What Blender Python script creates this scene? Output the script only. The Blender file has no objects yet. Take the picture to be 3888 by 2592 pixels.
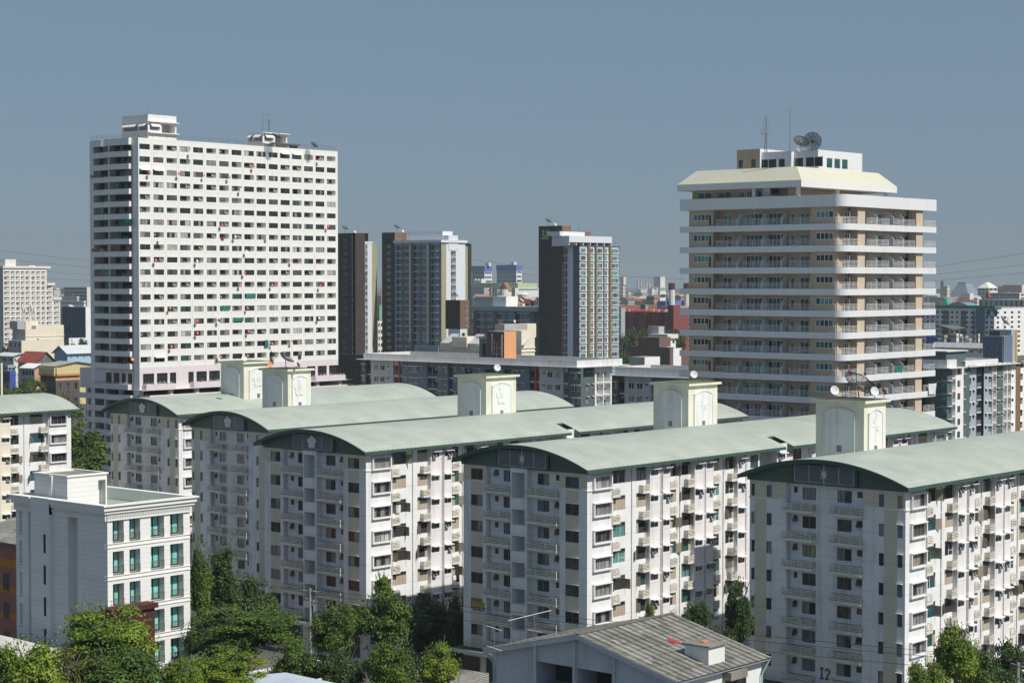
import bpy, math, random
from math import radians as R, sin, cos, pi
from mathutils import Vector, Matrix
# ---------------------------------------------------------------- camera, sky, sun, exposure
SC = bpy.context.scene
CAMZ = 43.5
PITCH = math.atan((1296 - 1066) / 7282.)
YAW = R(41.1)
cam = bpy.data.cameras.new('camera'); camo = bpy.data.objects.new('camera', cam)
SC.collection.objects.link(camo); SC.camera = camo
cam.sensor_width = 36; cam.lens = 36 * 7282 / 3888.; cam.clip_start = 1; cam.clip_end = 30000
camo.location = (0, 0, CAMZ); camo.rotation_euler = (pi / 2 - PITCH, 0, YAW - pi / 2)
SUN = Vector((0.10, -1.0, 1.2)).normalized()          # direction towards the sun
w = bpy.data.worlds.new('World'); SC.world = w; w.use_nodes = True
nt = w.node_tree; bg = nt.nodes['Background']
sky = nt.nodes.new('ShaderNodeTexSky'); sky.sky_type = 'NISHITA'; sky.sun_disc = False
sky.sun_elevation = math.asin(SUN.z); sky.sun_rotation = math.atan2(SUN.x, SUN.y)
sky.air_density = 1.0; sky.dust_density = 0.5; sky.ozone_density = 6.0; sky.altitude = 0
hz = nt.nodes.new('ShaderNodeMix'); hz.data_type = 'RGBA'; hz.inputs[0].default_value = .8      # even grey-blue smog over the clear-sky model
hz.inputs[7].default_value = (2.05, 2.86, 3.85, 1)
nt.links.new(sky.outputs[0], hz.inputs[6]); nt.links.new(hz.outputs[2], bg.inputs[0]); bg.inputs[1].default_value = 0.09
sl = bpy.data.lights.new('sun', 'SUN'); so = bpy.data.objects.new('sun', sl); SC.collection.objects.link(so)
sl.energy = 4.8; sl.angle = R(0.53); sl.color = (1.0, 0.95, 0.86)
so.rotation_euler = SUN.to_track_quat('Z', 'Y').to_euler(); so.location = (0, 0, 300)
SC.view_settings.view_transform = 'Standard'; SC.view_settings.look = 'None'
SC.view_settings.exposure = 0.0; SC.view_settings.gamma = 1
SC.cycles.max_bounces = 6; SC.cycles.diffuse_bounces = 3; SC.cycles.glossy_bounces = 2
SC.cycles.transparent_max_bounces = 8; SC.cycles.volume_bounces = 0

# ---------------------------------------------------------------- geometry helpers
_fw = Vector((cos(YAW) * cos(PITCH), sin(YAW) * cos(PITCH), -sin(PITCH)))
_rt = Vector((sin(YAW), -cos(YAW), 0)); _up = _rt.cross(_fw)
def ray(p):
    return _fw + _rt * ((p[0] - 1944) / 7282.) - _up * ((p[1] - 1296) / 7282.)
def on_z(p, z):
    d = ray(p); t = (z - CAMZ) / d.z; return Vector((d.x * t, d.y * t, z))
def at_d(p, t):
    d = ray(p); return Vector((d.x * t, d.y * t, CAMZ + d.z * t))
def proj(v):
    q = Vector(v) - Vector((0, 0, CAMZ)); dd = q.dot(_fw)
    return 1944 + 7282 * q.dot(_rt) / dd, 1296 - 7282 * q.dot(_up) / dd, dd
def V(ox, oy, k):
    return lambda x, y=0: (ox + x * k, oy + y * k)

class Face:                      # a vertical wall plane: kind 'x' looks towards -X (u = Y), kind 'y' towards -Y (u = X)
    def __init__(s, kind, c): s.k = kind; s.c = c
    def pt(s, u, z, d=0.):
        return (s.c - d, u, z) if s.k == 'x' else (u, s.c - d, z)
    def uz(s, p, d=0.):
        r = ray(p); c = s.c - d
        t = c / (r.x if s.k == 'x' else r.y)
        return (r.y if s.k == 'x' else r.x) * t, CAMZ + r.z * t
    def u(s, x, d=0.): return s.uz((x[0] if isinstance(x, tuple) else x, 1066), d)[0]
    def off(s, d): return Face(s.k, s.c - d)

class MB:
    def __init__(s): s.v = []; s.f = []; s.m = []
    def face(s, pts, m):
        n = len(s.v); s.v += [tuple(p) for p in pts]; s.f.append(tuple(range(n, n + len(pts)))); s.m.append(m)
    def box(s, x0, x1, y0, y1, z0, z1, m):
        if x0 > x1: x0, x1 = x1, x0
        if y0 > y1: y0, y1 = y1, y0
        if z0 > z1: z0, z1 = z1, z0
        n = len(s.v)
        s.v += [(x0,y0,z0),(x1,y0,z0),(x1,y1,z0),(x0,y1,z0),(x0,y0,z1),(x1,y0,z1),(x1,y1,z1),(x0,y1,z1)]
        for q in ((0,3,2,1),(4,5,6,7),(0,1,5,4),(1,2,6,5),(2,3,7,6),(3,0,4,7)):
            s.f.append(tuple(n + i for i in q)); s.m.append(m)
    def fbox(s, F, u0, u1, z0, z1, d0, d1, m):
        a = F.pt(u0, z0, d0); b = F.pt(u1, z1, d1); s.box(a[0], b[0], a[1], b[1], a[2], b[2], m)
    def fquad(s, F, u0, u1, z0, z1, d, m):
        p = [F.pt(u0, z0, d), F.pt(u1, z0, d), F.pt(u1, z1, d), F.pt(u0, z1, d)]
        if u1 < u0: p.reverse()
        if F.k == 'x': p.reverse()
        s.face(p, m)
    def tube(s, a, b, r, m, n=6, r2=None):
        a = Vector(a); b = Vector(b); ax = (b - a)
        if ax.length < 1e-6: return
        ax.normalize(); t = Vector((0,0,1)) if abs(ax.z) < .9 else Vector((1,0,0))
        p = ax.cross(t).normalized(); q = ax.cross(p); r2 = r if r2 is None else r2
        k = len(s.v)
        for c, rr in ((a, r), (b, r2)):
            for i in range(n):
                w_ = 2 * pi * i / n; s.v.append(tuple(c + p * cos(w_) * rr + q * sin(w_) * rr))
        for i in range(n):
            j = (i + 1) % n; s.f.append((k + i, k + j, k + n + j, k + n + i)); s.m.append(m)
        s.f.append(tuple(k + i for i in range(n))[::-1]); s.m.append(m)
        s.f.append(tuple(k + n + i for i in range(n))); s.m.append(m)
    def path(s, pts, r, m, n=5):
        for a, b in zip(pts[:-1], pts[1:]): s.tube(a, b, r, m, n)
    def prism(s, pts2, F, d0, d1, m):       # polygon given in (u, z) on face F, extruded from depth d0 out to d1
        k = len(pts2)
        a = [F.pt(u, z, d0) for u, z in pts2]; b = [F.pt(u, z, d1) for u, z in pts2]
        s.face(b, m); s.face(a[::-1], m)
        for i in range(k):
            j = (i + 1) % k; s.face([a[i], a[j], b[j], b[i]], m)
    def extr(s, pts, z0, z1, m, mt=None):   # plan polygon (x, y) raised from z0 to z1, counter-clockwise
        k = len(pts)
        s.face([(x, y, z1) for x, y in pts], mt or m); s.face([(x, y, z0) for x, y in pts][::-1], m)
        for i in range(k):
            j = (i + 1) % k
            s.face([(pts[i][0], pts[i][1], z0), (pts[j][0], pts[j][1], z0), (pts[j][0], pts[j][1], z1), (pts[i][0], pts[i][1], z1)], m)
    def add(s, o):
        n = len(s.v); s.v += o.v; s.f += [tuple(n + i for i in f) for f in o.f]; s.m += o.m; return s
    def xf(s, M):
        s.v = [tuple(M @ Vector(v)) for v in s.v]; return s
    def size(s):
        ps = [proj(v) for v in s.v[::max(1, len(s.v) // 8)]]
        a = [p[0] for p in ps]; b = [p[1] for p in ps]
        out = max(a) < 0 or min(a) > 3888 or max(b) < 0 or min(b) > 2592
        return (0 if out else 1) * (max(a) - min(a) + 1) * (max(b) - min(b) + 1)
    def build(s, name, parent=None, smooth=False):
        me = bpy.data.meshes.new(name)
        o0 = parent.matrix_world.translation if False else (Vector(parent['_o']) if parent is not None else Vector((0,0,0)))
        vs = s.v if o0.length == 0 else [(x - o0.x, y - o0.y, z - o0.z) for x, y, z in s.v]
        me.from_pydata(vs, [], s.f)
        names = []
        for m in s.m:
            if m not in names: names.append(m)
        for n_ in names: me.materials.append(M(n_))
        idx = {n_: i for i, n_ in enumerate(names)}
        me.polygons.foreach_set('material_index', [idx[m] for m in s.m])
        if smooth: me.polygons.foreach_set('use_smooth', [True] * len(s.f))
        me.update()
        ob = bpy.data.objects.new(name, me); SC.collection.objects.link(ob)
        if parent is not None:
            ob.parent = parent; ob['_o'] = tuple(o0)
        return ob

def tag(o, label=None, cat=None, group=None, kind=None):
    if label: o['label'] = label
    if cat: o['category'] = cat
    if group: o['group'] = group
    if kind: o['kind'] = kind
    return o
def empty(name, loc, label, cat, group=None):
    o = bpy.data.objects.new(name, None); SC.collection.objects.link(o)
    o.location = loc; o['_o'] = tuple(loc); o.empty_display_size = 1
    return tag(o, label, cat, group)
def single(name, mb, loc, label, cat, group=None, kind=None, smooth=False):   # a thing that is one mesh, origin at its base
    o0 = Vector(loc); mb.v = [(x - o0.x, y - o0.y, z - o0.z) for x, y, z in mb.v]
    ob = mb.build(name, None, smooth); ob.location = loc; return tag(ob, label, cat, group, kind)
def copy_tree(o, loc=None, rotz=None, scale=None, label=None, parent=None):
    c = o.copy(); SC.collection.objects.link(c)
    if parent is not None: c.parent = parent
    if loc is not None: c.location = loc
    if rotz is not None: c.rotation_euler = (0, 0, rotz)
    if scale is not None: c.scale = (scale,) * 3 if not hasattr(scale, '__len__') else scale
    if label: c['label'] = label
    for ch in [x for x in KIDS.get(o.name, [])]:
        copy_tree(ch, parent=c)
    return c
KIDS = {}
def index_kids():
    KIDS.clear()
    for o in SC.objects:
        if o.parent: KIDS.setdefault(o.parent.name, []).append(o)

class Bld:                       # one building: an Empty, its parts, and repeated parts capped at 100 single objects per kind
    def __init__(s, name, loc, label, cat='building', group=None):
        s.root = empty(name, loc, label, cat, group); s.r = {}
    def part(s, name, mb, parent=None, label=None):
        if not mb.f: return None
        o = mb.build(name, parent or s.root)
        if label: o['label'] = label
        return o
    def rep(s, name, mb, kids=(), label=None):
        s.r.setdefault(name, []).append((mb.size(), len(s.r.get(name, [])), mb, kids, label))
    def done(s, cap=99):
        for name, L in s.r.items():
            L.sort(key=lambda t: (-t[0], t[1]))
            for sz, _, mb, kids, lab in L[:cap]:
                o = s.part(name, mb, None, lab)
                for kn, kmb in kids:
                    if o is not None and kmb.f: kmb.build(kn, o)
            if len(L) > cap:
                rest = MB()
                for sz, _, mb, kids, lab in L[cap:]:
                    rest.add(mb)
                    for kn, kmb in kids: rest.add(kmb)
                o = s.part(name, rest); o['kind'] = 'stuff'
        s.r = {}

def wallface(mb, F, u0, u1, z0, z1, holes, mat, d=0.):
    """a wall sheet with real openings; holes are (ua, ub, za, zb, depth, back material or None)"""
    if u0 > u1: u0, u1 = u1, u0
    hs = [(max(min(a, b), u0), min(max(a, b), u1), max(min(c, e), z0), min(max(c, e), z1)) + tuple(rest) for a, b, c, e, *rest in holes]
    hs = [h for h in hs if h[1] - h[0] > .01 and h[3] - h[2] > .01]
    fn = mat if callable(mat) else None
    br = getattr(mat, 'br', ([], [])) if fn else ([], [])
    us = sorted(set([u0, u1] + [round(h[i], 4) for h in hs for i in (0, 1)] + [b for b in br[0] if u0 < b < u1]))
    zs = sorted(set([z0, z1] + [round(h[i], 4) for h in hs for i in (2, 3)] + [b for b in br[1] if z0 < b < z1]))
    for i in range(len(us) - 1):
        um = (us[i] + us[i + 1]) / 2; col = [h for h in hs if h[0] < um < h[1]]
        run = None
        for j in range(len(zs) - 1):
            zm = (zs[j] + zs[j + 1]) / 2
            solid = not any(h[2] < zm < h[3] for h in col)
            m = (fn(um, zm) if fn else mat) if solid else None
            if run and m == run[2]: run[1] = zs[j + 1]
            else:
                if run and run[2]: mb.fquad(F, us[i], us[i + 1], run[0], run[1], d, run[2])
                run = [zs[j], zs[j + 1], m]
        if run and run[2]: mb.fquad(F, us[i], us[i + 1], run[0], run[1], d, run[2])
    for h in hs:
        a, b, c, e, dep = h[:5]; m = fn(a + 1e-3, (c + e) / 2) if fn else mat
        if dep <= 0: continue
        for q in ([F.pt(a,c,d),F.pt(a,e,d),F.pt(a,e,d-dep),F.pt(a,c,d-dep)], [F.pt(b,c,d),F.pt(b,c,d-dep),F.pt(b,e,d-dep),F.pt(b,e,d)],
                  [F.pt(a,c,d),F.pt(a,c,d-dep),F.pt(b,c,d-dep),F.pt(b,c,d)], [F.pt(a,e,d),F.pt(b,e,d),F.pt(b,e,d-dep),F.pt(a,e,d-dep)]):
            mb.face(q, m)
        if len(h) > 5 and h[5]: mb.fquad(F, a, b, c, e, d - dep, h[5])

def stepped(mb, F, segs, z0, z1, mat):
    """a wall of bays: segs = (u0, u1, offset, holes); the reveals between bays of different offset are closed"""
    for i, (a, b, o, hs) in enumerate(segs):
        wallface(mb, F, a, b, z0, z1, hs, mat, d=o)
        if i + 1 < len(segs) and abs(segs[i + 1][2] - o) > 1e-4:
            o2 = segs[i + 1][2]; m = mat((a + b) / 2, (z0 + z1) / 2) if callable(mat) else mat
            mb.face([F.pt(b, z0, o), F.pt(b, z0, o2), F.pt(b, z1, o2), F.pt(b, z1, o)], m)

rng = random.Random(7)
GL = ['glass_dark', 'glass_dark', 'glass_grey', 'glass_teal', 'curtain_grey', 'curtain_beige', 'curtain_dark', 'curtain_blue']
def window(F, u0, u1, z0, z1, d=-.1, n=2, glass=None, frame='alu', t=.05, bars=0, g2=None):
    """glass panes (the window) and, as a child, its frame; every pane may differ"""
    if u0 > u1: u0, u1 = u1, u0
    g = MB(); f = MB(); du = (u1 - u0) / n
    base = glass or rng.choice(GL)
    for i in range(n):
        gi = base
        if g2 and rng.random() < .35: gi = rng.choice(g2)
        g.fquad(F, u0 + i * du + t * .5, u0 + (i + 1) * du - t * .5, z0 + t * .5, z1 - t * .5, d + (.004 if i % 2 else 0), gi)
    for i in range(n + 1):
        c = u0 + i * du; h = t * (1. if 0 < i < n else .5)
        a = max(u0, c - t * .6); b = min(u1, c + t * .6)
        f.fbox(F, a, b, z0, z1, d - .01, d + .045, frame)
    f.fbox(F, u0, u1, z0, z0 + t, d - .008, d + .05, frame); f.fbox(F, u0, u1, z1 - t, z1, d - .008, d + .05, frame)
    for k in range(bars):
        zz = z0 + (z1 - z0) * (k + 1) / (bars + 1); f.fbox(F, u0, u1, zz - t * .4, zz + t * .4, d - .006, d + .04, frame)
    return g, (('frame', f),)
# ---------------------------------------------------------------- materials
_MC = {}
def _base(name):
    m = bpy.data.materials.new(name); m.use_nodes = True; t = m.node_tree
    return m, t, t.nodes['Principled BSDF'], (lambda k: t.nodes.new(k)), t.links.new
def mk_paint(name, col, rough=.75, var=.07, streak=.12, lines=0., bump=.0, scale=1., dirt=(.30,.29,.27)):
    m, t, b, N, L = _base(name)
    tc = N('ShaderNodeTexCoord')
    mp = N('ShaderNodeMapping'); mp.inputs['Scale'].default_value = (1.3*scale, 1.3*scale, .12*scale); L(tc.outputs['Object'], mp.inputs[0])
    ns = N('ShaderNodeTexNoise'); ns.inputs['Scale'].default_value = 1.; ns.inputs['Detail'].default_value = 5.; L(mp.outputs[0], ns.inputs[0])
    rp = N('ShaderNodeMapRange'); rp.inputs[1].default_value = .52; rp.inputs[2].default_value = .78; rp.inputs[3].default_value = 0; rp.inputs[4].default_value = streak
    L(ns.outputs[0], rp.inputs[0])
    mx = N('ShaderNodeMix'); mx.data_type = 'RGBA'; mx.inputs[6].default_value = (*col, 1); mx.inputs[7].default_value = (*dirt, 1)
    L(rp.outputs[0], mx.inputs[0])
    n2 = N('ShaderNodeTexNoise'); n2.inputs['Scale'].default_value = .35*scale; n2.inputs['Detail'].default_value = 6.; L(tc.outputs['Object'], n2.inputs[0])
    r2 = N('ShaderNodeMapRange'); r2.inputs[1].default_value = .3; r2.inputs[2].default_value = .7; r2.inputs[3].default_value = 1 - var; r2.inputs[4].default_value = 1 + var*.4
    L(n2.outputs[0], r2.inputs[0])
    m2 = N('ShaderNodeMix'); m2.data_type = 'RGBA'; m2.blend_type = 'MULTIPLY'; m2.inputs[0].default_value = 1
    L(mx.outputs[2], m2.inputs[6]); L(r2.outputs[0], m2.inputs[7]); out = m2.outputs[2]
    if lines:
        sp = N('ShaderNodeSeparateXYZ'); L(tc.outputs['Object'], sp.inputs[0])
        dv = N('ShaderNodeMath'); dv.operation = 'DIVIDE'; dv.inputs[1].default_value = lines; L(sp.outputs[2], dv.inputs[0])
        fr = N('ShaderNodeMath'); fr.operation = 'FRACT'; L(dv.outputs[0], fr.inputs[0])
        lt = N('ShaderNodeMath'); lt.operation = 'LESS_THAN'; lt.inputs[1].default_value = .07 / lines if lines > 1 else .09; L(fr.outputs[0], lt.inputs[0])
        m3 = N('ShaderNodeMix'); m3.data_type = 'RGBA'; m3.blend_type = 'MULTIPLY'; m3.inputs[7].default_value = (.80, .80, .80, 1)
        L(lt.outputs[0], m3.inputs[0]); L(out, m3.inputs[6]); out = m3.outputs[2]
    L(out, b.inputs['Base Color']); b.inputs['Roughness'].default_value = rough; b.inputs['Specular IOR Level'].default_value = .25
    return m
def mk_ribs(name, col, axis=0, period=.6, rough=.5, dark=.72, var=.1, corr=.15, bump=.35, metal=0., spec=.4):
    m, t, b, N, L = _base(name)
    tc = N('ShaderNodeTexCoord'); sp = N('ShaderNodeSeparateXYZ'); L(tc.outputs['Object'], sp.inputs[0])
    def frac(per):
        dv = N('ShaderNodeMath'); dv.operation = 'DIVIDE'; dv.inputs[1].default_value = per; L(sp.outputs[axis], dv.inputs[0])
        fr = N('ShaderNodeMath'); fr.operation = 'FRACT'; L(dv.outputs[0], fr.inputs[0]); return fr.outputs[0]
    f = frac(period)
    pp = N('ShaderNodeMath'); pp.operation = 'PINGPONG'; pp.inputs[1].default_value = .5; L(f, pp.inputs[0])
    r1 = N('ShaderNodeMapRange'); r1.inputs[1].default_value = .0; r1.inputs[2].default_value = .12; r1.inputs[3].default_value = dark; r1.inputs[4].default_value = 1.; L(pp.outputs[0], r1.inputs[0])
    ns = N('ShaderNodeTexNoise'); ns.inputs['Scale'].default_value = .25; ns.inputs['Detail'].default_value = 7.; ns.inputs['Roughness'].default_value = .6; L(tc.outputs['Object'], ns.inputs[0])
    r2 = N('ShaderNodeMapRange'); r2.inputs[1].default_value = .3; r2.inputs[2].default_value = .7; r2.inputs[3].default_value = 1 - var; r2.inputs[4].default_value = 1 + var * .5; L(ns.outputs[0], r2.inputs[0])
    mu = N('ShaderNodeMath'); mu.operation = 'MULTIPLY'; L(r1.outputs[0], mu.inputs[0]); L(r2.outputs[0], mu.inputs[1])
    mx = N('ShaderNodeMix'); mx.data_type = 'RGBA'; mx.blend_type = 'MULTIPLY'; mx.inputs[0].default_value = 1; mx.inputs[6].default_value = (*col, 1); L(mu.outputs[0], mx.inputs[7])
    L(mx.outputs[2], b.inputs['Base Color'])
    f2 = frac(corr); p2 = N('ShaderNodeMath'); p2.operation = 'PINGPONG'; p2.inputs[1].default_value = .5; L(f2, p2.inputs[0])
    bp = N('ShaderNodeBump'); bp.inputs['Strength'].default_value = bump; bp.inputs['Distance'].default_value = .05; L(p2.outputs[0], bp.inputs['Height']); L(bp.outputs[0], b.inputs['Normal'])
    b.inputs['Roughness'].default_value = rough; b.inputs['Metallic'].default_value = metal; b.inputs['Specular IOR Level'].default_value = spec
    return m
def mk_plain(name, col, rough=.6, metal=0., spec=.4, var=.08, sc=1.5):
    m, t, b, N, L = _base(name)
    tc = N('ShaderNodeTexCoord'); n2 = N('ShaderNodeTexNoise'); n2.inputs['Scale'].default_value = sc; n2.inputs['Detail'].default_value = 5.; L(tc.outputs['Object'], n2.inputs[0])
    r2 = N('ShaderNodeMapRange'); r2.inputs[1].default_value = .3; r2.inputs[2].default_value = .7; r2.inputs[3].default_value = 1 - var; r2.inputs[4].default_value = 1 + var; L(n2.outputs[0], r2.inputs[0])
    mx = N('ShaderNodeMix'); mx.data_type = 'RGBA'; mx.blend_type = 'MULTIPLY'; mx.inputs[0].default_value = 1; mx.inputs[6].default_value = (*col, 1); L(r2.outputs[0], mx.inputs[7])
    L(mx.outputs[2], b.inputs['Base Color']); b.inputs['Roughness'].default_value = rough; b.inputs['Metallic'].default_value = metal; b.inputs['Specular IOR Level'].default_value = spec
    return m
def mk_glass(name, col, rough=.08, spec=.6):
    m, t, b, N, L = _base(name)
    tc = N('ShaderNodeTexCoord'); n2 = N('ShaderNodeTexNoise'); n2.inputs['Scale'].default_value = .9; n2.inputs['Detail'].default_value = 3.; L(tc.outputs['Object'], n2.inputs[0])
    r2 = N('ShaderNodeMapRange'); r2.inputs[1].default_value = .3; r2.inputs[2].default_value = .7; r2.inputs[3].default_value = .5; r2.inputs[4].default_value = 1.5; L(n2.outputs[0], r2.inputs[0])
    mx = N('ShaderNodeMix'); mx.data_type = 'RGBA'; mx.blend_type = 'MULTIPLY'; mx.inputs[0].default_value = 1; mx.inputs[6].default_value = (*col, 1); L(r2.outputs[0], mx.inputs[7])
    L(mx.outputs[2], b.inputs['Base Color']); b.inputs['Roughness'].default_value = rough; b.inputs['Specular IOR Level'].default_value = spec
    bp = N('ShaderNodeBump'); bp.inputs['Strength'].default_value = .06; bp.inputs['Distance'].default_value = .3; L(n2.outputs[0], bp.inputs['Height']); L(bp.outputs[0], b.inputs['Normal'])
    return m
def mk_curtain(name, col, dark=.45):
    m, t, b, N, L = _base(name)
    tc = N('ShaderNodeTexCoord'); mp = N('ShaderNodeMapping'); mp.inputs['Scale'].default_value = (4.5, 4.5, .35); L(tc.outputs['Object'], mp.inputs[0])
    ns = N('ShaderNodeTexNoise'); ns.inputs['Scale'].default_value = 1.6; ns.inputs['Detail'].default_value = 2.; L(mp.outputs[0], ns.inputs[0])
    r2 = N('ShaderNodeMapRange'); r2.inputs[1].default_value = .38; r2.inputs[2].default_value = .62; r2.inputs[3].default_value = dark; r2.inputs[4].default_value = 1.1; L(ns.outputs[0], r2.inputs[0])
    mx = N('ShaderNodeMix'); mx.data_type = 'RGBA'; mx.blend_type = 'MULTIPLY'; mx.inputs[0].default_value = 1; mx.inputs[6].default_value = (*col, 1); L(r2.outputs[0], mx.inputs[7])
    L(mx.outputs[2], b.inputs['Base Color']); b.inputs['Roughness'].default_value = .8; b.inputs['Specular IOR Level'].default_value = .3
    b.inputs['Coat Weight'].default_value = .7; b.inputs['Coat Roughness'].default_value = .05
    return m
def mk_leaf(name, col, col2):
    m, t, b, N, L = _base(name)
    g = N('ShaderNodeNewGeometry'); mx = N('ShaderNodeMix'); mx.data_type = 'RGBA'; mx.inputs[6].default_value = (*col, 1); mx.inputs[7].default_value = (*col2, 1)
    tc = N('ShaderNodeTexCoord'); ns = N('ShaderNodeTexNoise'); ns.inputs['Scale'].default_value = .55; ns.inputs['Detail'].default_value = 3.; L(tc.outputs['Object'], ns.inputs[0])
    ad = N('ShaderNodeMath'); ad.operation = 'MULTIPLY_ADD'; ad.inputs[1].default_value = 2.6; ad.inputs[2].default_value = -1.15; L(ns.outputs[0], ad.inputs[0])
    a2 = N('ShaderNodeMath'); a2.operation = 'MULTIPLY_ADD'; a2.inputs[1].default_value = .7; L(g.outputs['Random Per Island'], a2.inputs[0]); L(ad.outputs[0], a2.inputs[2]); a2.use_clamp = True
    L(a2.outputs[0], mx.inputs[0]); L(mx.outputs[2], b.inputs['Base Color']); b.inputs['Roughness'].default_value = .55; b.inputs['Specular IOR Level'].default_value = .35
    tr = N('ShaderNodeBsdfTranslucent'); L(mx.outputs[2], tr.inputs[0]); ms = N('ShaderNodeMixShader'); ms.inputs[0].default_value = .16
    L(b.outputs[0], ms.inputs[1]); L(tr.outputs[0], ms.inputs[2]); L(ms.outputs[0], t.nodes['Material Output'].inputs[0])
    return m
def mk_fibre(name, axis, col=(.30,.29,.27), col2=(.13,.13,.12), period=.18, sheet=1.0):
    m, t, b, N, L = _base(name)
    tc = N('ShaderNodeTexCoord'); sp = N('ShaderNodeSeparateXYZ'); L(tc.outputs['Object'], sp.inputs[0])
    dv = N('ShaderNodeMath'); dv.operation = 'MULTIPLY'; dv.inputs[1].default_value = 2 * pi / period; L(sp.outputs[axis], dv.inputs[0])
    sn = N('ShaderNodeMath'); sn.operation = 'SINE'; L(dv.outputs[0], sn.inputs[0])
    mp = N('ShaderNodeMapping'); sc = [1.0 / sheet] * 3; sc[1 - axis] = .45; mp.inputs['Scale'].default_value = sc; L(tc.outputs['Object'], mp.inputs[0])
    vo = N('ShaderNodeTexVoronoi'); vo.inputs['Scale'].default_value = 1.; vo.distance = 'CHEBYCHEV'; L(mp.outputs[0], vo.inputs[0])
    ns = N('ShaderNodeTexNoise'); ns.inputs['Scale'].default_value = 2.2; ns.inputs['Detail'].default_value = 8.; ns.inputs['Roughness'].default_value = .7; L(tc.outputs['Object'], ns.inputs[0])
    ad = N('ShaderNodeMath'); ad.operation = 'MULTIPLY_ADD'; ad.inputs[1].default_value = .55; L(vo.outputs['Color'], ad.inputs[0]); L(ns.outputs[0], ad.inputs[2])
    a2 = N('ShaderNodeMath'); a2.operation = 'MULTIPLY_ADD'; a2.inputs[1].default_value = -.13; L(sn.outputs[0], a2.inputs[0]); L(ad.outputs[0], a2.inputs[2])
    rr = N('ShaderNodeMapRange'); rr.inputs[1].default_value = .45; rr.inputs[2].default_value = 1.1; L(a2.outputs[0], rr.inputs[0])
    mx = N('ShaderNodeMix'); mx.data_type = 'RGBA'; mx.inputs[6].default_value = (*col, 1); mx.inputs[7].default_value = (*col2, 1); L(rr.outputs[0], mx.inputs[0])
    L(mx.outputs[2], b.inputs['Base Color']); b.inputs['Roughness'].default_value = .9
    bp = N('ShaderNodeBump'); bp.inputs['Strength'].default_value = .9; bp.inputs['Distance'].default_value = .04; L(sn.outputs[0], bp.inputs['Height']); L(bp.outputs[0], b.inputs['Normal'])
    return m
def mk_mesh(name, col, alpha_gap=.5, per=.09):       # expanded-metal dish mesh: a fine real see-through weave
    m, t, b, N, L = _base(name); b.inputs['Base Color'].default_value = (*col, 1); b.inputs['Roughness'].default_value = .6
    tb = N('ShaderNodeBsdfTransparent'); ms = N('ShaderNodeMixShader'); ms.inputs[0].default_value = alpha_gap
    L(b.outputs[0], ms.inputs[1]); L(tb.outputs[0], ms.inputs[2]); L(ms.outputs[0], t.nodes['Material Output'].inputs[0])
    return m
WH = (.80, .80, .79)
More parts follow.
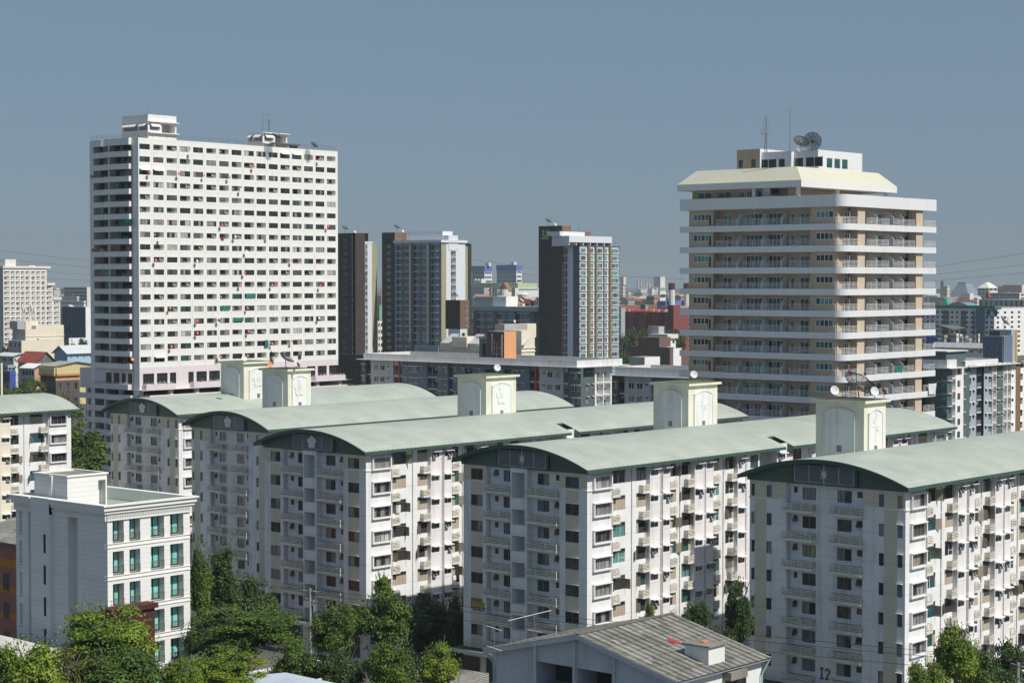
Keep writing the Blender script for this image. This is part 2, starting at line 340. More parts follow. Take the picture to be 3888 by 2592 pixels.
MATS = {
 'white': lambda n: mk_paint(n, (.79,.795,.80), lines=2.8, streak=.42, var=.09),
 'white2': lambda n: mk_paint(n, (.80,.80,.80), streak=.15),
 'whiteT': lambda n: mk_paint(n, (.79,.79,.765), lines=2.77, streak=.16, var=.04),
 'pinkT': lambda n: mk_paint(n, (.70,.63,.66), streak=.16, var=.05),
 'pier': lambda n: mk_paint(n, (.76,.735,.75), lines=2.8, streak=.40, var=.09),
 'pierZ': lambda n: mk_paint(n, (.76,.70,.58), lines=2.8, streak=.12, var=.05),
 'cream': lambda n: mk_paint(n, (.64,.60,.47), lines=2.8, streak=.14),
 'creamtank': lambda n: mk_paint(n, (.74,.73,.60), streak=.45, var=.1, dirt=(.40,.41,.34)),
 'whitetank': lambda n: mk_paint(n, (.74,.76,.74), streak=.35, var=.06),
 'moss': lambda n: mk_paint(n, (.15,.19,.09), var=.4, streak=.6, dirt=(.12,.12,.11)),
 'darkslab': lambda n: mk_paint(n, (.07,.08,.06), var=.4, streak=.5),
 'rail': lambda n: mk_plain(n, (.74,.70,.60), .6),
 'railw': lambda n: mk_plain(n, (.80,.80,.80), .45),
 'slabc': lambda n: mk_paint(n, (.72,.71,.66), streak=.35, var=.12),
 'roofgreen': lambda n: mk_ribs(n, (.43,.475,.415), 0, .74, .5, dark=.42, var=.16),
 'green': lambda n: mk_paint(n, (.055,.10,.082), rough=.5, streak=.1, var=.15, dirt=(.05,.07,.06)),
 'gablegreen': lambda n: mk_ribs(n, (.07,.125,.10), 1, .3, .5, dark=.75, var=.15, corr=.3, bump=.5),
 'panelgrey': lambda n: mk_plain(n, (.115,.14,.16), .35),
 'emblem': lambda n: mk_plain(n, (.72,.72,.72), .6),
 'alu': lambda n: mk_plain(n, (.22,.21,.21), .4, .3),
 'aluw': lambda n: mk_plain(n, (.72,.73,.72), .4),
 'alubrown': lambda n: mk_plain(n, (.10,.085,.075), .5),
 'awning': lambda n: mk_plain(n, (.78,.76,.74), .6),
 'shutter': lambda n: mk_ribs(n, (.47,.40,.31), 2, .1, .6, dark=.70, var=.12, corr=.1, bump=.3),
 'shutter2': lambda n: mk_ribs(n, (.33,.28,.22), 2, .1, .6, dark=.70, var=.12, corr=.1, bump=.3),
 'pipe': lambda n: mk_plain(n, (.50,.49,.48), .5),
 'glass_dark': lambda n: mk_glass(n, (.020,.022,.024)),
 'glass_grey': lambda n: mk_glass(n, (.06,.066,.07)),
 'glass_teal': lambda n: mk_glass(n, (.025,.085,.085)),
 'glass_teal2': lambda n: mk_glass(n, (.06,.20,.19)),
 'glass_mint': lambda n: mk_curtain(n, (.22,.60,.56), .8),
 'glass_blue': lambda n: mk_glass(n, (.05,.13,.19)),
 'curtain_grey': lambda n: mk_curtain(n, (.30,.30,.30)),
 'curtain_white': lambda n: mk_curtain(n, (.50,.50,.49), .55),
 'curtain_beige': lambda n: mk_curtain(n, (.40,.33,.23)),
 'curtain_dark': lambda n: mk_curtain(n, (.10,.085,.075)),
 'curtain_blue': lambda n: mk_curtain(n, (.16,.23,.30)),
 'curtain_teal': lambda n: mk_curtain(n, (.12,.30,.29), .6),
 'curtain_green': lambda n: mk_curtain(n, (.18,.22,.02), .6),
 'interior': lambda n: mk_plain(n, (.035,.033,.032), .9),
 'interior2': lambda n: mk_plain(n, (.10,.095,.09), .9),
 'ac': lambda n: mk_plain(n, (.62,.60,.54), .6),
 'acfan': lambda n: mk_plain(n, (.07,.07,.07), .6),
 'concrete': lambda n: mk_paint(n, (.36,.35,.33), streak=.4, var=.2),
 'concdark': lambda n: mk_paint(n, (.17,.165,.15), streak=.5, var=.3, dirt=(.07,.07,.06)),
 'dish': lambda n: mk_plain(n, (.62,.64,.64), .5),
 'dishred': lambda n: mk_plain(n, (.62,.075,.085), .5),
 'dishorange': lambda n: mk_plain(n, (.60,.22,.10), .5),
 'dishtext': lambda n: mk_plain(n, (.80,.72,.70), .5),
 'black': lambda n: mk_plain(n, (.015,.015,.016), .5),
 'steel': lambda n: mk_plain(n, (.30,.31,.31), .4, .5),
 'dishmesh': lambda n: mk_mesh(n, (.025,.025,.025), .42),
}
def M(name):
    if name not in _MC:
        _MC[name] = MATS[name](name) if name in MATS else mk_plain(name, (.5, .5, .5))
    return _MC[name]
def PM(name, *a, **k):           # register a plain paint
    MATS[name] = lambda n: mk_paint(n, *a, **k)
    return name
PMG = MATS.__setitem__('grime_shade', lambda n: mk_paint(n, (.30, .29, .27), streak=.8, var=.3, dirt=(.10, .10, .09)))  # wall grime, toned darker to paint in the shade between ledge slats
# ---------------------------------------------------------------- the estate blocks with barrel roofs
FH = 2.8
def arc_z(y, ym, hw, z0=24.25, rise=2.05):
    return z0 + rise * (1 - ((y - ym) / hw) ** 2)
def arch_slab(mb, xa, xb, ya, yb, ym, hw, th, mt, me, n=110, capa=True, capb=True, soff='green'):
    ys = [ya + (yb - ya) * i / n for i in range(n + 1)]
    k0 = len(mb.v)
    top = [(y, arc_z(y, ym, hw)) for y in ys]
    for (y0, z0), (y1, z1) in zip(top[:-1], top[1:]):
        mb.face([(xa, y0, z0), (xb, y0, z0), (xb, y1, z1), (xa, y1, z1)], mt)
        mb.face([(xa, y0, z0 - th), (xa, y1, z1 - th), (xb, y1, z1 - th), (xb, y0, z0 - th)], soff)
        if capa: mb.face([(xa, y0, z0), (xa, y1, z1), (xa, y1, z1 - th), (xa, y0, z0 - th)], me)
        if capb: mb.face([(xb, y0, z0), (xb, y0, z0 - th), (xb, y1, z1 - th), (xb, y1, z1)], me)
    for y, z, sgn in ((ya, top[0][1], -1), (yb, top[-1][1], 1)):
        q = [(xa, y, z - th), (xb, y, z - th), (xb, y, z), (xa, y, z)]
        mb.face(q if sgn < 0 else q[::-1], me)
def ac_unit(F, u, z, d, w=.8, h=.55, flip=False):
    a = MB(); a.fbox(F, u, u + w, z, z + h, d, d + .3, 'ac')
    c = (u + w * .4, z + h / 2); r = h * .36
    a.prism([(c[0] + r * cos(i * pi / 5), c[1] + r * sin(i * pi / 5)) for i in range(10)], F, d + .3, d + .315, 'acfan')
    a.fbox(F, u + w * .72, u + w * .97, z + .08, z + h - .08, d + .3, d + .31, 'interior2')
    return a
def ledge(F, u0, u1, z0, zt, d0, d1, slats=4, mat='rail', base=.27, ends=True, post=True, ac=0):
    b = MB(); b.fbox(F, u0, u1, z0, z0 + base, d0, d1, 'slabc'); b.fbox(F, u0 + .06, u1 - .06, z0 + base, z0 + base + .02, d0 + .01, d1 - .12, 'concdark'); b.fbox(F, u0 + .03, u1 - .03, z0 + base + .02, zt - .1, d0, d0 + .02, 'grime_shade')  # dark floor sheet and back panel paint in shade behind slats, plus grime
    r = MB(); h = (zt - z0 - base) / slats
    for i in range(slats):
        za = z0 + base + h * i + h * .5; zb = za + h * .46
        r.fbox(F, u0, u1, za, zb, d1 - .05, d1 - .005, mat)
        if ends:
            r.fbox(F, u0 + .005, u0 + .05, za, zb, d0, d1 - .052, mat); r.fbox(F, u1 - .05, u1 - .005, za, zb, d0, d1 - .052, mat)
    n = max(2, int((u1 - u0) / 1.1) + 1)
    for i in range(n):
        c = u0 + .05 + (u1 - u0 - .1) * i / (n - 1); r.fbox(F, c - .03, c + .03, z0 + base, zt - .01, d1 - .10, d1 - .055, mat)
    kids = [('railing', r)]
    if ac: kids.append(('air_conditioner', ac_unit(F, u0 + (u1 - u0) * (.5 if ac > 0 else .15), z0 + base + .01, d0 + .2, .75, .52)))
    return b, kids
def shutter_window(b, F, u0, u1, z0, z1, d, mode, rnd, narrow=False):
    """tall window: dark transom above, louvred shutters closed or open, or plain glass below"""
    zt = z1 - .38; w = (u1 - u0)
    g = MB(); f = MB()
    g.fquad(F, u0, u1, zt, z1, d - .06, rnd.choice(['glass_dark', 'glass_grey']))
    f.fbox(F, u0, u1, zt - .04, zt + .04, d - .06, d + .0, 'alubrown'); f.fbox(F, u0, u1, z1 - .04, z1, d - .06, d - .01, 'alubrown')
    f.fbox(F, u0 + w / 2 - .03, u0 + w / 2 + .03, zt + .04, z1 - .04, d - .06, d - .01, 'alubrown')
    kids = []
    if mode == 'glass':
        gm = rnd.choice(['glass_dark', 'glass_teal', 'curtain_teal', 'glass_dark', 'curtain_grey']); fr = rnd.choice(['alu', 'aluw', 'aluw'])
        g.fquad(F, u0, u0 + w / 2, z0, zt, d - .06, gm); g.fquad(F, u0 + w / 2, u1, z0, zt, d - .055, gm)
        for c in (u0 + .02, u0 + w / 2, u1 - .02): f.fbox(F, c - .035, c + .035, z0 + .06, zt - .045, d - .055, d, fr)
        f.fbox(F, u0, u1, z0, z0 + .06, d - .055, d + .005, fr)
        if rnd.random() < .4: f.fbox(F, u0 + w / 2 + .04, u1 - .06, z0 + .5, z0 + .54, d - .05, d - .02, fr)
    else:
        n = 2 if narrow else 4; sw = w / n
        g.fquad(F, u0, u1, z0, zt, d - .07, 'interior' if rnd.random() < .6 else 'glass_teal')
        op = {'closed': [], 'open': [0, n - 1], 'left': [0], 'right': [n - 1]}[mode]
        if narrow and mode == 'open': op = [1]
        s = MB()
        for i in range(n):
            a = u0 + i * sw
            mt = 'shutter'
            if i in op: continue
            if op and not narrow and i in (1, 2): continue
            s.fbox(F, a + .012, a + sw - .012, z0 + .02, zt - .05, d - .04, d + .0, mt)
        for i in op:
            left = i == 0
            h_ = u0 if left else u1; ang = rnd.choice([1.35, 1.6, 2.1, 2.6]); L_ = sw * (1.0 if narrow else 1.25)
            dx = cos(ang) * L_ * (1 if left else -1); dd = sin(ang) * L_
            p = [F.pt(h_, z0 + .02, d), F.pt(h_ + dx, z0 + .02, d + dd), F.pt(h_ + dx, zt - .05, d + dd), F.pt(h_, zt - .05, d)]
            nn = Vector((p[1][0] - p[0][0], p[1][1] - p[0][1], 0)).cross(Vector((0, 0, 1))).normalized() * .035
            q = [tuple(Vector(x) + nn) for x in p]
            s.face(p, 'shutter2'); s.face(q[::-1], 'shutter2')
            for k in range(4): s.face([p[k], q[k], q[(k + 1) % 4], p[(k + 1) % 4]], 'shutter2')
        kids.append(('shutters', s))
    kids.append(('frame', f)); b.rep('window', g, kids)
def small_window(b, F, u0, u1, z0, z1, d, rnd, awn=True, flap=True, aw='awning'):
    g, k = window(F, u0, u1, z0, z1, d - .05, 2, rnd.choice(['glass_grey', 'glass_dark', 'glass_teal', 'curtain_grey', 'glass_blue']), rnd.choice(['alu', 'aluw']), .05)
    k = list(k)
    if flap and rnd.random() < .6:
        s = 1 if rnd.random() < .6 else 0; a = u0 + (u1 - u0) * .5 * s; c = a + (u1 - u0) * .5
        o = .34; fl = MB()
        p = [F.pt(a, z1 - .04, d + .01), F.pt(c, z1 - .04, d + .01), F.pt(c, z0 - .02, d + o), F.pt(a, z0 - .02, d + o)]
        for i in range(4):
            fl.tube(p[i], p[(i + 1) % 4], .025, 'aluw', 4)
        fl.face(p, 'glass_grey'); k.append(('sash', fl))
    b.rep('small_window', g, k)
    if awn:
        m = MB(); m.fbox(F, u0 - .08, u1 + .08, z1 + .09, z1 + .19, d, d + .5, aw); b.rep('awning', m)

def flower(mb, F, c, z, r, kind, d0, d1, m):
    if kind == 'flower':
        for i in range(5):
            a = pi / 2 + i * 2 * pi / 5; cu = c + cos(a) * r * .58; cz = z + sin(a) * r * .62
            mb.prism([(cu + cos(t * pi / 7) * r * .40, cz + sin(t * pi / 7) * r * .42) for t in range(14)], F, d0, d1 + .004 * (i + 1), m)
        mb.prism([(c + cos(t * pi / 4) * r * .2, z + sin(t * pi / 4) * r * .2) for t in range(8)], F, d1, d1 + .05, m)
    else:
        P = []
        for i in range(16):
            a = i * pi / 8 + pi / 2
            rr = (r * (1.25 if i % 8 == 0 else .62 if i % 4 == 0 else .72) if i % 2 == 0 else r * .28)
            P.append((c + cos(a) * rr * .8, z + sin(a) * rr * (1.15 if i % 8 == 0 else 1)))
        n = len(P); k0 = [F.pt(u, v, d0) for u, v in P]; k1 = [F.pt(u, v, d0 + .02) for u, v in P]; top = F.pt(c, z, d1 + .05)
        for i in range(n):
            j = (i + 1) % n; mb.face([k0[i], k0[j], k1[j], k1[i]], m); mb.face([k1[i], k1[j], top], m)

def estate_right(b, F, x0, s, q, length, rnd, pierm, rows=7, skip_first=False, z_lo=0.):
    """the long side: returns wall bays; positions run from the end x0 in direction s, scaled by q"""
    U = lambda r: x0 + s * r * q
    bays = [(0, 4.15, 0, 'bay'), (4.15, 10.65, -.5, 'rec'), (10.65, 14.3, 0, 'pier'), (14.3, 18.8, -.5, 'rec'), (18.8, 22.4, 0, 'pier'),
            (22.4, 27.1, -.5, 'rec'), (27.1, 29.3, 0, 'pier'), (29.3, 31.5, .0, 'big')]
    segs = []
    for a, c, off, kind in bays:
        if a >= length: break
        holes = []
        ua, uc = sorted((U(a), U(c)))
        for k in range(rows):
            dz = -FH * k; z = 23.35 + dz
            if kind == 'bay':
                w0, w1 = sorted((U(1.0), U(3.75)))
                Fq = F.off(off)
                holes.append((w0, w1, z - 1.22, z + .02, .14, 'interior'))
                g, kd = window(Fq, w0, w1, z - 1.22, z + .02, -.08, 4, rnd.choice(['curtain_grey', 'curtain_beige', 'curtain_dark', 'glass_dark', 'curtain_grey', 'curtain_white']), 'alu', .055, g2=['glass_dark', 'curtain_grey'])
                sill = MB(); e = .16
                sill.fbox(Fq, w0 - e, w1 + e, z - 1.22 - e, z - 1.22, 0, .28, 'white2'); sill.fbox(Fq, w0 - e, w1 + e, z + .02, z + .02 + e * .8, 0, .34, 'white2')
                sill.fbox(Fq, w0 - e, w0, z - 1.22, z + .02, 0, .28, 'white2'); sill.fbox(Fq, w1, w1 + e, z - 1.22, z + .02, 0, .28, 'white2')
                b.rep('window', g, list(kd) + [('sill', sill)])
            elif kind == 'rec':
                Fr = F.off(off); c0 = a; zt = 23.8 + dz
                first = a < 5
                wins = ([(a + .55, a + 2.85, False)] if first else [(a + .45, a + 1.75, True)]) + [(c - 1.75, c - .08, False)]
                for wa, wb, nar in wins:
                    w0, w1 = sorted((U(wa), U(wb)))
                    holes.append((w0, w1, zt - 1.5, zt, .12, 'interior'))
                    mode = rnd.choices(['closed', 'open', 'left', 'right', 'glass'], [3.2, 2.6, .8, .8, 2.2])[0]
                    if s < 0 and mode in ('left', 'right'): mode = 'open'
                    shutter_window(b, Fr, w0, w1, zt - 1.5, zt, -.02, mode, rnd, nar)
                for la, lb in ((a + .02, a + 1.3), (c - 1.3, c - .02)):
                    l0, l1 = sorted((U(la), U(lb)))
                    m, kd = ledge(Fr, l0, l1, 20.95 + dz, 21.86 + dz, -.01, .60, ac=(1 if rnd.random() < .3 else 0))
                    b.rep('balcony', m, kd)
            elif kind == 'pier':
                wp = c - a
                pr = [(.2, 1.45), (wp - 1.3, wp - .15)] if wp > 3 else [(.2, 1.4)]
                for wa, wb in pr:
                    w0, w1 = sorted((U(a + wa), U(a + wb))); small_window(b, F, w0, w1, z - .6, z, 0, rnd)
                    holes.append((w0, w1, z - .6, z, .08, 'interior'))
            elif kind == 'big':
                w0, w1 = sorted((U(a + .3), U(a + 1.9))); g, kd = window(F, w0, w1, z - 1.2, z + .3, -.06, 2, rnd.choice(['glass_dark', 'glass_teal', 'curtain_grey']), 'alu'); b.rep('window', g, kd)
                holes.append((w0, w1, z - 1.2, z + .3, .1, 'interior'))
        segs.append((ua, uc, off, holes, pierm if kind == 'pier' else 'white'))
        # pipes
        pp = {0: [c - .06], 1: [a + 3.9], 2: [a + 1.95, a + 2.2], 3: [a + 2.35], 4: [a + 1.95], 5: [a + 2.5], 6: [a + 1.6]}.get(bays.index((a, c, off, kind)), [])
        for p in pp:
            m = MB(); u = U(p); 
            for k in range(rows + 1):
                m.fbox(F.off(off), u - .045, u + .045, max(z_lo, 21.15 - FH * k), 23.85 - FH * k if k else 23.9, .01, .10, 'pipe')
            b.part('drain_pipe', m)
    return segs

def tank(b, X, Yc, yl, xr, top, kind, mess=False, zb=24.2):
    """a rooftop water-tank tower with arched panels and an emblem on its two seen sides"""
    m = MB(); m.box(X, xr, Yc, yl, zb, top - .28, 'creamtank'); t = b.part('roof_tower', m)
    c = MB(); c.box(X - .38, xr + .38, Yc - .38, yl + .38, top - .28, top, 'creamtank'); c.box(X - .3, xr + .3, Yc - .3, yl + .3, top, top + .03, 'darkslab' if mess else 'moss'); c.build('slab', t)
    for F, a, e in ((Face('x', X), Yc, yl), (Face('y', Yc), X, xr)):
        w_ = e - a; u0, u1 = a + w_ * .2, e - w_ * .2; z1 = top - 1.45; n = 10
        arc = [(u0 + (u1 - u0) * i / n, z1 + .42 * sin(pi * i / n)) for i in range(n + 1)]
        o = .14; z9 = zb + .3
        P = MB(); P.prism([(u0, z9), (u1, z9)] + arc[::-1], F, 0, .10, 'whitetank'); P.build('panel', t)
        Fr = MB()
        arc2 = [(u0 - o + (u1 - u0 + 2 * o) * i / n, z1 + o + .46 * sin(pi * i / n)) for i in range(n + 1)]
        for i in range(n): Fr.prism([arc[i], arc[i + 1], arc2[i + 1], arc2[i]], F, 0, .17, 'whitetank')
        Fr.fbox(F, u0 - o, u0 - .002, z9, z1 - .15, 0, .17, 'whitetank'); Fr.fbox(F, u1 + .002, u1 + o, z9, z1 - .15, 0, .17, 'whitetank'); Fr.build('moulding', t)
        E_ = MB(); flower(E_, F, (u0 + u1) / 2, z1 - 1.25, 1.15 if kind == 'flower' else 1.5, kind, .10, .17, 'whitetank'); E_.build('emblem', t)
        V_ = MB(); vu = (u0 + u1) / 2; V_.fbox(F, vu - .28, vu + .28, zb + 1.5, zb + 2.15, .102, .13, 'alu'); V_.build('vent', t)
    return t

def estate(name, Xf, Xe, Yr, Yl, typ, kind, label, seed, notch=None, rows=7, front=True, side='front', pierm='pier', q=1., tanks=()):
    rnd = random.Random(seed); b = Bld('apartment_block', (Xf, Yr, 0), label, 'building', 'apartment blocks with green barrel roofs')
    ym = (Yr + Yl) / 2; hw = (Yl - Yr) / 2 + .8; W_ = Yl - Yr
    F = Face('x', Xf); G = Face('y', Yr)
    wall = MB()
    # ---- front gable wall
    if front:
        if typ == 1:
            U = lambda r: Yr + r * W_ / 17.2
            bays = [(0, 3.7, 0, [(1.1, 2.9, 'w')]), (3.7, 8.0, -.5, [(3.95, 4.6, 's'), (5.5, 7.1, 'w')]), (8.0, 10.35, .15, [(8.3, 10.15, 'stair')]),
                    (10.35, 13.9, -.5, [(10.5, 11.85, 'w'), (12.55, 13.1, 's')]), (13.9, 17.2, 0, [(14.4, 16.1, 'w')])]
            strips = [(1.1, 2.9), (14.4, 16.1)]; tops = [(0, 3.7), (13.9, 17.2)]; bal = [(3.72, 8.0), (10.37, 14.05)]
        else:
            U = lambda r: Yr + r * W_ / 17.5
            bays = [(0, 4.6, 0, [(.3, .85, 'n'), (2.3, 2.85, 'n')]), (4.6, 13.2, -.5, [(4.85, 5.5, 's'), (6.1, 7.7, 'w'), (10.1, 11.65, 'w'), (12.2, 12.65, 's')]),
                    (13.2, 17.5, 0, [(14.9, 15.5, 'n'), (16.9, 17.3, 'n')])]
            strips = [(.85, 2.3), (15.5, 16.9)]; tops = [(0.1, 4.6), (13.2, 17.5)]; bal = [(4.5, 8.1), (10.05, 13.5)]
        def fm(u, z):
            if z > 22.03: return 'cream' if any(U(a) < u < U(c) for a, c in tops) else 'white'
            return 'cream' if any(U(a) < u < U(c) for a, c in strips) and z > 3.9 else 'white'
        fm.br = ([U(x) for p in strips + tops for x in p], [22.03, 3.9])
        segs = []
        for a, c, off, ws in bays:
            holes = []
            for k in range(rows):
                z = 23.35 - FH * k
                for wa, wb, t in ws:
                    u0, u1 = U(wa), U(wb); Fq = F.off(off)
                    if t == 'stair':
                        za, zb = (20.6, 23.3) if k == 0 else (17.75 - FH * (k - 1), 19.4 - FH * (k - 1))
                        holes.append((u0, u1, za, zb, 1.9, 'white2')); continue
                    zl = z - (.62 if t == 's' else 1.2)
                    holes.append((u0, u1, zl, z, .16, 'interior'))
                    if t == 's':
                        g, kd = window(Fq, u0, u1, zl, z, -.1, 1, rnd.choice(['glass_dark', 'glass_grey']), 'alu'); kd = list(kd)
                        if rnd.random() < .5:
                            fl = MB(); p = [Fq.pt(u0, z - .04, .0), Fq.pt(u1, z - .04, .0), Fq.pt(u1, zl, .3), Fq.pt(u0, zl, .3)]
                            for i in range(4): fl.tube(p[i], p[(i + 1) % 4], .03, 'alu', 4)
                            fl.face(p, 'glass_grey'); kd.append(('sash', fl))
                        b.rep('small_window', g, kd)
                    else:
                        gl = rnd.choice(GL)
                        g, kd = window(Fq, u0, u1, zl, z, -.1, 1 if t == 'n' else 2, gl, 'alu', .055, g2=['glass_dark', 'curtain_grey', 'glass_grey'])
                        b.rep('window', g, kd)
                        if t == 'n' or (c < 5 and k > 0):
                            m = MB(); m.fbox(Fq, u0 - .05, u1 + .05, z + .05, z + .12, 0, .22, 'awning'); b.rep('awning', m)
            segs.append((U(a), U(c), off, holes))
        stepped(wall, F, segs, 0, 24.6, fm)
        for a, c in bal:
            for k in range(rows):
                m, kd = ledge(F, U(a), U(c), 20.88 - FH * k, 21.82 - FH * k, -.5, .5, 4, 'rail', .3)
                b.rep('balcony', m, kd)
                if rnd.random() < .35: kd.append(('air_conditioner', ac_unit(F, U(a) + rnd.uniform(.3, 2), 21.2 - FH * k, -.35, .75, .52)))
        sc = MB()
        for a, c in tops: sc.fbox(F, U(a) - .06 if a < 1 else U(a), U(c) + (.06 if c > 16 else 0), 21.93, 22.06, 0.003, .09, 'white2')
        sc.fbox(G, Xf + .003, Xf + 4.1 * q, 21.93, 22.06, 0.003, .09, 'white2'); b.part('string_course', sc)
        for u in (U(bays[1][0]) + .1, U(bays[-1][0]) - .15, ):
            m = MB(); m.fbox(F.off(-.5), u - .04, u + .04, 1, 23.2, .01, .08, 'pipe'); b.part('drain_pipe', m)
    # ---- long side
    if side == 'front':
        L1 = 31.5 if notch else 30
        segs = estate_right(b, G, Xf, 1, q, 99, rnd, pierm, rows)
        s2 = estate_right(b, G, Xe, -1, q, 99, rnd, pierm, rows)
        xa = segs[-1][1]; xb = s2[-1][0]
        mids = []
        nx = notch or (xa + 1)
        n0, n1 = xa, min(xa + 3.6, xb)
        nh = []
        for k in range(rows):
            z = 23.35 - FH * k; nh.append((n0 + .5, n1 - .4, z - 1.2, z, .1, 'interior'))
            g, kd = window(G.off(-2.2), n0 + .5, n1 - .4, z - 1.2, z, -.05, 3, rnd.choice(GL), 'aluw'); b.rep('window', g, kd)
        mids.append((n0, n1, -2.2, nh, 'white'))
        x = n1; i = 0
        while x < xb - .5:
            wdt = min(xb - x, 4.2 if i % 2 else 3.4); hs = []
            for k in range(rows):
                z = 23.8 - FH * k
                if i % 2:
                    hs.append((x + .3, x + wdt - 1.6, z - 1.5, z, .12, 'interior')); shutter_window(b, G.off(-.5), x + .3, x + wdt - 1.6, z - 1.5, z, -.02, rnd.choice(['closed', 'open', 'glass']), rnd)
                else:
                    hs.append((x + .3, x + wdt - 1.7, z - 1.05, z - .45, .08, 'interior')); small_window(b, G, x + .3, x + wdt - 1.7, z - 1.05, z - .45, 0, rnd)
            mids.append((x, x + wdt, -.5 if i % 2 else 0, hs, 'white' if i % 2 else pierm)); x += wdt; i += 1
        allsegs = segs + mids + s2[::-1]
    else:
        allsegs = estate_right(b, G, Xe, -1, q, 99, rnd, pierm, rows)[::-1]
        if allsegs[0][0] > Xf: allsegs = [(Xf, allsegs[0][0], 0, [], 'white')] + allsegs
    for i, (a, c, o, hs, mt) in enumerate(allsegs):
        wallface(wall, G, a, c, 0, 24.6, hs, mt, d=o)
        if i + 1 < len(allsegs) and abs(allsegs[i + 1][2] - o) > 1e-4:
            o2 = allsegs[i + 1][2]; wall.face([G.pt(c, 0, o), G.pt(c, 0, o2), G.pt(c, 24.6, o2), G.pt(c, 24.6, o)], mt)
    # ---- far end, back and floor plates
    wall.face([(Xe, Yr, 0), (Xe, Yl, 0), (Xe, Yl, 24.6), (Xe, Yr, 24.6)], 'white')
    wall.face([(Xe, Yl, 0), (Xf, Yl, 0), (Xf, Yl, 24.6), (Xe, Yl, 24.6)], 'white')
    if not front: wall.face([(Xf, Yl, 0), (Xf, Yr, 0), (Xf, Yr, 24.6), (Xf, Yl, 24.6)], 'white')
    b.part('wall', wall)
    # ---- gables under the roof arc
    gw = MB(); n = 24; th = .28
    for X, sg in ((Xf - .03, 1), (Xe + .03, -1)):
        P = [(Yr - .3 + (W_ + .6) * i / n,) * 1 for i in range(n + 1)]
        for (a,), (c,) in zip(P[:-1], P[1:]):
            q4 = [(X, a, 23.72), (X, a, arc_z(a, ym, hw) - th + .02), (X, c, arc_z(c, ym, hw) - th + .02), (X, c, 23.72)]
            gw.face(q4 if sg > 0 else q4[::-1], 'gablegreen')
        gw.face([(X, Yr - .3, 23.72), (X, Yl + .3, 23.72), (X + sg * .3, Yl + .3, 23.72), (X + sg * .3, Yr - .3, 23.72)], 'green')
    gable = b.part('gable', gw)
    if front:
        Fg = Face('x', Xf - .03); a0, a1 = ym - W_ * .19, ym + W_ * .19; zb, zt = 23.98, min(arc_z(a0, ym, hw), arc_z(a1, ym, hw)) - th - .1
        pm = MB(); pm.fbox(Fg, a0 - .35, a1 + .35, zb - .18, zt + .02, 0.01, .22, 'green'); pp = pm.build('panel', gable)
        pg = MB(); w3 = (a1 - a0)
        cuts = [a0, a0 + w3 * .25, a0 + w3 * .75, a1]
        for u0, u1 in zip(cuts[:-1], cuts[1:]): pg.fbox(Fg, u0 + .04, u1 - .04, zb, zt - .05, .2, .235, 'panelgrey')
        for u in cuts: pg.fbox(Fg, u - .035, u + .035, zb - .03, zt - .03, .2, .26, 'pipe')
        pg.fbox(Fg, a0, a1, zb - .05, zb, .2, .26, 'pipe'); pg.build('cladding', gable)
        em = MB(); flower(em, Fg, ym, (zb + zt) / 2 - .02, .74 if kind == 'flower' else .92, kind, .24, .32, 'emblem'); em.build('emblem', gable)
    # ---- barrel roof with its notch
    rf = MB(); X0, X1 = Xf - 1.0, Xe + 1.0; ya, yb = ym - hw, ym + hw
    if notch:
        yn = ya + 2.7
        arch_slab(rf, X0, notch, ya, yb, ym, hw, th, 'roofgreen', 'green'); arch_slab(rf, notch, notch + 1.5, yn, yb, ym, hw, th, 'roofgreen', 'green', 20, False, False)
        arch_slab(rf, notch + 1.5, X1, ya, yb, ym, hw, th, 'roofgreen', 'green')
        for i in range(14):          # the second roof's own gable seen through the notch
            y0 = ya + .02 + (yn - ya + .5) * i / 14; y1 = ya + .02 + (yn - ya + .5) * (i + 1) / 14; xg = notch + 1.46
            rf.face([(xg, y0, arc_z(y0, ym, hw) - .95), (xg, y0, arc_z(y0, ym, hw) + .02), (xg, y1, arc_z(y1, ym, hw) + .02), (xg, y1, arc_z(y1, ym, hw) - .95)], 'gablegreen')
        rf.box(notch - .6, notch + 1.4, ya + .8, yn + .3, 23.3, 23.5, 'interior2')
    else: arch_slab(rf, X0, X1, ya, yb, ym, hw, th, 'roofgreen', 'green')
    roof = b.part('roof', rf)
    ft = MB(); ft.box(X0, (notch or X1), ya - .03, ya + .02, 24.25 - th - .06, 24.25 - .04, 'green')
    if notch: ft.box(notch + 1.5, X1, ya - .03, ya + .02, 24.25 - th - .06, 24.25 - .04, 'green')
    ft.box(X0, X1, yb - .02, yb + .03, 24.25 - th - .06, 24.25 - .04, 'green')
    nn = 30                                             # bargeboard along the front arc
    for i in range(nn):
        y0 = ya + (yb - ya) * i / nn; y1 = ya + (yb - ya) * (i + 1) / nn; z0, z1 = arc_z(y0, ym, hw), arc_z(y1, ym, hw)
        for X, sg in ((X0 - .04, 1),):
            A = [(X, y0, z0 + .01), (X, y1, z1 + .01), (X, y1, z1 - .40), (X, y0, z0 - .40)]; B_ = [(x + .06, y, z) for x, y, z in A]
            ft.face(A, 'green'); ft.face(B_[::-1], 'green'); ft.face([A[0], B_[0], B_[1], A[1]], 'green'); ft.face([A[3], A[2], B_[2], B_[3]], 'green')
    ft.build('fascia', roof)
    for T in tanks: tank(b, *T)
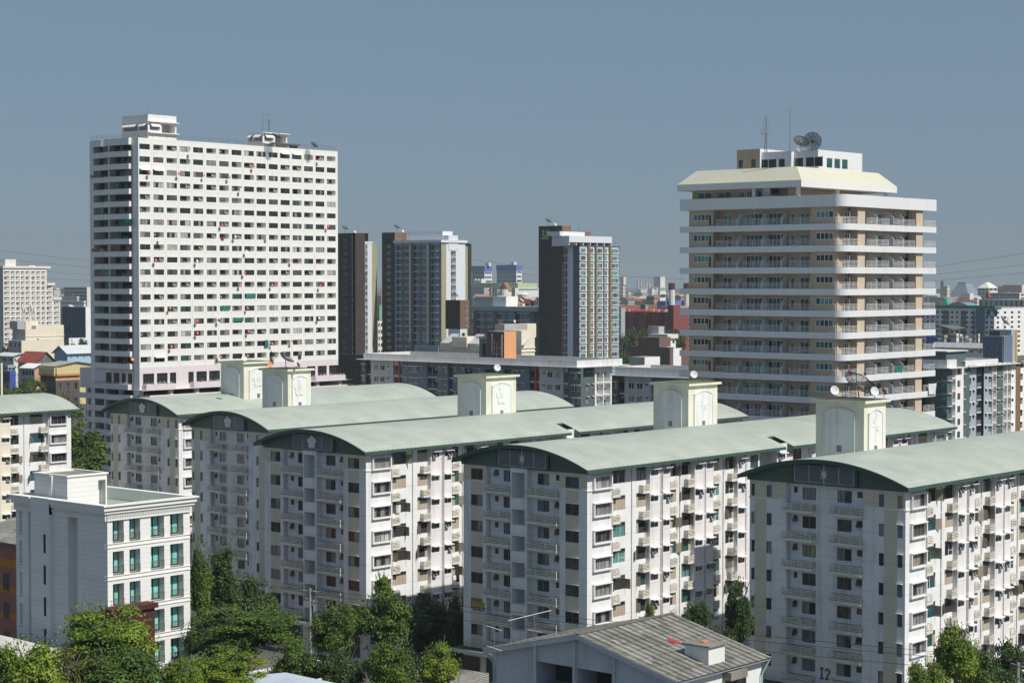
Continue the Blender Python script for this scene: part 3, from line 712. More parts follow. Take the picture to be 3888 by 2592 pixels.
    # ---- street-level canopy
    if front:
        cn = MB(); cn.fbox(F, Yr - .6, Yl + .5, 3.55, 3.95, 0.004, 1.6, 'slabc'); cn.fbox(F, Yr - .5, Yl + .4, 3.95, 3.99, .02, 1.5, 'darkslab'); b.part('canopy', cn)
        for i in range(5):
            u = Yr + 1 + i * W_ / 5; g, kd = window(F, u, u + W_ / 5 - .9, .6, 3.0, .02, 3, 'glass_dark', 'alu'); b.rep('shop_window', g, kd)
    return b
EST = {}
EST['Z'] = estate('Z', 120, 173.4, 239.3, 255.5, 2, 'flower', 'cream and white barrel-roofed block cut by the left edge of the photo', 11, None, front=False, side='back', pierm='pierZ')
EST['A'] = estate('A', 177.0, 229.8, 218.4, 234.4, 2, 'flower', 'barrel-roofed block with flower emblem right behind the classical white building', 12, None,
                  tanks=[(191.9, 221.3, 226.6, 197.6, 31.2, 'flower', False)], q=.97)
EST['B'] = estate('B', 166.8, 227.5, 187.4, 203.1, 2, 'flower', 'second flower-emblem gabled block from the left, dark trees hiding its foot', 13, None,
                  tanks=[(182.6, 201.2, 206.6, 187.0, 31.05, 'flower', True)], q=.97)
EST['C'] = estate('C', 152.4, 227.0, 154.9, 172.1, 1, 'flower', 'flower-emblem gabled block with open stair slots down its front', 14, 188.2,
                  tanks=[(187.4, 168.0, 173.1, 193.4, 31.0, 'flower', False)])
EST['D'] = estate('D', 152.6, 228.6, 122.9, 140.1, 1, 'star', 'star-emblem gabled block with open stair slots, behind the old corrugated-roofed house', 15, 188.4,
                  tanks=[(189.7, 137.0, 142.3, 195.8, 31.0, 'star', False)])
EST['E'] = estate('E', 159.3, 229.0, 90.0, 107.5, 2, 'star', 'nearest barrel-roofed block at the right, lettered I2 low on its front', 16, None,
                  tanks=[(173.1, 102.7, 108.5, 177.5, 31.1, 'star', True)], q=.957)
E_ = MB(); Fe = Face('x', 159.3 + .5); cu, cz = 98.9, 5.3
for a, c in (((.42, .55), (.42, -.45)), ((.25, .55), (.6, .55)), ((.22, -.45), (.6, -.45))):
    E_.tube(Fe.pt(cu + a[0], cz + a[1], .06), Fe.pt(cu + c[0], cz + c[1], .06), .07, 'black')
pts = [(.0, .3), (-.08, .5), (-.25, .55), (-.42, .45), (-.45, .25), (-.3, 0), (-.02, -.45), (-.5, -.45)]
E_.path([Fe.pt(cu + u, cz + z, .06) for u, z in pts], .065, 'black'); EST['E'].part('lettering', E_)
for e in EST.values(): e.done()
# ---------------------------------------------------------------- generic facade from measured bays
def zfor(x, y, py):              # height at which the vertical line over (x, y) crosses picture row py
    lo, hi = -50., 200.
    for _ in range(40):
        m = (lo + hi) / 2
        if proj((x, y, m))[1] > py: lo = m
        else: hi = m
    return lo
def railing(F, u0, u1, z0, z1, d, n=5, mat='railw', step=1.3, r=.02):
    m = MB()
    for i in range(n):
        z = z0 + (z1 - z0) * (i + 1) / n - .02; m.fbox(F, u0, u1, z - r, z + r, d - r, d + r, mat)
    k = max(1, int(abs(u1 - u0) / step))
    for i in range(k + 1):
        u = u0 + (u1 - u0) * i / k; m.fbox(F, u - r, u + r, z0, z1 + .01, d - r * 1.6, d - r * 1.1, mat)
    return m
def facade(b, F, vx, segs, ztop, zbot, pitch, n, z0, rnd, wall=None, back='interior2'):
    """segs: (xa, xb, material, offset, wins); wins: (xa, xb, dz, h, kind, opts); picture x gives positions, z0 is the head of floor 0"""
    wl = wall if wall is not None else MB()
    U = lambda x, off=0.: F.u(vx(x), off)
    out = []
    for xa, xb, mat, off, wins in segs:
        ua, ub = sorted((U(xa, off), U(xb, off))); holes = []; Fo = F.off(off)
        for k in range(n):
            zt = z0 - pitch * k
            for w_ in wins:
                x0, x1, dz, h, kind = w_[:5]; o = w_[5] if len(w_) > 5 else {}
                if o.get('only') is not None and k not in o['only']: continue
                u0, u1 = sorted((U(x0, off), U(x1, off))); z1 = zt - dz; za = z1 - h
                if za < zbot: continue
                if kind == 'b':
                    dep = o.get('dep', 1.5); holes.append((u0, u1, za, z1, dep, o.get('back', back)))
                    bl = MB(); bl.fbox(Fo, u0 - .02, u1 + .02, za - .22, za - .003, -.02, .12, o.get('slab', 'white2')); 
                    kids = [('railing', railing(Fo, u0 + .02, u1 - .02, za, za + .95, .04, o.get('nr', 4), o.get('rail', 'alu'), .6, .018))]
                    if o.get('ac', .5) > rnd.random(): kids.append(('air_conditioner', ac_unit(Fo, u0 + (u1 - u0) * rnd.uniform(.1, .5), z1 - .75, -.5)))
                    b.rep('balcony', bl, kids)
                    dw = (u1 - u0) * .55; du = u0 + (.1 if rnd.random() < .5 else (u1 - u0) - dw - .1)
                    g, kd = window(Fo, du, du + dw, za + .02, z1 - .35, -dep + .03, 2, rnd.choice(['glass_dark', 'glass_teal', 'curtain_dark', 'glass_blue']), 'aluw'); b.rep('balcony_door', g, kd)
                else:
                    holes.append((u0, u1, za, z1, .14, 'interior'))
                    g, kd = window(Fo, u0, u1, za, z1, -.09, o.get('n', 2), rnd.choice(o.get('gl', GL)), o.get('fr', 'aluw'), o.get('t', .05), o.get('bars', 0), g2=o.get('gl', GL)); b.rep('window', g, kd)
                    if kind == 'a': 
                        m = MB(); m.fbox(Fo, u0 - .1, u1 + .1, z1 + .06, z1 + .16, 0, .4, 'awning'); b.rep('awning', m)
        out.append((ua, ub, off, holes, mat))
    out.sort()
    for i, (a, c, o, hs, mt) in enumerate(out):
        if i + 1 < len(out): c = out[i + 1][0] if abs(out[i + 1][0] - c) < 1.2 else c
        wallface(wl, F, a, c, zbot, ztop, hs, mt, d=o)
        if i + 1 < len(out) and abs(out[i + 1][2] - o) > 1e-4:
            o2 = out[i + 1][2]; wl.face([F.pt(c, zbot, o), F.pt(c, zbot, o2), F.pt(c, ztop, o2), F.pt(c, ztop, o)], mt if o > o2 else out[i + 1][4])
    for (a, c, o, hs, mt) in (out[0], out[-1]):
        u = a if (a, c) == out[0][:2] else c
        if abs(o) > 1e-3: wl.face([F.pt(u, zbot, o), F.pt(u, zbot, 0), F.pt(u, ztop, 0), F.pt(u, ztop, o)], mt)
    if wall is None: b.part('wall', wl)
    return wl
def shell(mb, X0, X1, Y0, Y1, z0, z1, m, roof='concrete', zr=None):   # the unseen back walls and the flat roof
    mb.face([(X1, Y0, z0), (X1, Y1, z0), (X1, Y1, z1), (X1, Y0, z1)], m); mb.face([(X1, Y1, z0), (X0, Y1, z0), (X0, Y1, z1), (X1, Y1, z1)], m)
    z = zr if zr is not None else z1
    mb.face([(X0, Y0, z), (X1, Y0, z), (X1, Y1, z), (X0, Y1, z)], roof)
def parapet(mb, X0, X1, Y0, Y1, z0, z1, t, m):
    mb.box(X0, X1, Y0, Y0 + t, z0, z1, m); mb.box(X0, X1, Y1 - t, Y1, z0, z1, m); mb.box(X0, X0 + t, Y0 + t, Y1 - t, z0, z1, m); mb.box(X1 - t, X1, Y0 + t, Y1 - t, z0, z1, m)

# ---------------------------------------------------------------- the tall white slab
k1 = 1040 / 2330.; v1 = V(300, 380, k1)
WX, WY, WX1, WY1 = 266.7, 342.6, 327.6, 360.3
b = Bld('tower_block', (WX, WY, 0), 'tall white slab tower with rows of small dark windows, at the left', 'building')
rnd = random.Random(21); F = Face('x', WX); G = Face('y', WY)
PM('stairgrey', (.42, .43, .43), streak=.2)
wall = MB(); holes = []
ls = [520,637,750,862,976,1087,1197,1303,1408,1513,1617,1717,1818,1917,2015,2111]; rs = [609,724,838,951,1060,1171,1278,1386,1492,1592,1694,1795,1895,1993,2089,2184]
FP = 2.785; nfl = 18
for i, (a, c) in enumerate(zip(ls, rs)):
    u0, u1 = G.u(v1(a, 0)), G.u(v1(c, 0))
    for k in range(nfl):
        zt = 73.9 - FP * k; zb = zt - 1.22
        t = rnd.random()
        if t < .50:
            holes.append((u0, u1, zb, zt, .16, 'interior'))
            g, kd = window(G, u0, u1, zb, zt, -.1, 4 if rnd.random() < .6 else 2, rnd.choice(['glass_dark','glass_dark','glass_dark','glass_dark','glass_dark','curtain_grey','curtain_white','curtain_dark','glass_teal','curtain_dark']), 'alubrown' if rnd.random() < .5 else 'alu', .06, g2=['glass_dark','curtain_grey'])
            b.rep('window', g, kd)
        else:
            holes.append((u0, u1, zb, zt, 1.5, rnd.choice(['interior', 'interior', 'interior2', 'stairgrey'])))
            w_ = u1 - u0; off = rnd.choice([0, .35, .5]) * w_
            g, kd = window(G, u0 + off, u0 + off + w_ * .5, zb - .0, zt - .05, -1.47, 2, rnd.choice(['glass_dark','curtain_dark','glass_teal']), 'alu', .06); kd = list(kd)
            if rnd.random() < .8: kd.append(('railing', railing(G, u0 + .01, u1 - .01, zb - .05, zb + .2, .0, 1, 'railw', 3)))
            if rnd.random() < .5: kd.append(('air_conditioner', ac_unit(G, rnd.choice([u0 + .05, u1 - .95]), zt - .75, -.6, .85, .62)))
            b.rep('balcony_window', g, kd)
        if (i, k) in ((0, 2), (1, 2), (11, 0), (12, 0), (1, 17)):
            m = MB(); z = zt + .12; m.face([G.pt(u0-.1, z, .01), G.pt(u1+.1, z, .01), G.pt(u1+.1, z-.3, .8), G.pt(u0-.1, z-.3, .8)], 'awning'); m.face([G.pt(u0-.1, z-.3, .8), G.pt(u1+.1, z-.3, .8), G.pt(u1+.1, z-.42, .8), G.pt(u0-.1, z-.42, .8)], 'awning'); b.rep('awning', m)
# vertical joints are shallow real grooves
zsem = 24.2
for a, c in zip(rs[:-1], ls[1:]):
    u = (G.u(v1(a, 0)) + G.u(v1(c, 0))) / 2; holes.append((u - .012, u + .012, zsem, 74.6, .02))
wallface(wall, G, WX, WX1, zsem, 75.2, holes, 'whiteT')
# narrow side: end wall, two balcony stacks, corner pier
ye = lambda x: F.u((330 + x * 400 / 2091., 0))
yA, yB, yC, yD = ye(145), ye(345), ye(460), ye(905)
wallface(wall, F, yA, WY1, 0, 75.2, [], 'whiteT'); wallface(wall, F, WY, yD, 0, 75.2, [], 'whiteT')
wallface(wall, F, yC, yC + .5, zsem - .1, 75.2, [], 'whiteT')
wallface(wall, F, yD, yC, zsem, 75.2, [], 'interior', d=-1.7); wallface(wall, F, yC + .5, yA, zsem, 75.2, [], 'interior2', d=-1.7)
for y in (yD, yC, yC + .5, yA): wall.face([F.pt(y, zsem, 0), F.pt(y, zsem, -1.7), F.pt(y, 75.2, -1.7), F.pt(y, 75.2, 0)], 'whiteT')
shell(wall, WX, WX1, WY, WY1, 0, 75.2, 'whiteT', 'concrete', 74.3)
parapet(wall, WX + .01, WX1 - .01, WY + .01, WY1 - .01, 74.3, 75.21, .25, 'whiteT')
b.part('wall', wall)
for k in range(-1, nfl):
    zt = 72.35 - FP * k; zb = zt - 1.2
    if k == -1: zt = 75.25; zb = 73.75
    o = 1.15
    P = [(WX, yA), (WX - .55, yA - .1), (WX - .75, yB), (WX - .15, yC + .3), (WX, yC + .3)]
    m = MB(); m.extr(P[::-1] if False else P, zb, zt, 'whiteT'); kd = [('railing', MB())]
    r_ = kd[0][1]
    for p, q in zip(P[1:-2], P[2:-1]): r_.tube((p[0] + .05, p[1], zt + .32), (q[0] + .05, q[1], zt + .32), .03, 'alu', 4)
    if k >= 0: b.rep('balcony', m, kd)
    else: b.rep('balcony', m)
    P = [(WX, yC - .05), (WX - o - .45, yC - .05), (WX - o + .35, yD + .05), (WX, yD + .05)]
    m = MB(); m.extr(P, zb, zt, 'whiteT')
    if k >= 0:
        r_ = MB(); r_.tube((P[1][0] + .05, P[1][1], zt + .32), (P[2][0] + .05, P[2][1], zt + .32), .03, 'alu', 4); b.rep('balcony', m, [('railing', r_)])
        g = MB()
        u = yD + .3
        while u < yC - .5:
            w_ = rnd.choice([1.2, 1.6, 2.0]); w_ = min(w_, yC - .3 - u)
            if rnd.random() < .75: g.fquad(F, u, u + w_ - .1, zt - .1, zt + 1.45, -1.6 if rnd.random() < .5 else .0, rnd.choice(['glass_dark', 'glass_dark', 'curtain_dark', 'glass_teal', 'glass_grey']))
            u += w_
        u = yC + .7
        while u < yA - .4:
            w_ = rnd.choice([1.2, 1.6]); w_ = min(w_, yA - .2 - u)
            if rnd.random() < .7: g.fquad(F, u, u + w_ - .1, zt - .1, zt + 1.45, -1.6 if rnd.random() < .5 else .0, rnd.choice(['glass_dark', 'glass_teal', 'glass_teal2', 'curtain_dark', 'glass_grey']))
            u += w_
        b.rep('window', g)
        if rnd.random() < .6: b.rep('air_conditioner', ac_unit(F, yD + rnd.uniform(.3, 4), zt + .02, -1.2, .9, .65))
    else: b.rep('balcony', m)
cp = MB(); cp.tube((WX - .12, yD - .25, 3), (WX - .12, yD - .25, 74), .09, 'pipe', 8); b.part('drain_pipe', cp)
# rooftop rail and penthouses
rr = MB(); ptsr = [(WX + .4, WY1 - .4), (WX + .4, WY + .4), (WX1 - .4, WY + .4)]
for z in (75.9, 76.35): rr.path([(x, y, z) for x, y in ptsr], .035, 'alu', 4)
for i in range(10): rr.tube((WX + .4, WY + .4 + i * 1.9, 75.1), (WX + .4, WY + .4 + i * 1.9, 76.35), .035, 'alu', 4)
for i in range(31): rr.tube((WX + .4 + i * 2, WY + .4, 75.1), (WX + .4 + i * 2, WY + .4, 76.35), .035, 'alu', 4)
b.part('roof_railing', rr)
def penthouse(X0, Y0, X1, Y1, zt, zwin, lab=None):
    m = MB(); Fp, Gp = Face('x', X0), Face('y', Y0)
    wallface(m, Fp, Y0, Y1, 74.3, zt, [(Y0 + .3, Y0 + 3.2, zwin - 1.3, zwin + .35, .7, 'stairgrey'), (Y0 + 3.7, Y1 - .5, zwin - 1.3, zwin + .3, .7, 'stairgrey')], 'whiteT')
    wallface(m, Gp, X0, X1, 74.3, zt, [(X0 + .5, X0 + 3.4, zwin - 1.1, zwin + .4, .7, 'stairgrey'), (X0 + 3.9, X1 - .4, zwin - 1.7, zwin + .4, 2.2, 'stairgrey')], 'whiteT')
    m.face([(X1, Y0, 74), (X1, Y1, 74), (X1, Y1, zt), (X1, Y0, zt)], 'whiteT'); m.face([(X1, Y1, 74), (X0, Y1, 74), (X0, Y1, zt), (X1, Y1, zt)], 'whiteT'); m.face([(X0, Y0, zt), (X1, Y0, zt), (X1, Y1, zt), (X0, Y1, zt)], 'concrete')
    p = b.part('penthouse', m)
    s = MB(); s.fbox(Gp, X0 + .1, X1 + .4, zwin + .55, zwin + .7, 0, .6, 'whiteT'); s.build('ledge', p)
    s = MB(); s.fbox(Gp, X0 + .1, X1 + .4, zwin - 1.95, zwin - 1.75, 0, .6, 'whiteT'); s.build('ledge', p)
    for Fq, a, c in ((Fp, Y0 + .35, Y0 + 2.8), (Fp, Y0 + 3.8, Y1 - .6), (Gp, X0 + .6, X0 + 3.2)):
        s = MB(); s.face([Fq.pt(a, zwin + .25, .02), Fq.pt(c, zwin + .25, .02), Fq.pt(c, zwin - .35, .7), Fq.pt(a, zwin - .35, .7)], 'awning'); s.face([Fq.pt(a, zwin - .35, .7), Fq.pt(c, zwin - .35, .7), Fq.pt(c, zwin - .55, .7), Fq.pt(a, zwin - .55, .7)], 'awning'); s.build('awning', p)
penthouse(271.4, 345.1, 279.5, 354.5, 80.8, 78.6)
x2 = Face('y', 346.).u(v1(1568, 0)); penthouse(x2, 346., Face('y', 346.).u(v1(1775, 0)), Face('x', x2).u(v1(1437, 0)), zfor(x2, 346., v1(0, 272)[1]), zfor(x2, 346., v1(0, 300)[1]))
sl_ = MB(); xs = Face('y', 344.).u(v1(1665, 0)); xe_ = Face('y', 344.).u(v1(1875, 0)); zz = zfor(xs, 344., v1(0, 362)[1])
sl_.box(xs - .2, xe_ + .3, 343.8, 347.5, zz - .25, zz, 'concdark'); sl_.box(xs, xs + .4, 344, 347, 74.4, zz - .25, 'concrete'); sl_.box(xe_ - .4, xe_, 344, 347, 74.4, zz - .25, 'concrete'); b.part('roof_shelter', sl_)
# pink podium: lobby windows, planters, parking decks
vp = V(300, 1330, 500 / 2119.); v2 = V(300, 1000, k1)
pod = MB(); hs = []; YP = 365.2
for a, c in ((1020, 1200), (1245, 1417), (1455, 1555)):
    u0, u1 = G.u(vp(a, 0)), G.u(vp(c, 0)); hs.append((u0, u1, 20.2, 22.8, .2, 'interior')); g, kd = window(G, u0, u1, 20.2, 22.8, -.12, 4 if c - a > 120 else 2, 'glass_dark', 'alubrown', .05, 2); b.rep('lobby_window', g, kd)
for a, c in ((926, 972), (995, 1083), (1103, 1195), (1240, 1330), (1400, 1490), (1600, 1690), (1760, 1850), (1937, 2008), (2028, 2105), (2125, 2203)):
    u0, u1 = G.u(v2(a, 0)), G.u(v2(c, 0)); hs.append((u0, u1, 20.2, 22.8, .2, 'interior')); g, kd = window(G, u0, u1, 20.2, 22.8, -.12, 4, 'glass_dark', 'alubrown', .05, 2); b.rep('lobby_window', g, kd)
wallface(pod, G, WX, WX1, 19.1, zsem, hs, 'pinkT')
hs = []
for a, c in ((425, 515), (547, 640), (675, 742), (777, 845)):
    u0, u1 = sorted((F.u(vp(a, 0)), F.u(vp(c, 0)))); hs.append((u0, u1, 20.2, 22.8, .2, 'interior')); g, kd = window(F, u0, u1, 20.2, 22.8, -.12, 2, 'glass_dark', 'alubrown', .05); b.rep('lobby_window', g, kd)
wallface(pod, F, yD, yA, 19.1, zsem, hs, 'pinkT'); 
pod.box(WX + .5, WX + 8, WY1, YP, 19.2, 23.6, 'pinkT')
for k in range(8):                                   # decks
    zt = 18.0 - 2.72 * k; 
    if zt < 1: break
    dk = MB(); Y0_, X0_ = WY - 1.6, WX - .4
    P = [(X0_, YP), (X0_, yC), (X0_ - .9, yC - .4), (X0_ - .4, yD), (X0_, yD - .3), (X0_, WY - .1), (X0_ + 1.7, WY - .1), (X0_ + 1.7, Y0_), (WX1 - 2, Y0_), (WX1 - 2, Y0_), (WX1 + 4, Y0_), (WX1 + 4, Y0_ + 8), (WX1 + 4, YP)]
    P = [p for i, p in enumerate(P) if i == 0 or p != P[i - 1]]
    for p, q in zip(P[:-1], P[1:]):                  # parapet bands follow the deck edge
        d = Vector((q[0] - p[0], q[1] - p[1])); n = Vector((d.y, -d.x)).normalized() * .2
        dk.extr([(p[0], p[1]), (q[0], q[1]), (q[0] - n.x, q[1] - n.y), (p[0] - n.x, p[1] - n.y)], zt - 1.1, zt, 'pinkT')
    dk.extr(P, zt - 1.25, zt - 1.1, 'pinkT', 'concrete'); b.part('parking_deck', dk)
core = MB(); core.box(WX + 7, WX1 - 3, WY + 6, YP - 4, 0, 19.2, 'interior')
core.extr([(WX - .3, YP), (WX - .3, WY - 1.5), (WX1 + 3.5, WY - 1.5), (WX1 + 3.5, YP)], 19.1, 19.2, 'pinkT'); 
b.part('podium_core', core)
for (x, y) in [(WX + .3, WY + .2), (WX + .6, 350), (WX + .6, 355.5), (WX + .4, 362)] + [(WX + 8 + i * 7.5, WY - .7) for i in range(8)]:
    m = MB(); m.box(x, x + .9, y, y + .9, 0, 19.15, 'pinkT'); b.part('column', m)
b.part('podium', pod)
PM('plantmix', (.12, .12, .05), var=.5, streak=.6, dirt=(.20, .06, .06))
for Fq, a, c, dd in ((G, G.u(vp(1075, 0), 1.5), G.u(vp(1550, 0), 1.5), 1.5), (G, G.u(v2(975, 0), 1.5), G.u(v2(1200, 0), 1.5) + 6, 1.5), (G, G.u(v2(2010, 0), 1.5), G.u(v2(2265, 0), 1.5), 1.5), (F, yD + .2, yC - .2, 1.3), (F, yC + .3, yA + .2, .9)):
    m = MB(); a, c = sorted((a, c)); m.fbox(Fq, a, c, 19.2, 20.4, 0, dd, 'pinkT'); o = b.part('planter', m)
    m = MB(); r2 = random.Random(int(a * 10))
    for i in range(int((c - a) * 22)):
        u = r2.uniform(a, c); z = 20.35 + r2.random() ** 2 * .45; d0 = r2.uniform(.2, dd); s_ = r2.uniform(.08, .2); an = r2.uniform(0, 6)
        m.face([Fq.pt(u, z, d0), Fq.pt(u + s_ * cos(an), z + s_ * .4, d0 + s_ * sin(an)), Fq.pt(u + s_ * .6, z + s_, d0), Fq.pt(u - s_ * .5, z + s_ * .8, d0 + .05)], 'leaf_dark' if r2.random() < .6 else 'leafred')
    m.build('flowers', o)
MATS['leaf_dark'] = lambda n: mk_leaf(n, (.020, .050, .010), (.06, .11, .018)); MATS['leafred'] = lambda n: mk_plain(n, (.25, .06, .06))
b.done(); WT = b

# ---------------------------------------------------------------- the beige tower
b = Bld('condominium_tower', (247.6, 150.5, 0), 'beige tower wrapped in white balcony bands under a cream metal roof, at the right', 'building')
rnd = random.Random(33); BX, BY, BX1, BY1 = 247.6, 150.5, 275.8, 180.6
k4 = 1100 / 2352.; v4 = V(2540, 380, k4); F = Face('x', BX); G = Face('y', BY)
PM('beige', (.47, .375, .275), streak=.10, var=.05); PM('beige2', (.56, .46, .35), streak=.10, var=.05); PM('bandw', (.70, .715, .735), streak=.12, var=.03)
MATS['creamroof'] = lambda n: mk_ribs(n, (.60, .59, .47), 0, .5, .45, dark=.7, var=.05, corr=.5, bump=.3)
MATS['creamroofy'] = lambda n: mk_ribs(n, (.60, .59, .47), 1, .5, .45, dark=.7, var=.05, corr=.5, bump=.3)
def band_path(o=0.):
    P = []
    for y in [BY1 - i * (BY1 - BY - 1.8) / 30 for i in range(31)]:
        t = (y - BY) / (BY1 - BY); P.append((BX - o + .18 * (1 - cos(t * 2 * pi * 4)) * .5, y))
    for i in range(1, 8):
        a = i / 8 * pi / 2; P.append((BX - o + (1.8 + o) * (1 - cos(a)), BY - o + (1.8 + o) * (1 - sin(a))))
    L_ = BX1 - BX - 1.8
    for i in range(61):
        x = BX + 1.8 + L_ * i / 60; t = i / 60
        dip = .38 * (max(0, 1 - abs(t - .36) / .05) + max(0, 1 - abs(t - .63) / .05)) + (0 if t < .36 else .12)
        P.append((x, BY - o + dip))
    return P
BPATH = band_path()
def band(mb, z0, z1, t=.18, m='bandw'):
    inn = []
    n = len(BPATH)
    for i, p in enumerate(BPATH):
        a = Vector(BPATH[max(0, i - 1)]); c = Vector(BPATH[min(n - 1, i + 1)]); d = (c - a).normalized(); inn.append((p[0] - d.y * -t * -1 if False else p[0] + (-d.y) * t * 1, p[1] + d.x * t))
    for i in range(n - 1):
        p, q, pi_, qi = BPATH[i], BPATH[i + 1], inn[i], inn[i + 1]
        mb.face([(*p, z0), (*q, z0), (*q, z1), (*p, z1)], m); mb.face([(*pi_, z1), (*qi, z1), (*qi, z0), (*pi_, z0)], m)
        mb.face([(*p, z1), (*q, z1), (*qi, z1), (*pi_, z1)], m); mb.face([(*p, z0), (*pi_, z0), (*qi, z0), (*q, z0)], m)
    for j, k in ((0, 1), (n - 1, 0)):
        p, pi_ = BPATH[j], inn[j]; mb.face([(*p, z0), (*p, z1), (*pi_, z1), (*pi_, z0)], m)
    mb.face([(*p, z0 + .02) for p in BPATH] + [(BX1, BY1, z0 + .02)], m)      # slab underside
    mb.face([(*p, z0 + .2) for p in BPATH] + [(BX1, BY1, z0 + .2)], 'concrete')
NB = 15; BP = 3.262
m = MB(); band(m, 54.6, 56.4); b.part('parapet', m)
for k in range(NB + 1):
    zt = 52.08 - BP * k
    if zt < 2: break
    m = MB(); band(m, zt - .95, zt); b.part('balcony_band', m)
X = lambda x, off=0.: F.u((2540 + x * k4, 0), off); Xr = lambda x, off=0.: G.u((2540 + x * k4, 0), off)
REC = -1.9
wl = MB()
hL = {}; 
segL = [(162, 360, 'beige', -.4), (360, 1147, 'beige', REC), (1147, 1368, 'beige', -.4), (1368, 1440, 'beige', REC)]
wins = [(198, 322, -.4, 'w4'), (368, 384, REC, 'sl'), (443, 508, REC, 'd2'), (563, 582, REC, 'sl'), (628, 757, REC, 'd4'), (812, 938, REC, 'd4'), (990, 1017, REC, 'sl'), (1068, 1137, REC, 'd2'), (1194, 1330, -.4, 'w4'), (1383, 1400, REC, 'sl'), (1428, 1464, REC, 'd2')]
TG = ['glass_teal', 'glass_teal', 'glass_dark', 'glass_teal2', 'glass_blue', 'curtain_teal', 'glass_dark']
ZF = [53.6 - BP * k for k in range(NB)]               # underside of the band above each storey is ZF+1
for a, c, mt, off in segL:
    u0, u1 = sorted((X(a, off), X(c, off)))
    if a == 360: u1, u0 = X(360, -.4), X(1147, -.4)
    if a == 1368: u0, u1 = BY + 2.0, X(1368, -.4)
    hs = []
    for wa, wc, wo, kind in wins:
        if not (a <= wa and wc <= c + 30): continue
        w0, w1 = sorted((X(wa, wo), X(wc, wo)))
        for k in range(NB - 1):
            zf = 52.08 - BP * k - .75                 # floor level of the storey above band k .. use storey k between bands k-1 and k
            fl = zf; hd = {'w4': (fl + 1.62, fl + 2.65), 'sl': (fl + .9, fl + 2.45), 'd2': (fl + .02, fl + 2.5), 'd4': (fl + .02, fl + 2.6)}[kind]
            hs.append((w0, w1, hd[0], hd[1], .1, 'interior')); g, kd = window(F.off(wo), w0, w1, hd[0], hd[1], -.05, {'w4': 4, 'sl': 1, 'd2': 2, 'd4': 4}[kind], rnd.choice(TG), 'aluw', .07, g2=TG); b.rep('window' if kind in ('w4', 'sl') else 'balcony_door', g, kd)
    wallface(wl, F, u0, u1, 0, 56, hs, mt, d=off)
for y in (X(360, -.4), X(1147, -.4), X(1368, -.4)): wl.face([F.pt(y, 0, -.4), F.pt(y, 0, REC), F.pt(y, 56, REC), F.pt(y, 56, -.4)], 'beige')
yL = X(162, -.4); wl.face([F.pt(yL, 0, -.4), F.pt(yL, 0, -3), F.pt(yL, 56, -3), F.pt(yL, 56, -.4)], 'beige'); 
wl.box(BX + 2.5, BX1 - 1.7, BY + 2.5, BY1 - 1.6, 0, 56.0, 'beige')
# right side
colw = [(1548, 1607), (2022, 2075)]
for a, c in colw:
    u0, u1 = Xr(a, -.12), Xr(c, -.12); m = MB(); m.box(u0, u1, BY + .5, BY + 1.9, 0, 54.7, 'beige2'); b.part('column', m)
R2 = -2.2; u0, u1 = BX + 1.9, BX1 - 4.0
hs = []
for wa, wc, kind in ((1612, 1625, 'sl'), (1655, 1727, 'd2'), (1770, 1838, 'd2'), (1885, 1940, 'd2')):
    w0, w1 = Xr(wa, R2), Xr(wc, R2)
    for k in range(NB - 1):
        fl = 52.08 - BP * k - .75; hd = (fl + .02, fl + 2.5) if kind != 'sl' else (fl + .2, fl + 2.4)
        hs.append((w0, w1, hd[0], hd[1], .1, 'interior')); g, kd = window(G.off(R2), w0, w1, hd[0], hd[1], -.05, 2, rnd.choice(TG), 'aluw', .07, g2=TG); b.rep('balcony_door', g, kd)
wallface(wl, G, u0, u1 + .2, 0, 56, hs, 'beige2', d=R2)
wl.face([(BX - REC, BY - R2, 0), (BX - REC, BY + 2, 0), (BX - REC, BY + 2, 56), (BX - REC, BY - R2, 56)], 'beige')
wl.face([(u1 + .2, BY + 2.2, 0), (u1 + .2, BY + 9, 0), (u1 + .2, BY + 9, 56), (u1 + .2, BY + 2.2, 56)], 'beige')
b.part('wall', wl)
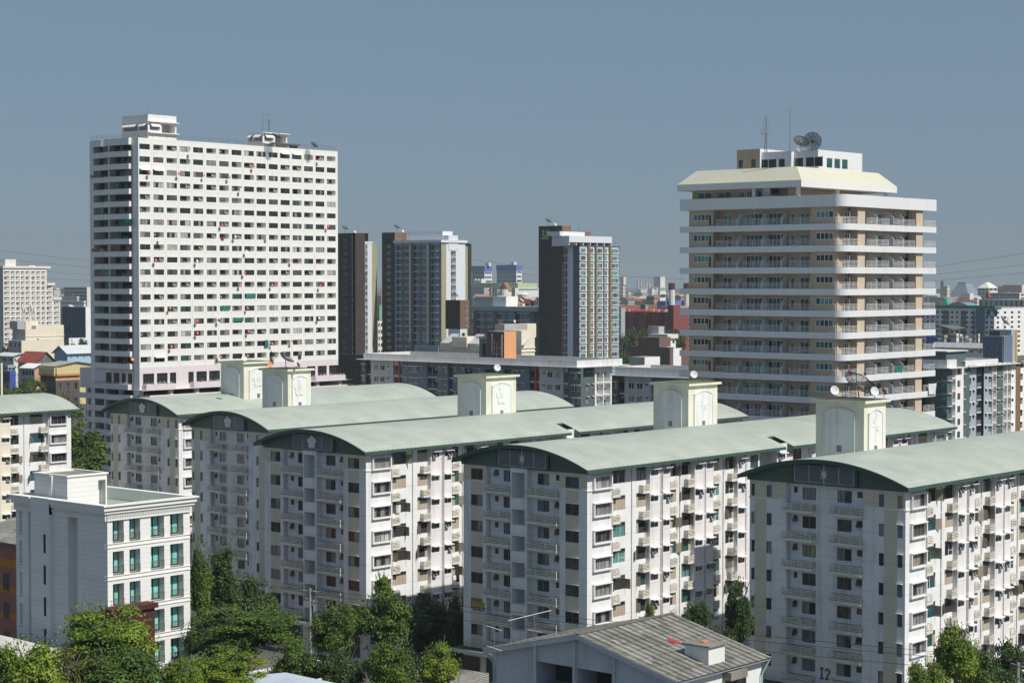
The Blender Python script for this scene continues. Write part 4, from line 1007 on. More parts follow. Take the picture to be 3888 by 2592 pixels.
for k in range(NB - 1):
    z0 = 52.08 - BP * k; z1 = z0 + .98
    for a, c in ((380, 545), (600, 748), (757, 910), (975, 1146)):
        y0, y1 = sorted((X(a), X(c))); b.rep('railing', railing(F.off(-.1), y0, y1, z0, z1, 0, 5, 'railw', 1.3, .02))
    m = MB(); y0 = X(1352)
    Pc = [(BX + .1, y0)] + [(x + .1, y + .1) for x, y in BPATH[30:38]] + [(Xr(1548, -.1), BY + .1)]
    for i in range(5): m.path([(x, y, z0 + (z1 - z0) * (i + 1) / 5 - .02) for x, y in Pc], .025, 'railw', 4)
    for x, y in (Pc[0], Pc[3], Pc[6], Pc[-2], (Pc[-2][0] + 1.5, Pc[-1][1]), Pc[-1]): m.tube((x, y, z0), (x, y, z1), .03, 'railw', 4)
    b.rep('railing', m)
    for a, c in ((1610, 1690), (1693, 1790), (1828, 1905), (1908, 2000), (2077, 2166)):
        u0, u1 = Xr(a, -.3), Xr(c, -.3); b.rep('railing', railing(G.off(-.42), u0, u1, z0, z1, 0, 5, 'railw', 1.2, .02))
    for a in (575, 750, 930):                          # balcony partitions with a sloped shoulder
        y = X(a - 22 if a != 750 else 748, -.15); m = MB(); zz = z0 - .7; P = [(BX + .2, zz), (BX + 1.9, zz), (BX + 1.9, zz + 2.75), (BX + 1.2, zz + 2.5), (BX + .2, zz + 1.6)]
        m.face([(x, y, z) for x, z in P], 'bandw'); m.face([(x, y + .1, z) for x, z in P][::-1], 'bandw')
        for i in range(5): p, q = P[i], P[(i + 1) % 5]; m.face([(p[0], y, p[1]), (p[0], y + .1, p[1]), (q[0], y + .1, q[1]), (q[0], y, q[1])], 'bandw')
        b.rep('partition', m)
    for a in (1692, 1825, 1906):
        x = Xr(a, -.4); m = MB(); zz = z0 - .7; P = [(BY + .5, zz), (BY + 2.2, zz), (BY + 2.2, zz + 2.9), (BY + 1.7, zz + 2.75), (BY + .5, zz + 2.0)]
        m.face([(x, y, z) for y, z in P], 'bandw'); m.face([(x + .1, y, z) for y, z in P][::-1], 'bandw')
        for i in range(5): p, q = P[i], P[(i + 1) % 5]; m.face([(x, p[0], p[1]), (x + .1, p[0], p[1]), (x + .1, q[0], q[1]), (x, q[0], q[1])], 'bandw')
        b.rep('partition', m)
# crown: recessed top storey, cream metal skirt roof, plant rooms
RX, RY, RX1, RY1 = BX - .6, 157.6, 275.5, 180.7
top = MB(); tx, ty, tx1, ty1 = RX + 1.9, RY + 2.2, RX1 - 2.2, RY1 - 1.6
ht = [(sorted((Face('x', tx).u(v4(a, 0)), Face('x', tx).u(v4(c, 0))))) for a, c in ((233, 342), (395, 502), (570, 608), (632, 670), (692, 748))]
hh = []
for u0, u1 in ht:
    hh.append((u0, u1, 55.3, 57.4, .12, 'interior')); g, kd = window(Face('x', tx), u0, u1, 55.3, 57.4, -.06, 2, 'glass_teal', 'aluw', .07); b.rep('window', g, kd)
wallface(top, Face('x', tx), Face('x', tx).u(v4(760, 0)), ty1, 54.5, 57.8, hh, 'beige')
wallface(top, Face('x', tx), Face('x', tx).u(v4(820, 0)), Face('x', tx).u(v4(760, 0)), 54.5, 57.8, [], 'bandw')
wallface(top, Face('x', tx + 2.5), ty + 3, Face('x', tx).u(v4(820, 0)), 54.5, 57.8, [], 'bandw'); 
wallface(top, Face('y', ty + 3), tx + 2.5, tx1, 54.5, 57.8, [], 'creamtank')
for (x, y) in ((RX + .9, RY + 1.0), (RX + .9, RY + 9), (RX1 - 1.5, RY + 1.0), (RX + 12, RY + 1.0)): top.box(x, x + .5, y, y + .5, 54.5, 57.8, 'bandw')
b.part('top_storey', top)
rf = MB(); i_ = 2.2; ze, zt = 58.7, 60.9; A = [(RX, RY), (RX1, RY), (RX1, RY1), (RX, RY1)]; B_ = [(RX + i_, RY + i_), (RX1 - i_, RY + i_), (RX1 - i_, RY1 - i_), (RX + i_, RY1 - i_)]
for j in range(4):
    k = (j + 1) % 4; mt = 'creamroof' if j % 2 == 0 else 'creamroofy'
    rf.face([(*A[j], ze), (*A[k], ze), (*B_[k], zt), (*B_[j], zt)], mt); rf.face([(*A[j], ze - 1.0), (*A[k], ze - 1.0), (*A[k], ze), (*A[j], ze)], 'bandw')
rf.face([(x, y, ze - 1.0) for x, y in A][::-1], 'bandw'); rf.face([(*p, zt - .02) for p in B_], 'concrete'); b.part('roof', rf)
px_, py_, px1, py1 = 256., 159.1 + 1.2, 267.0, 171.4
Fp, Gp = Face('x', px_), Face('y', py_); pm = MB(); hs = []
z9 = zfor(px_, py_, v4(0, 402)[1])
for a, c, n in ((735, 868, 2), (886, 936, 1), (1016, 1085, 1), (1105, 1243, 2)):
    u0, u1 = sorted((Fp.u(v4(a, 0)), Fp.u(v4(c, 0)))); za, zb = Fp.uz(v4(a, 545))[1], Fp.uz(v4(a, 480 if a < 1000 else 462))[1]; za = 61.2; zb = 62.75
    hs.append((u0, u1, za, zb, .15, 'interior')); g, kd = window(Fp, u0, u1, za, zb, -.08, n, 'glass_dark', 'aluw', .07); b.rep('window', g, kd)
wallface(pm, Fp, py_, py1, 59.5, z9, hs, 'bandw'); hs = []
for a, c in ((1276, 1322), (1338, 1386), (1400, 1447)):
    u0, u1 = Gp.u(v4(a, 0)), Gp.u(v4(c, 0)); hs.append((u0, u1, 61.1, 62.7, .15, 'interior')); g, kd = window(Gp, u0, u1, 61.1, 62.7, -.08, 1, 'glass_teal', 'aluw', .07); b.rep('window', g, kd)
wallface(pm, Gp, px_, Gp.u(v4(1563, 0)), 59.5, z9, hs, 'bandw'); shell(pm, px_, Gp.u(v4(1563, 0)), py_, py1, 59.5, z9, 'bandw', 'concrete', z9 - .25)
yp = Fp.u(v4(1003, 0)); pm.box(px_ - .8, px_, yp - .2, yp + .2, 54.5, z9 - .2, 'bandw')
b.part('penthouse', pm)
Fs = Face('x', px_ - .5); y0, y1 = Fs.u(v4(735, 0)), Fs.u(v4(547, 0)); zs = zfor(px_, y0, v4(0, 397)[1]); sm = MB(); hs = []
for a, c in ((562, 596), (664, 700)):
    u0, u1 = sorted((Fs.u(v4(a, 0)), Fs.u(v4(c, 0)))); hs.append((u0, u1, 61.5, 62.8, .1, 'interior')); g, kd = window(Fs, u0, u1, 61.5, 62.8, -.05, 1, 'glass_teal', 'alu', .05); b.rep('window', g, kd)
wallface(sm, Fs, y0, y1, 59.5, zs, hs, 'beige'); sm.face([(px_ - .5, y0, 59), (px_ + 7, y0, 59), (px_ + 7, y0, zs), (px_ - .5, y0, zs)], 'bandw'); shell(sm, px_ - .5, px_ + 7, y0, y1, 59.5, zs, 'beige'); b.part('stair_head', sm)
b.done(); BT = b
# ---------------------------------------------------------------- brown-and-white condominium towers
va = V(1240, 860, 600 / 1882.); v3 = V(1260, 780, 1140 / 2352.); vb = V(1740, 960, 660 / 2156.)
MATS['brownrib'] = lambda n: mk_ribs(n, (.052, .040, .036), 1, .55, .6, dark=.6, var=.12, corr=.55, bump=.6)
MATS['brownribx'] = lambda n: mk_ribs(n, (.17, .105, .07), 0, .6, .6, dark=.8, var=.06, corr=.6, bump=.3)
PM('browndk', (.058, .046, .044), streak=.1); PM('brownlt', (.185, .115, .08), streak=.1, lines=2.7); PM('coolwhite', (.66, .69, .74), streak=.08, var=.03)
PM('dkgrey', (.13, .145, .17), streak=.08); PM('olive', (.36, .34, .22), streak=.08, lines=3.4); PM('fin', (.21, .14, .07), streak=.05); PM('fin2', (.30, .24, .19), streak=.05)
PM('slate', (.21, .26, .32), streak=.06)
BL = ['glass_blue', 'glass_teal2', 'glass_blue', 'curtain_blue', 'curtain_teal', 'glass_teal']; LG = ['glass_teal2', 'glass_teal', 'glass_teal2', 'curtain_teal', 'glass_dark']
def fins(b, F, vx, L, z0, z1, d):
    for a, c, mt in L:
        m = MB(); u0, u1 = sorted((F.u(vx(a, 0)), F.u(vx(c, 0)))); m.fbox(F, u0, u1, z0, z1, 0, d, mt); b.part('fin', m)
def ledges(b, F, vx, L, z0, pitch, n, d, h=.22, mat='coolwhite'):
    for k in range(n):
        for a, c in L:
            u0, u1 = sorted((F.u(vx(a, 0)), F.u(vx(c, 0)))); m = MB(); m.fbox(F, u0, u1, z0 - pitch * k - h, z0 - pitch * k, 0, d, mat); b.rep('ledge', m)
def box_part(b, name, X0, X1, Y0, Y1, z0, z1, ml, mr, top='concrete'):
    m = MB(); m.face([(X0, Y1, z0), (X0, Y0, z0), (X0, Y0, z1), (X0, Y1, z1)], ml); m.face([(X0, Y0, z0), (X1, Y0, z0), (X1, Y0, z1), (X0, Y0, z1)], mr)
    shell(m, X0, X1, Y0, Y1, z0, z1, ml, top); return b.part(name, m)
# middle tower
X_, Y_ = 563.7, 529.5; F = Face('x', X_); G = Face('y', Y_); rnd = random.Random(41)
b = Bld('condominium_tower', (X_, Y_, 0), 'broad blue-grey condominium with brown fins and a brown stair tower, centre left', 'building', 'brown and white condominium towers')
ztop = zfor(X_, Y_, va(0, 158)[1]); z0 = zfor(X_, Y_, va(0, 212)[1]); P_ = 2.78; n = 19
segs = [(1367, 1040, 'slate', 0, [(1355, 1283, 0, 1.95, 'w', dict(n=3, gl=BL, fr='coolwhite', t=.08)), (1278, 1255, 0, 2.3, 'd', dict(n=1, gl=['glass_dark', 'interior'], fr='slate')),
         (1200, 1137, 0, 1.95, 'w', dict(n=3, gl=BL, fr='coolwhite', t=.08)), (1112, 1068, .25, 1.8, 'w', dict(n=2, gl=BL, fr='coolwhite', t=.08)), (1062, 1042, 0, 2.3, 'd', dict(n=1, gl=['glass_dark', 'interior'], fr='slate'))]),
        (1040, 812, 'slate', 0, [(990, 930, 0, 1.95, 'w', dict(n=3, gl=BL, fr='coolwhite', t=.08)), (900, 862, .25, 1.8, 'w', dict(n=2, gl=BL, fr='coolwhite', t=.08)), (858, 838, 0, 2.3, 'd', dict(n=1, gl=['glass_dark', 'interior'], fr='slate'))])]
yl = F.u(va(812, 0)); wl = MB(); facade(b, F, va, segs, ztop - .5, 0, P_, n, z0, rnd, wl)
gs = [(1367, 1425, 'olive', 0, []), (1425, 1478, 'coolwhite', 0, []), (1478, 1542, 'coolwhite', -.02, [(1480, 1540, -.15, 2.35, 'b', dict(dep=2.5, slab='coolwhite', rail='railw', back='dkgrey', nr=3))]),
      (1542, 1563, 'dkgrey', -1.2, []), (1563, 1652, 'coolwhite', 0, []), (1652, 1705, 'olive', -1, [])]
facade(b, G, va, gs, ztop - 1.4, 0, P_, n, z0, rnd, wl); xr = G.u(va(1705, 0)); shell(wl, X_, xr, Y_, yl, 0, ztop - 1.2, 'slate'); b.part('wall', wl)
fins(b, F, va, ((1018, 1040, 'fin'), (1226, 1247, 'fin'), (908, 918, 'fin2'), (1121, 1130, 'fin2')), 0, ztop - 1.2, .6)
ledges(b, F, va, ((1250, 1330), (1035, 1112), (832, 905), (930, 1003), (1137, 1215)), z0 + .35, P_, n, .5, .25)
ledges(b, F, va, ((1200, 1225), (990, 1008)), z0 + .3, 100, 1, .3, 40, 'coolwhite')
m = MB(); m.box(X_ - .6, xr - 2, Y_ - .5, yl + .3, ztop - 1.1, ztop, 'coolwhite'); b.part('roof_slab', m)
m = MB(); ya = F.u(va(1270, 0)); yc = F.u(va(1088, 0)); ye_ = F.u(va(880, 0)); m.box(X_ + 4, X_ + 10, F.u(va(1300, 0)), ye_, ztop, ztop + 3.6, 'coolwhite'); b.part('plant_room', m)
xq0, xq1 = G.u(va(1450, 0)), G.u(va(1563, 0)); m = MB(); m.box(xq0, xq1, Y_ - .15, Y_ + 4, ztop - 4, zfor(xq0, Y_, va(0, 104)[1]), 'coolwhite'); b.part('lift_head', m)
Yb = yl + .05; Xb = Face('y', Yb).u(va(811, 0)); Fb = Face('x', Xb); Gb = Face('y', Yb); y2 = Fb.u(va(660, 0)); x2 = Gb.u(va(952, 0)); zb = zfor(Xb, Yb, va(0, 70)[1])
wl = MB(); facade(b, Fb, va, [(812, 660, 'browndk', 0, [(765, 712, 1.2, 1.35, 'w', dict(n=2, gl=['glass_dark', 'glass_teal'], fr='glass_teal2', t=.12))])], zb, 0, P_, n, zb - 1.0, rnd, wl)
wallface(wl, Gb, Xb, x2, 0, zb, [], 'brownlt'); shell(wl, Xb, x2, Yb, y2, 0, zb, 'browndk'); b.part('stair_tower', wl); b.done()
# left tower, mostly behind the white slab
b = Bld('condominium_tower', (546, 562, 0), 'slim brown tower just right of the white slab, pale side partly in shadow', 'building', 'brown and white condominium towers')
Xb, Yb = 549.5, 566.0; Fb = Face('x', Xb); Gb = Face('y', Yb); zb = zfor(Xb, Yb, va(0, 77)[1])
wl = MB(); facade(b, Fb, va, [(310, 120, 'browndk', 0, [(246, 195, 1.2, 1.35, 'w', dict(n=2, gl=['glass_dark', 'glass_teal'], fr='glass_teal2', t=.12)), (313, 301, .2, 2.3, 'w', dict(n=1, gl=['curtain_white'], fr='coolwhite', t=.1))])], zb, 0, P_, n, zb - 1.0, rnd, wl)
shell(wl, Xb, Xb + 9, Yb, Fb.u(va(120, 0)), 0, zb, 'browndk'); b.part('stair_tower', wl)
Xc, Yc = 545.9, 562.2; Fc = Face('x', Xc); Gc = Face('y', Yc); yl = Fc.u(va(313, 0)); xr = Gc.u(va(457, 0)); zc = zfor(Xc, Yc, va(0, 76)[1])
m = MB(); wallface(m, Fc, Yc, Fc.u(va(342, 0)), 0, zc, [], 'brownrib'); wallface(m, Fc, Fc.u(va(342, 0)), yl, 0, zc, [], 'browndk'); wallface(m, Gc, Xc, xr, 0, zc, [], 'brownlt'); shell(m, Xc, xr, Yc, yl, 0, zc, 'browndk'); b.part('lift_tower', m)
Xd = xr; Yd = Yc + 2.5; Gd = Face('y', Yd); zd = zfor(Xd, Yd, va(0, 200)[1]); wl = MB()
facade(b, Gd, va, [(456, 490, 'coolwhite', 0, [(460, 488, -.1, 2.35, 'b', dict(dep=2, slab='coolwhite', rail='railw', nr=3, back='dkgrey'))]), (490, 541, 'coolwhite', 0, []), (541, 600, 'olive', 0, [])], zd, 0, P_, n, zd - .5, rnd, wl)
shell(wl, Xd, Gd.u(va(600, 0)), Yd, Yd + 16, 0, zd, 'coolwhite'); b.part('wall', wl)
m = MB(); m.box(Xd, Gd.u(va(552, 0)), Yd - .1, Yd + 6, zd, zfor(Xd, Yd, va(0, 177)[1]), 'coolwhite'); b.part('roof_slab', m); b.done()
# right tower with the green sign
X_, Y_ = 558.3, 453.4; F = Face('x', X_); G = Face('y', Y_); rnd = random.Random(43)
b = Bld('condominium_tower', (X_, Y_, 0), 'sunlit white condominium with brown fins and a square green sign, right of centre', 'building', 'brown and white condominium towers')
ztop = zfor(X_, Y_, v3(0, 318)[1]); P_ = 2.815; z0 = zfor(X_, Y_, v3(0, 333)[1]); n = 20
wl = MB(); yl = F.u(vb(1310, 0))
facade(b, F, vb, [(1506, 1424, 'dkgrey', 0, []), (1424, 1356, 'coolwhite', 0, []), (1356, 1310, 'coolwhite', 0, [(1354, 1312, .1, 2.4, 'b', dict(dep=2, slab='coolwhite', rail='alu', nr=3, back='dkgrey'))])], ztop, 0, P_, n, z0, rnd, wl)
wo = dict(n=2, gl=LG, fr='coolwhite', t=.07, bars=1)
facade(b, G, vb, [(1506, 1986, 'coolwhite', 0, [(1516, 1580, .1, 1.95, 'w', dict(n=4, gl=LG, fr='coolwhite', t=.07)), (1632, 1673, .1, 1.95, 'w', wo), (1727, 1784, .1, 1.95, 'w', dict(n=3, gl=LG, fr='coolwhite', t=.07)), (1808, 1846, .1, 1.95, 'w', wo), (1903, 1980, .1, 1.95, 'w', dict(n=4, gl=LG, fr='coolwhite', t=.07))]), (1986, 1998, 'dkgrey', 0, [])], ztop, 0, P_, n, z0, rnd, wl)
xr = G.u(vb(1998, 0)); shell(wl, X_, xr, Y_, yl, 0, ztop, 'coolwhite'); b.part('wall', wl)
fins(b, G, vb, ((1597, 1622, 'fin'), (1688, 1708, 'fin'), (1794, 1803, 'fin2'), (1862, 1886, 'fin')), 0, ztop, .6)
ledges(b, G, vb, ((1508, 1590), (1628, 1680), (1725, 1790), (1806, 1855), (1900, 1984)), z0 - 1.75, P_, n, .45, .3)
ledges(b, F, vb, ((1310, 1356),), z0 + .25, P_, n, .4, .3)
m = MB(); m.fbox(G, X_, xr + .1, ztop, ztop + .25, -3, .3, 'dkgrey'); b.part('cornice', m)
xa, xb, xc = G.u(v3(1915, 0)), G.u(v3(2203, 0)), X_ + .6; zr = zfor(xa, Y_ + 1, v3(0, 238)[1]); m = MB()
m.box(xa - 3.5, xb, Y_ + .6, Y_ + 9, zr - 2.4, zr, 'coolwhite'); m.box(xa - 3.5, xb, Y_ + 5, Y_ + 9, ztop, zr - 2.4, 'coolwhite')
for i in range(7): x = xa - 3.4 + (xb - xa + 3) * i / 6; m.box(x, x + .35, Y_ + .8, Y_ + 5, ztop + .25, zr - 2.4, 'coolwhite')
b.part('roof_pergola', m)
m = MB(); xs = G.u(v3(1850, 0)); m.box(xs, G.u(v3(2045, 0)), Y_ + 4, Y_ + 10, zr, zfor(xs, Y_ + 4, v3(0, 203)[1]), 'coolwhite'); b.part('plant_room', m)
m = MB(); xs = G.u(v3(2050, 0)); m.box(xs, G.u(v3(2110, 0)), Y_ + 5, Y_ + 9, zr, zfor(xs, Y_ + 5, v3(0, 205)[1]), 'brownlt'); b.part('plant_room', m)
Yb = yl + .05; Xb = Face('y', Yb).u(v3(1805, 0)); Fb = Face('x', Xb); Gb = Face('y', Yb); y2 = Fb.u(v3(1620, 0)); x2 = Gb.u(v3(1847, 0)); zb = zfor(Xb, Yb, v3(0, 158)[1]); ym_ = Fb.u(vb(1110, 0))
m = MB(); wallface(m, Fb, Yb, ym_, 0, zb, [], 'brownrib'); wallface(m, Fb, ym_, y2, 0, zb, [], 'browndk'); wallface(m, Gb, Xb, x2 + 2, 0, zb, [], 'brownlt'); shell(m, Xb, x2 + 2, Yb, y2, 0, zb, 'browndk'); b.part('stair_tower', m)
# sign: green square, yellow-green U, pale lettering
y0, y1 = sorted((Fb.u(v3(1640, 0)), Fb.u(v3(1712, 0)))); zs1, zs0 = Fb.uz(v3(1675, 187))[1], Fb.uz(v3(1675, 268))[1]
MATS['signgreen'] = lambda n: mk_plain(n, (.004, .085, .06), .4); MATS['signyellow'] = lambda n: mk_plain(n, (.36, .42, .03), .4); MATS['signpale'] = lambda n: mk_plain(n, (.62, .72, .62), .4)
m = MB(); m.fbox(Fb, y0, y1, zs0, zs1, .05, .35, 'signgreen'); sg = b.part('sign', m)
w_ = y1 - y0; cx = (y0 + y1) / 2; mu = MB(); ht = zs1 - zs0
Uo = []; R_ = w_ * .30; zc = zs0 + ht * .52
def upath(r, k=12): return [(cx + r * cos(pi + pi * i / k), zc + r * .9 * sin(pi + pi * i / k)) for i in range(k + 1)]
zt_ = zs1 - ht * .1; po, pi2 = upath(R_), upath(R_ * .38)
P = [(po[0][0], zt_)] + po + [(po[-1][0], zt_), (pi2[-1][0], zt_)] + pi2[::-1] + [(pi2[0][0], zt_)]
for i in range(12): mu.prism([po[i], po[i + 1], pi2[i + 1], pi2[i]], Fb, .35, .45, 'signyellow')
mu.prism([(po[0][0], zc), (pi2[0][0], zc), (pi2[0][0], zt_), (po[0][0], zt_)], Fb, .35, .45, 'signyellow'); mu.prism([(pi2[-1][0], zc), (po[-1][0], zc), (po[-1][0], zt_), (pi2[-1][0], zt_)], Fb, .35, .45, 'signyellow'); mu.build('logo', sg)
def strokes(mb, F, txt, u0, u1, z0, z1, d, r, mat, rev=True):
    L = {'D': [((0,0),(0,1)),((0,1),(.6,.8)),((.6,.8),(.6,.2)),((.6,.2),(0,0))], 'E': [((0,0),(0,1)),((0,1),(.6,1)),((0,.5),(.5,.5)),((0,0),(.6,0))], 'L': [((0,1),(0,0)),((0,0),(.6,0))], 'I': [((.3,0),(.3,1))],
         'G': [((.6,.9),(.1,.9)),((.1,.9),(0,.1)),((0,.1),(.6,.1)),((.6,.1),(.6,.5)),((.6,.5),(.35,.5))], 'H': [((0,0),(0,1)),((.6,0),(.6,1)),((0,.5),(.6,.5))], 'T': [((.3,0),(.3,1)),((0,1),(.6,1))],
         '0': [((0,0),(0,1)),((0,1),(.6,1)),((.6,1),(.6,0)),((.6,0),(0,0))], '1': [((.3,0),(.3,1))], '8': [((0,0),(0,1)),((0,1),(.6,1)),((.6,1),(.6,0)),((.6,0),(0,0)),((0,.5),(.6,.5))], '9': [((0,.5),(0,1)),((0,1),(.6,1)),((.6,1),(.6,0)),((0,.5),(.6,.5))],
         '3': [((0,1),(.6,1)),((.6,1),(.6,0)),((.6,0),(0,0)),((.1,.5),(.6,.5))], '-': [((.1,.5),(.5,.5))], '6': [((.6,1),(0,1)),((0,1),(0,0)),((0,0),(.6,0)),((.6,0),(.6,.5)),((.6,.5),(0,.5))],
         'A': [((0,0),(.3,1)),((.3,1),(.6,0)),((.15,.4),(.45,.4))], 'R': [((0,0),(0,1)),((0,1),(.6,.9)),((.6,.9),(.6,.55)),((.6,.55),(0,.5)),((.2,.5),(.6,0))], 'N': [((0,0),(0,1)),((0,1),(.6,0)),((.6,0),(.6,1))], '7': [((0,1),(.6,1)),((.6,1),(.2,0))], '5': [((.6,1),(0,1)),((0,1),(0,.5)),((0,.5),(.6,.5)),((.6,.5),(.6,0)),((.6,0),(0,0))]}
    n = len(txt); st = (u1 - u0) / n
    for i, ch in enumerate(txt):
        a = u0 + i * st
        for p, q in L.get(ch, []):
            A = [(a + p[0] * st * 1.15), z0 + p[1] * (z1 - z0)]; B = [(a + q[0] * st * 1.15), z0 + q[1] * (z1 - z0)]
            if rev: A[0] = u0 + u1 - A[0]; B[0] = u0 + u1 - B[0]
            mb.tube(F.pt(A[0], A[1], d), F.pt(B[0], B[1], d), r, mat, 4)
ml = MB(); strokes(ml, Fb, 'DELIGHT', y0 + w_ * .12, y1 - w_ * .12, zs0 + ht * .07, zs0 + ht * .19, .38, .09, 'signpale'); ml.build('lettering', sg); b.done()

# ---------------------------------------------------------------- slate-blue rear block between the towers
X_, Y_ = 563.4, 476.; F = Face('x', X_); rnd = random.Random(44)
PM('tealslate', (.12, .17, .20), streak=.08); PM('tealpale', (.33, .40, .42), streak=.1)
b = Bld('condominium_block', (X_, Y_, 0), 'low slate-blue block between the two condominium towers, with pale roof slab', 'building')
zt = zfor(X_, 495, vb(0, 690)[1]); wl = MB(); wq = dict(n=3, gl=BL, fr='coolwhite', t=.08)
facade(b, F, vb, [(950, 892, 'dkgrey', 0, []), (892, 185, 'slate', 0, [(880, 785, .1, 1.9, 'w', wq), (760, 728, 0, 2.4, 'd', dict(n=1, gl=['glass_dark'])), (680, 612, .1, 1.9, 'w', wq), (580, 524, .1, 1.9, 'w', wq), (515, 485, 0, 2.4, 'd', dict(n=1, gl=['glass_dark'])), (425, 358, .1, 1.9, 'w', wq), (325, 272, .1, 1.9, 'w', wq), (265, 235, 0, 2.4, 'd', dict(n=1, gl=['glass_dark']))])],
       zt - 1, 0, 2.78, 10, zt - 1.9, rnd, wl); b.part('wall', wl)
ya, yb_ = sorted((F.u(vb(1004, 0)), F.u(vb(185, 0)))); m = MB(); m.box(X_ - 1, X_ + 14, ya, yb_, zt - 1, zt + .8, 'tealpale'); b.part('roof_slab', m)
m = MB(); m.box(X_ + .5, X_ + 14, ya, yb_, 0, zt - 1, 'tealslate'); b.part('rear_wing', m)
y0, y1 = sorted((F.u(vb(405, 0)), F.u(vb(185, 0)))); m = MB(); m.box(X_ + 1, X_ + 8, y0, y1, zt + .8, zt + 4.6, 'tealpale'); b.part('parapet', m)
y0, y1 = sorted((F.u(vb(572, 0)), F.u(vb(405, 0)))); m = MB(); m.box(X_ + 1, X_ + 8, y0, y1 - .05, zt + .8, zt + 4.7, 'white2'); b.part('plant_room', m)
fins(b, F, vb, ((460, 482, 'fin'), (590, 602, 'fin2'), (718, 730, 'browndk'), (333, 348, 'fin2'), (206, 230, 'dkgrey')), 0, zt - 1, .5)
ledges(b, F, vb, ((232, 325), (350, 430), (485, 585), (605, 690), (735, 890)), zt - 1.6, 2.78, 10, .4, .25); b.done()
# brown lower wing
Xb = 540.; Fb = Face('x', Xb); yb0, yb1 = Fb.u(va(1590, 0)), Fb.u(va(1415, 0)); Gb = Face('y', yb0); x2 = Gb.u(va(1700, 0)); zt = zfor(Xb, yb0, va(0, 876)[1]); zb = zfor(Xb, yb0, va(0, 1222)[1]); rnd = random.Random(45)
b = Bld('stair_wing', (Xb, yb0, 0), 'square brown block with a dark side in front of the middle condominium', 'building')
wl = MB(); wallface(wl, Fb, yb0, yb1, zb, zt, [], 'browndk'); facade(b, Gb, va, [(1590, 1700, 'brownlt', 0, [(1655, 1686, 0, 1.9, 'w', dict(n=2, gl=['glass_teal', 'glass_grey'], fr='coolwhite', t=.1))])], zt, zb, 2.9, 3, zt - 2.2, rnd, wl); shell(wl, Xb, x2, yb0, yb1, zb, zt, 'browndk'); b.part('wall', wl)
m = MB(); wallface(m, Fb, yb0, yb1 - 1.5, 0, zb, [], 'coolwhite'); wallface(m, Gb, Xb, x2 - 1.5, 0, zb, [(Xb + 1, x2 - 2.5, zb - 3, zb - 1.4, .2, 'glass_teal')], 'coolwhite'); b.part('base', m); b.done()

# ---------------------------------------------------------------- long grey block with the white roof slab (middle ground)
PM('lgrey', (.50, .52, .55), streak=.12, lines=2.8); PM('bluegrey', (.165, .20, .26), streak=.12, lines=2.8); PM('greenslate', (.10, .135, .14), streak=.1, lines=2.8); PM('orange', (.52, .10, .04), streak=.05); PM('slabw', (.66, .66, .66), streak=.45, var=.1)
PM('peach', (.68, .33, .17), streak=.06); PM('dkslate', (.055, .07, .08), streak=.1); PM('paleslate', (.36, .41, .45), streak=.08, lines=2.8)
def slab_roof(b, X0, Y0, X1, Y1, z0, z1, zl):
    m = MB(); parapet(m, X0, X1, Y0, Y1, zl + .15, z1, .35, 'slabw'); o = b.part('parapet', m)
    m = MB(); m.box(X0 - 1.3, X1 + 1.3, Y0 - 1.3, Y1 + 1.3, zl, zl + .15, 'slabw'); m.face([(X0 + .3, Y0 + .3, zl + .5), (X1 - .3, Y0 + .3, zl + .5), (X1 - .3, Y1 - .3, zl + .5), (X0 + .3, Y1 - .3, zl + .5)], 'concrete'); b.part('roof_slab', m)
X_, Y_ = 331.6, 270.2; F = Face('x', X_); G = Face('y', Y_); rnd = random.Random(51)
b = Bld('apartment_building', (X_, Y_, 0), 'long grey and slate-blue apartment block under a wide white slab roof, mid picture', 'building', 'grey blocks with white slab roofs')
wl = MB(); AW = dict(n=2, fr='aluw', t=.07); zl = 24.2; z0 = zfor(X_, 277, v3(0, 1285)[1]) + .1; z0 = 23.0
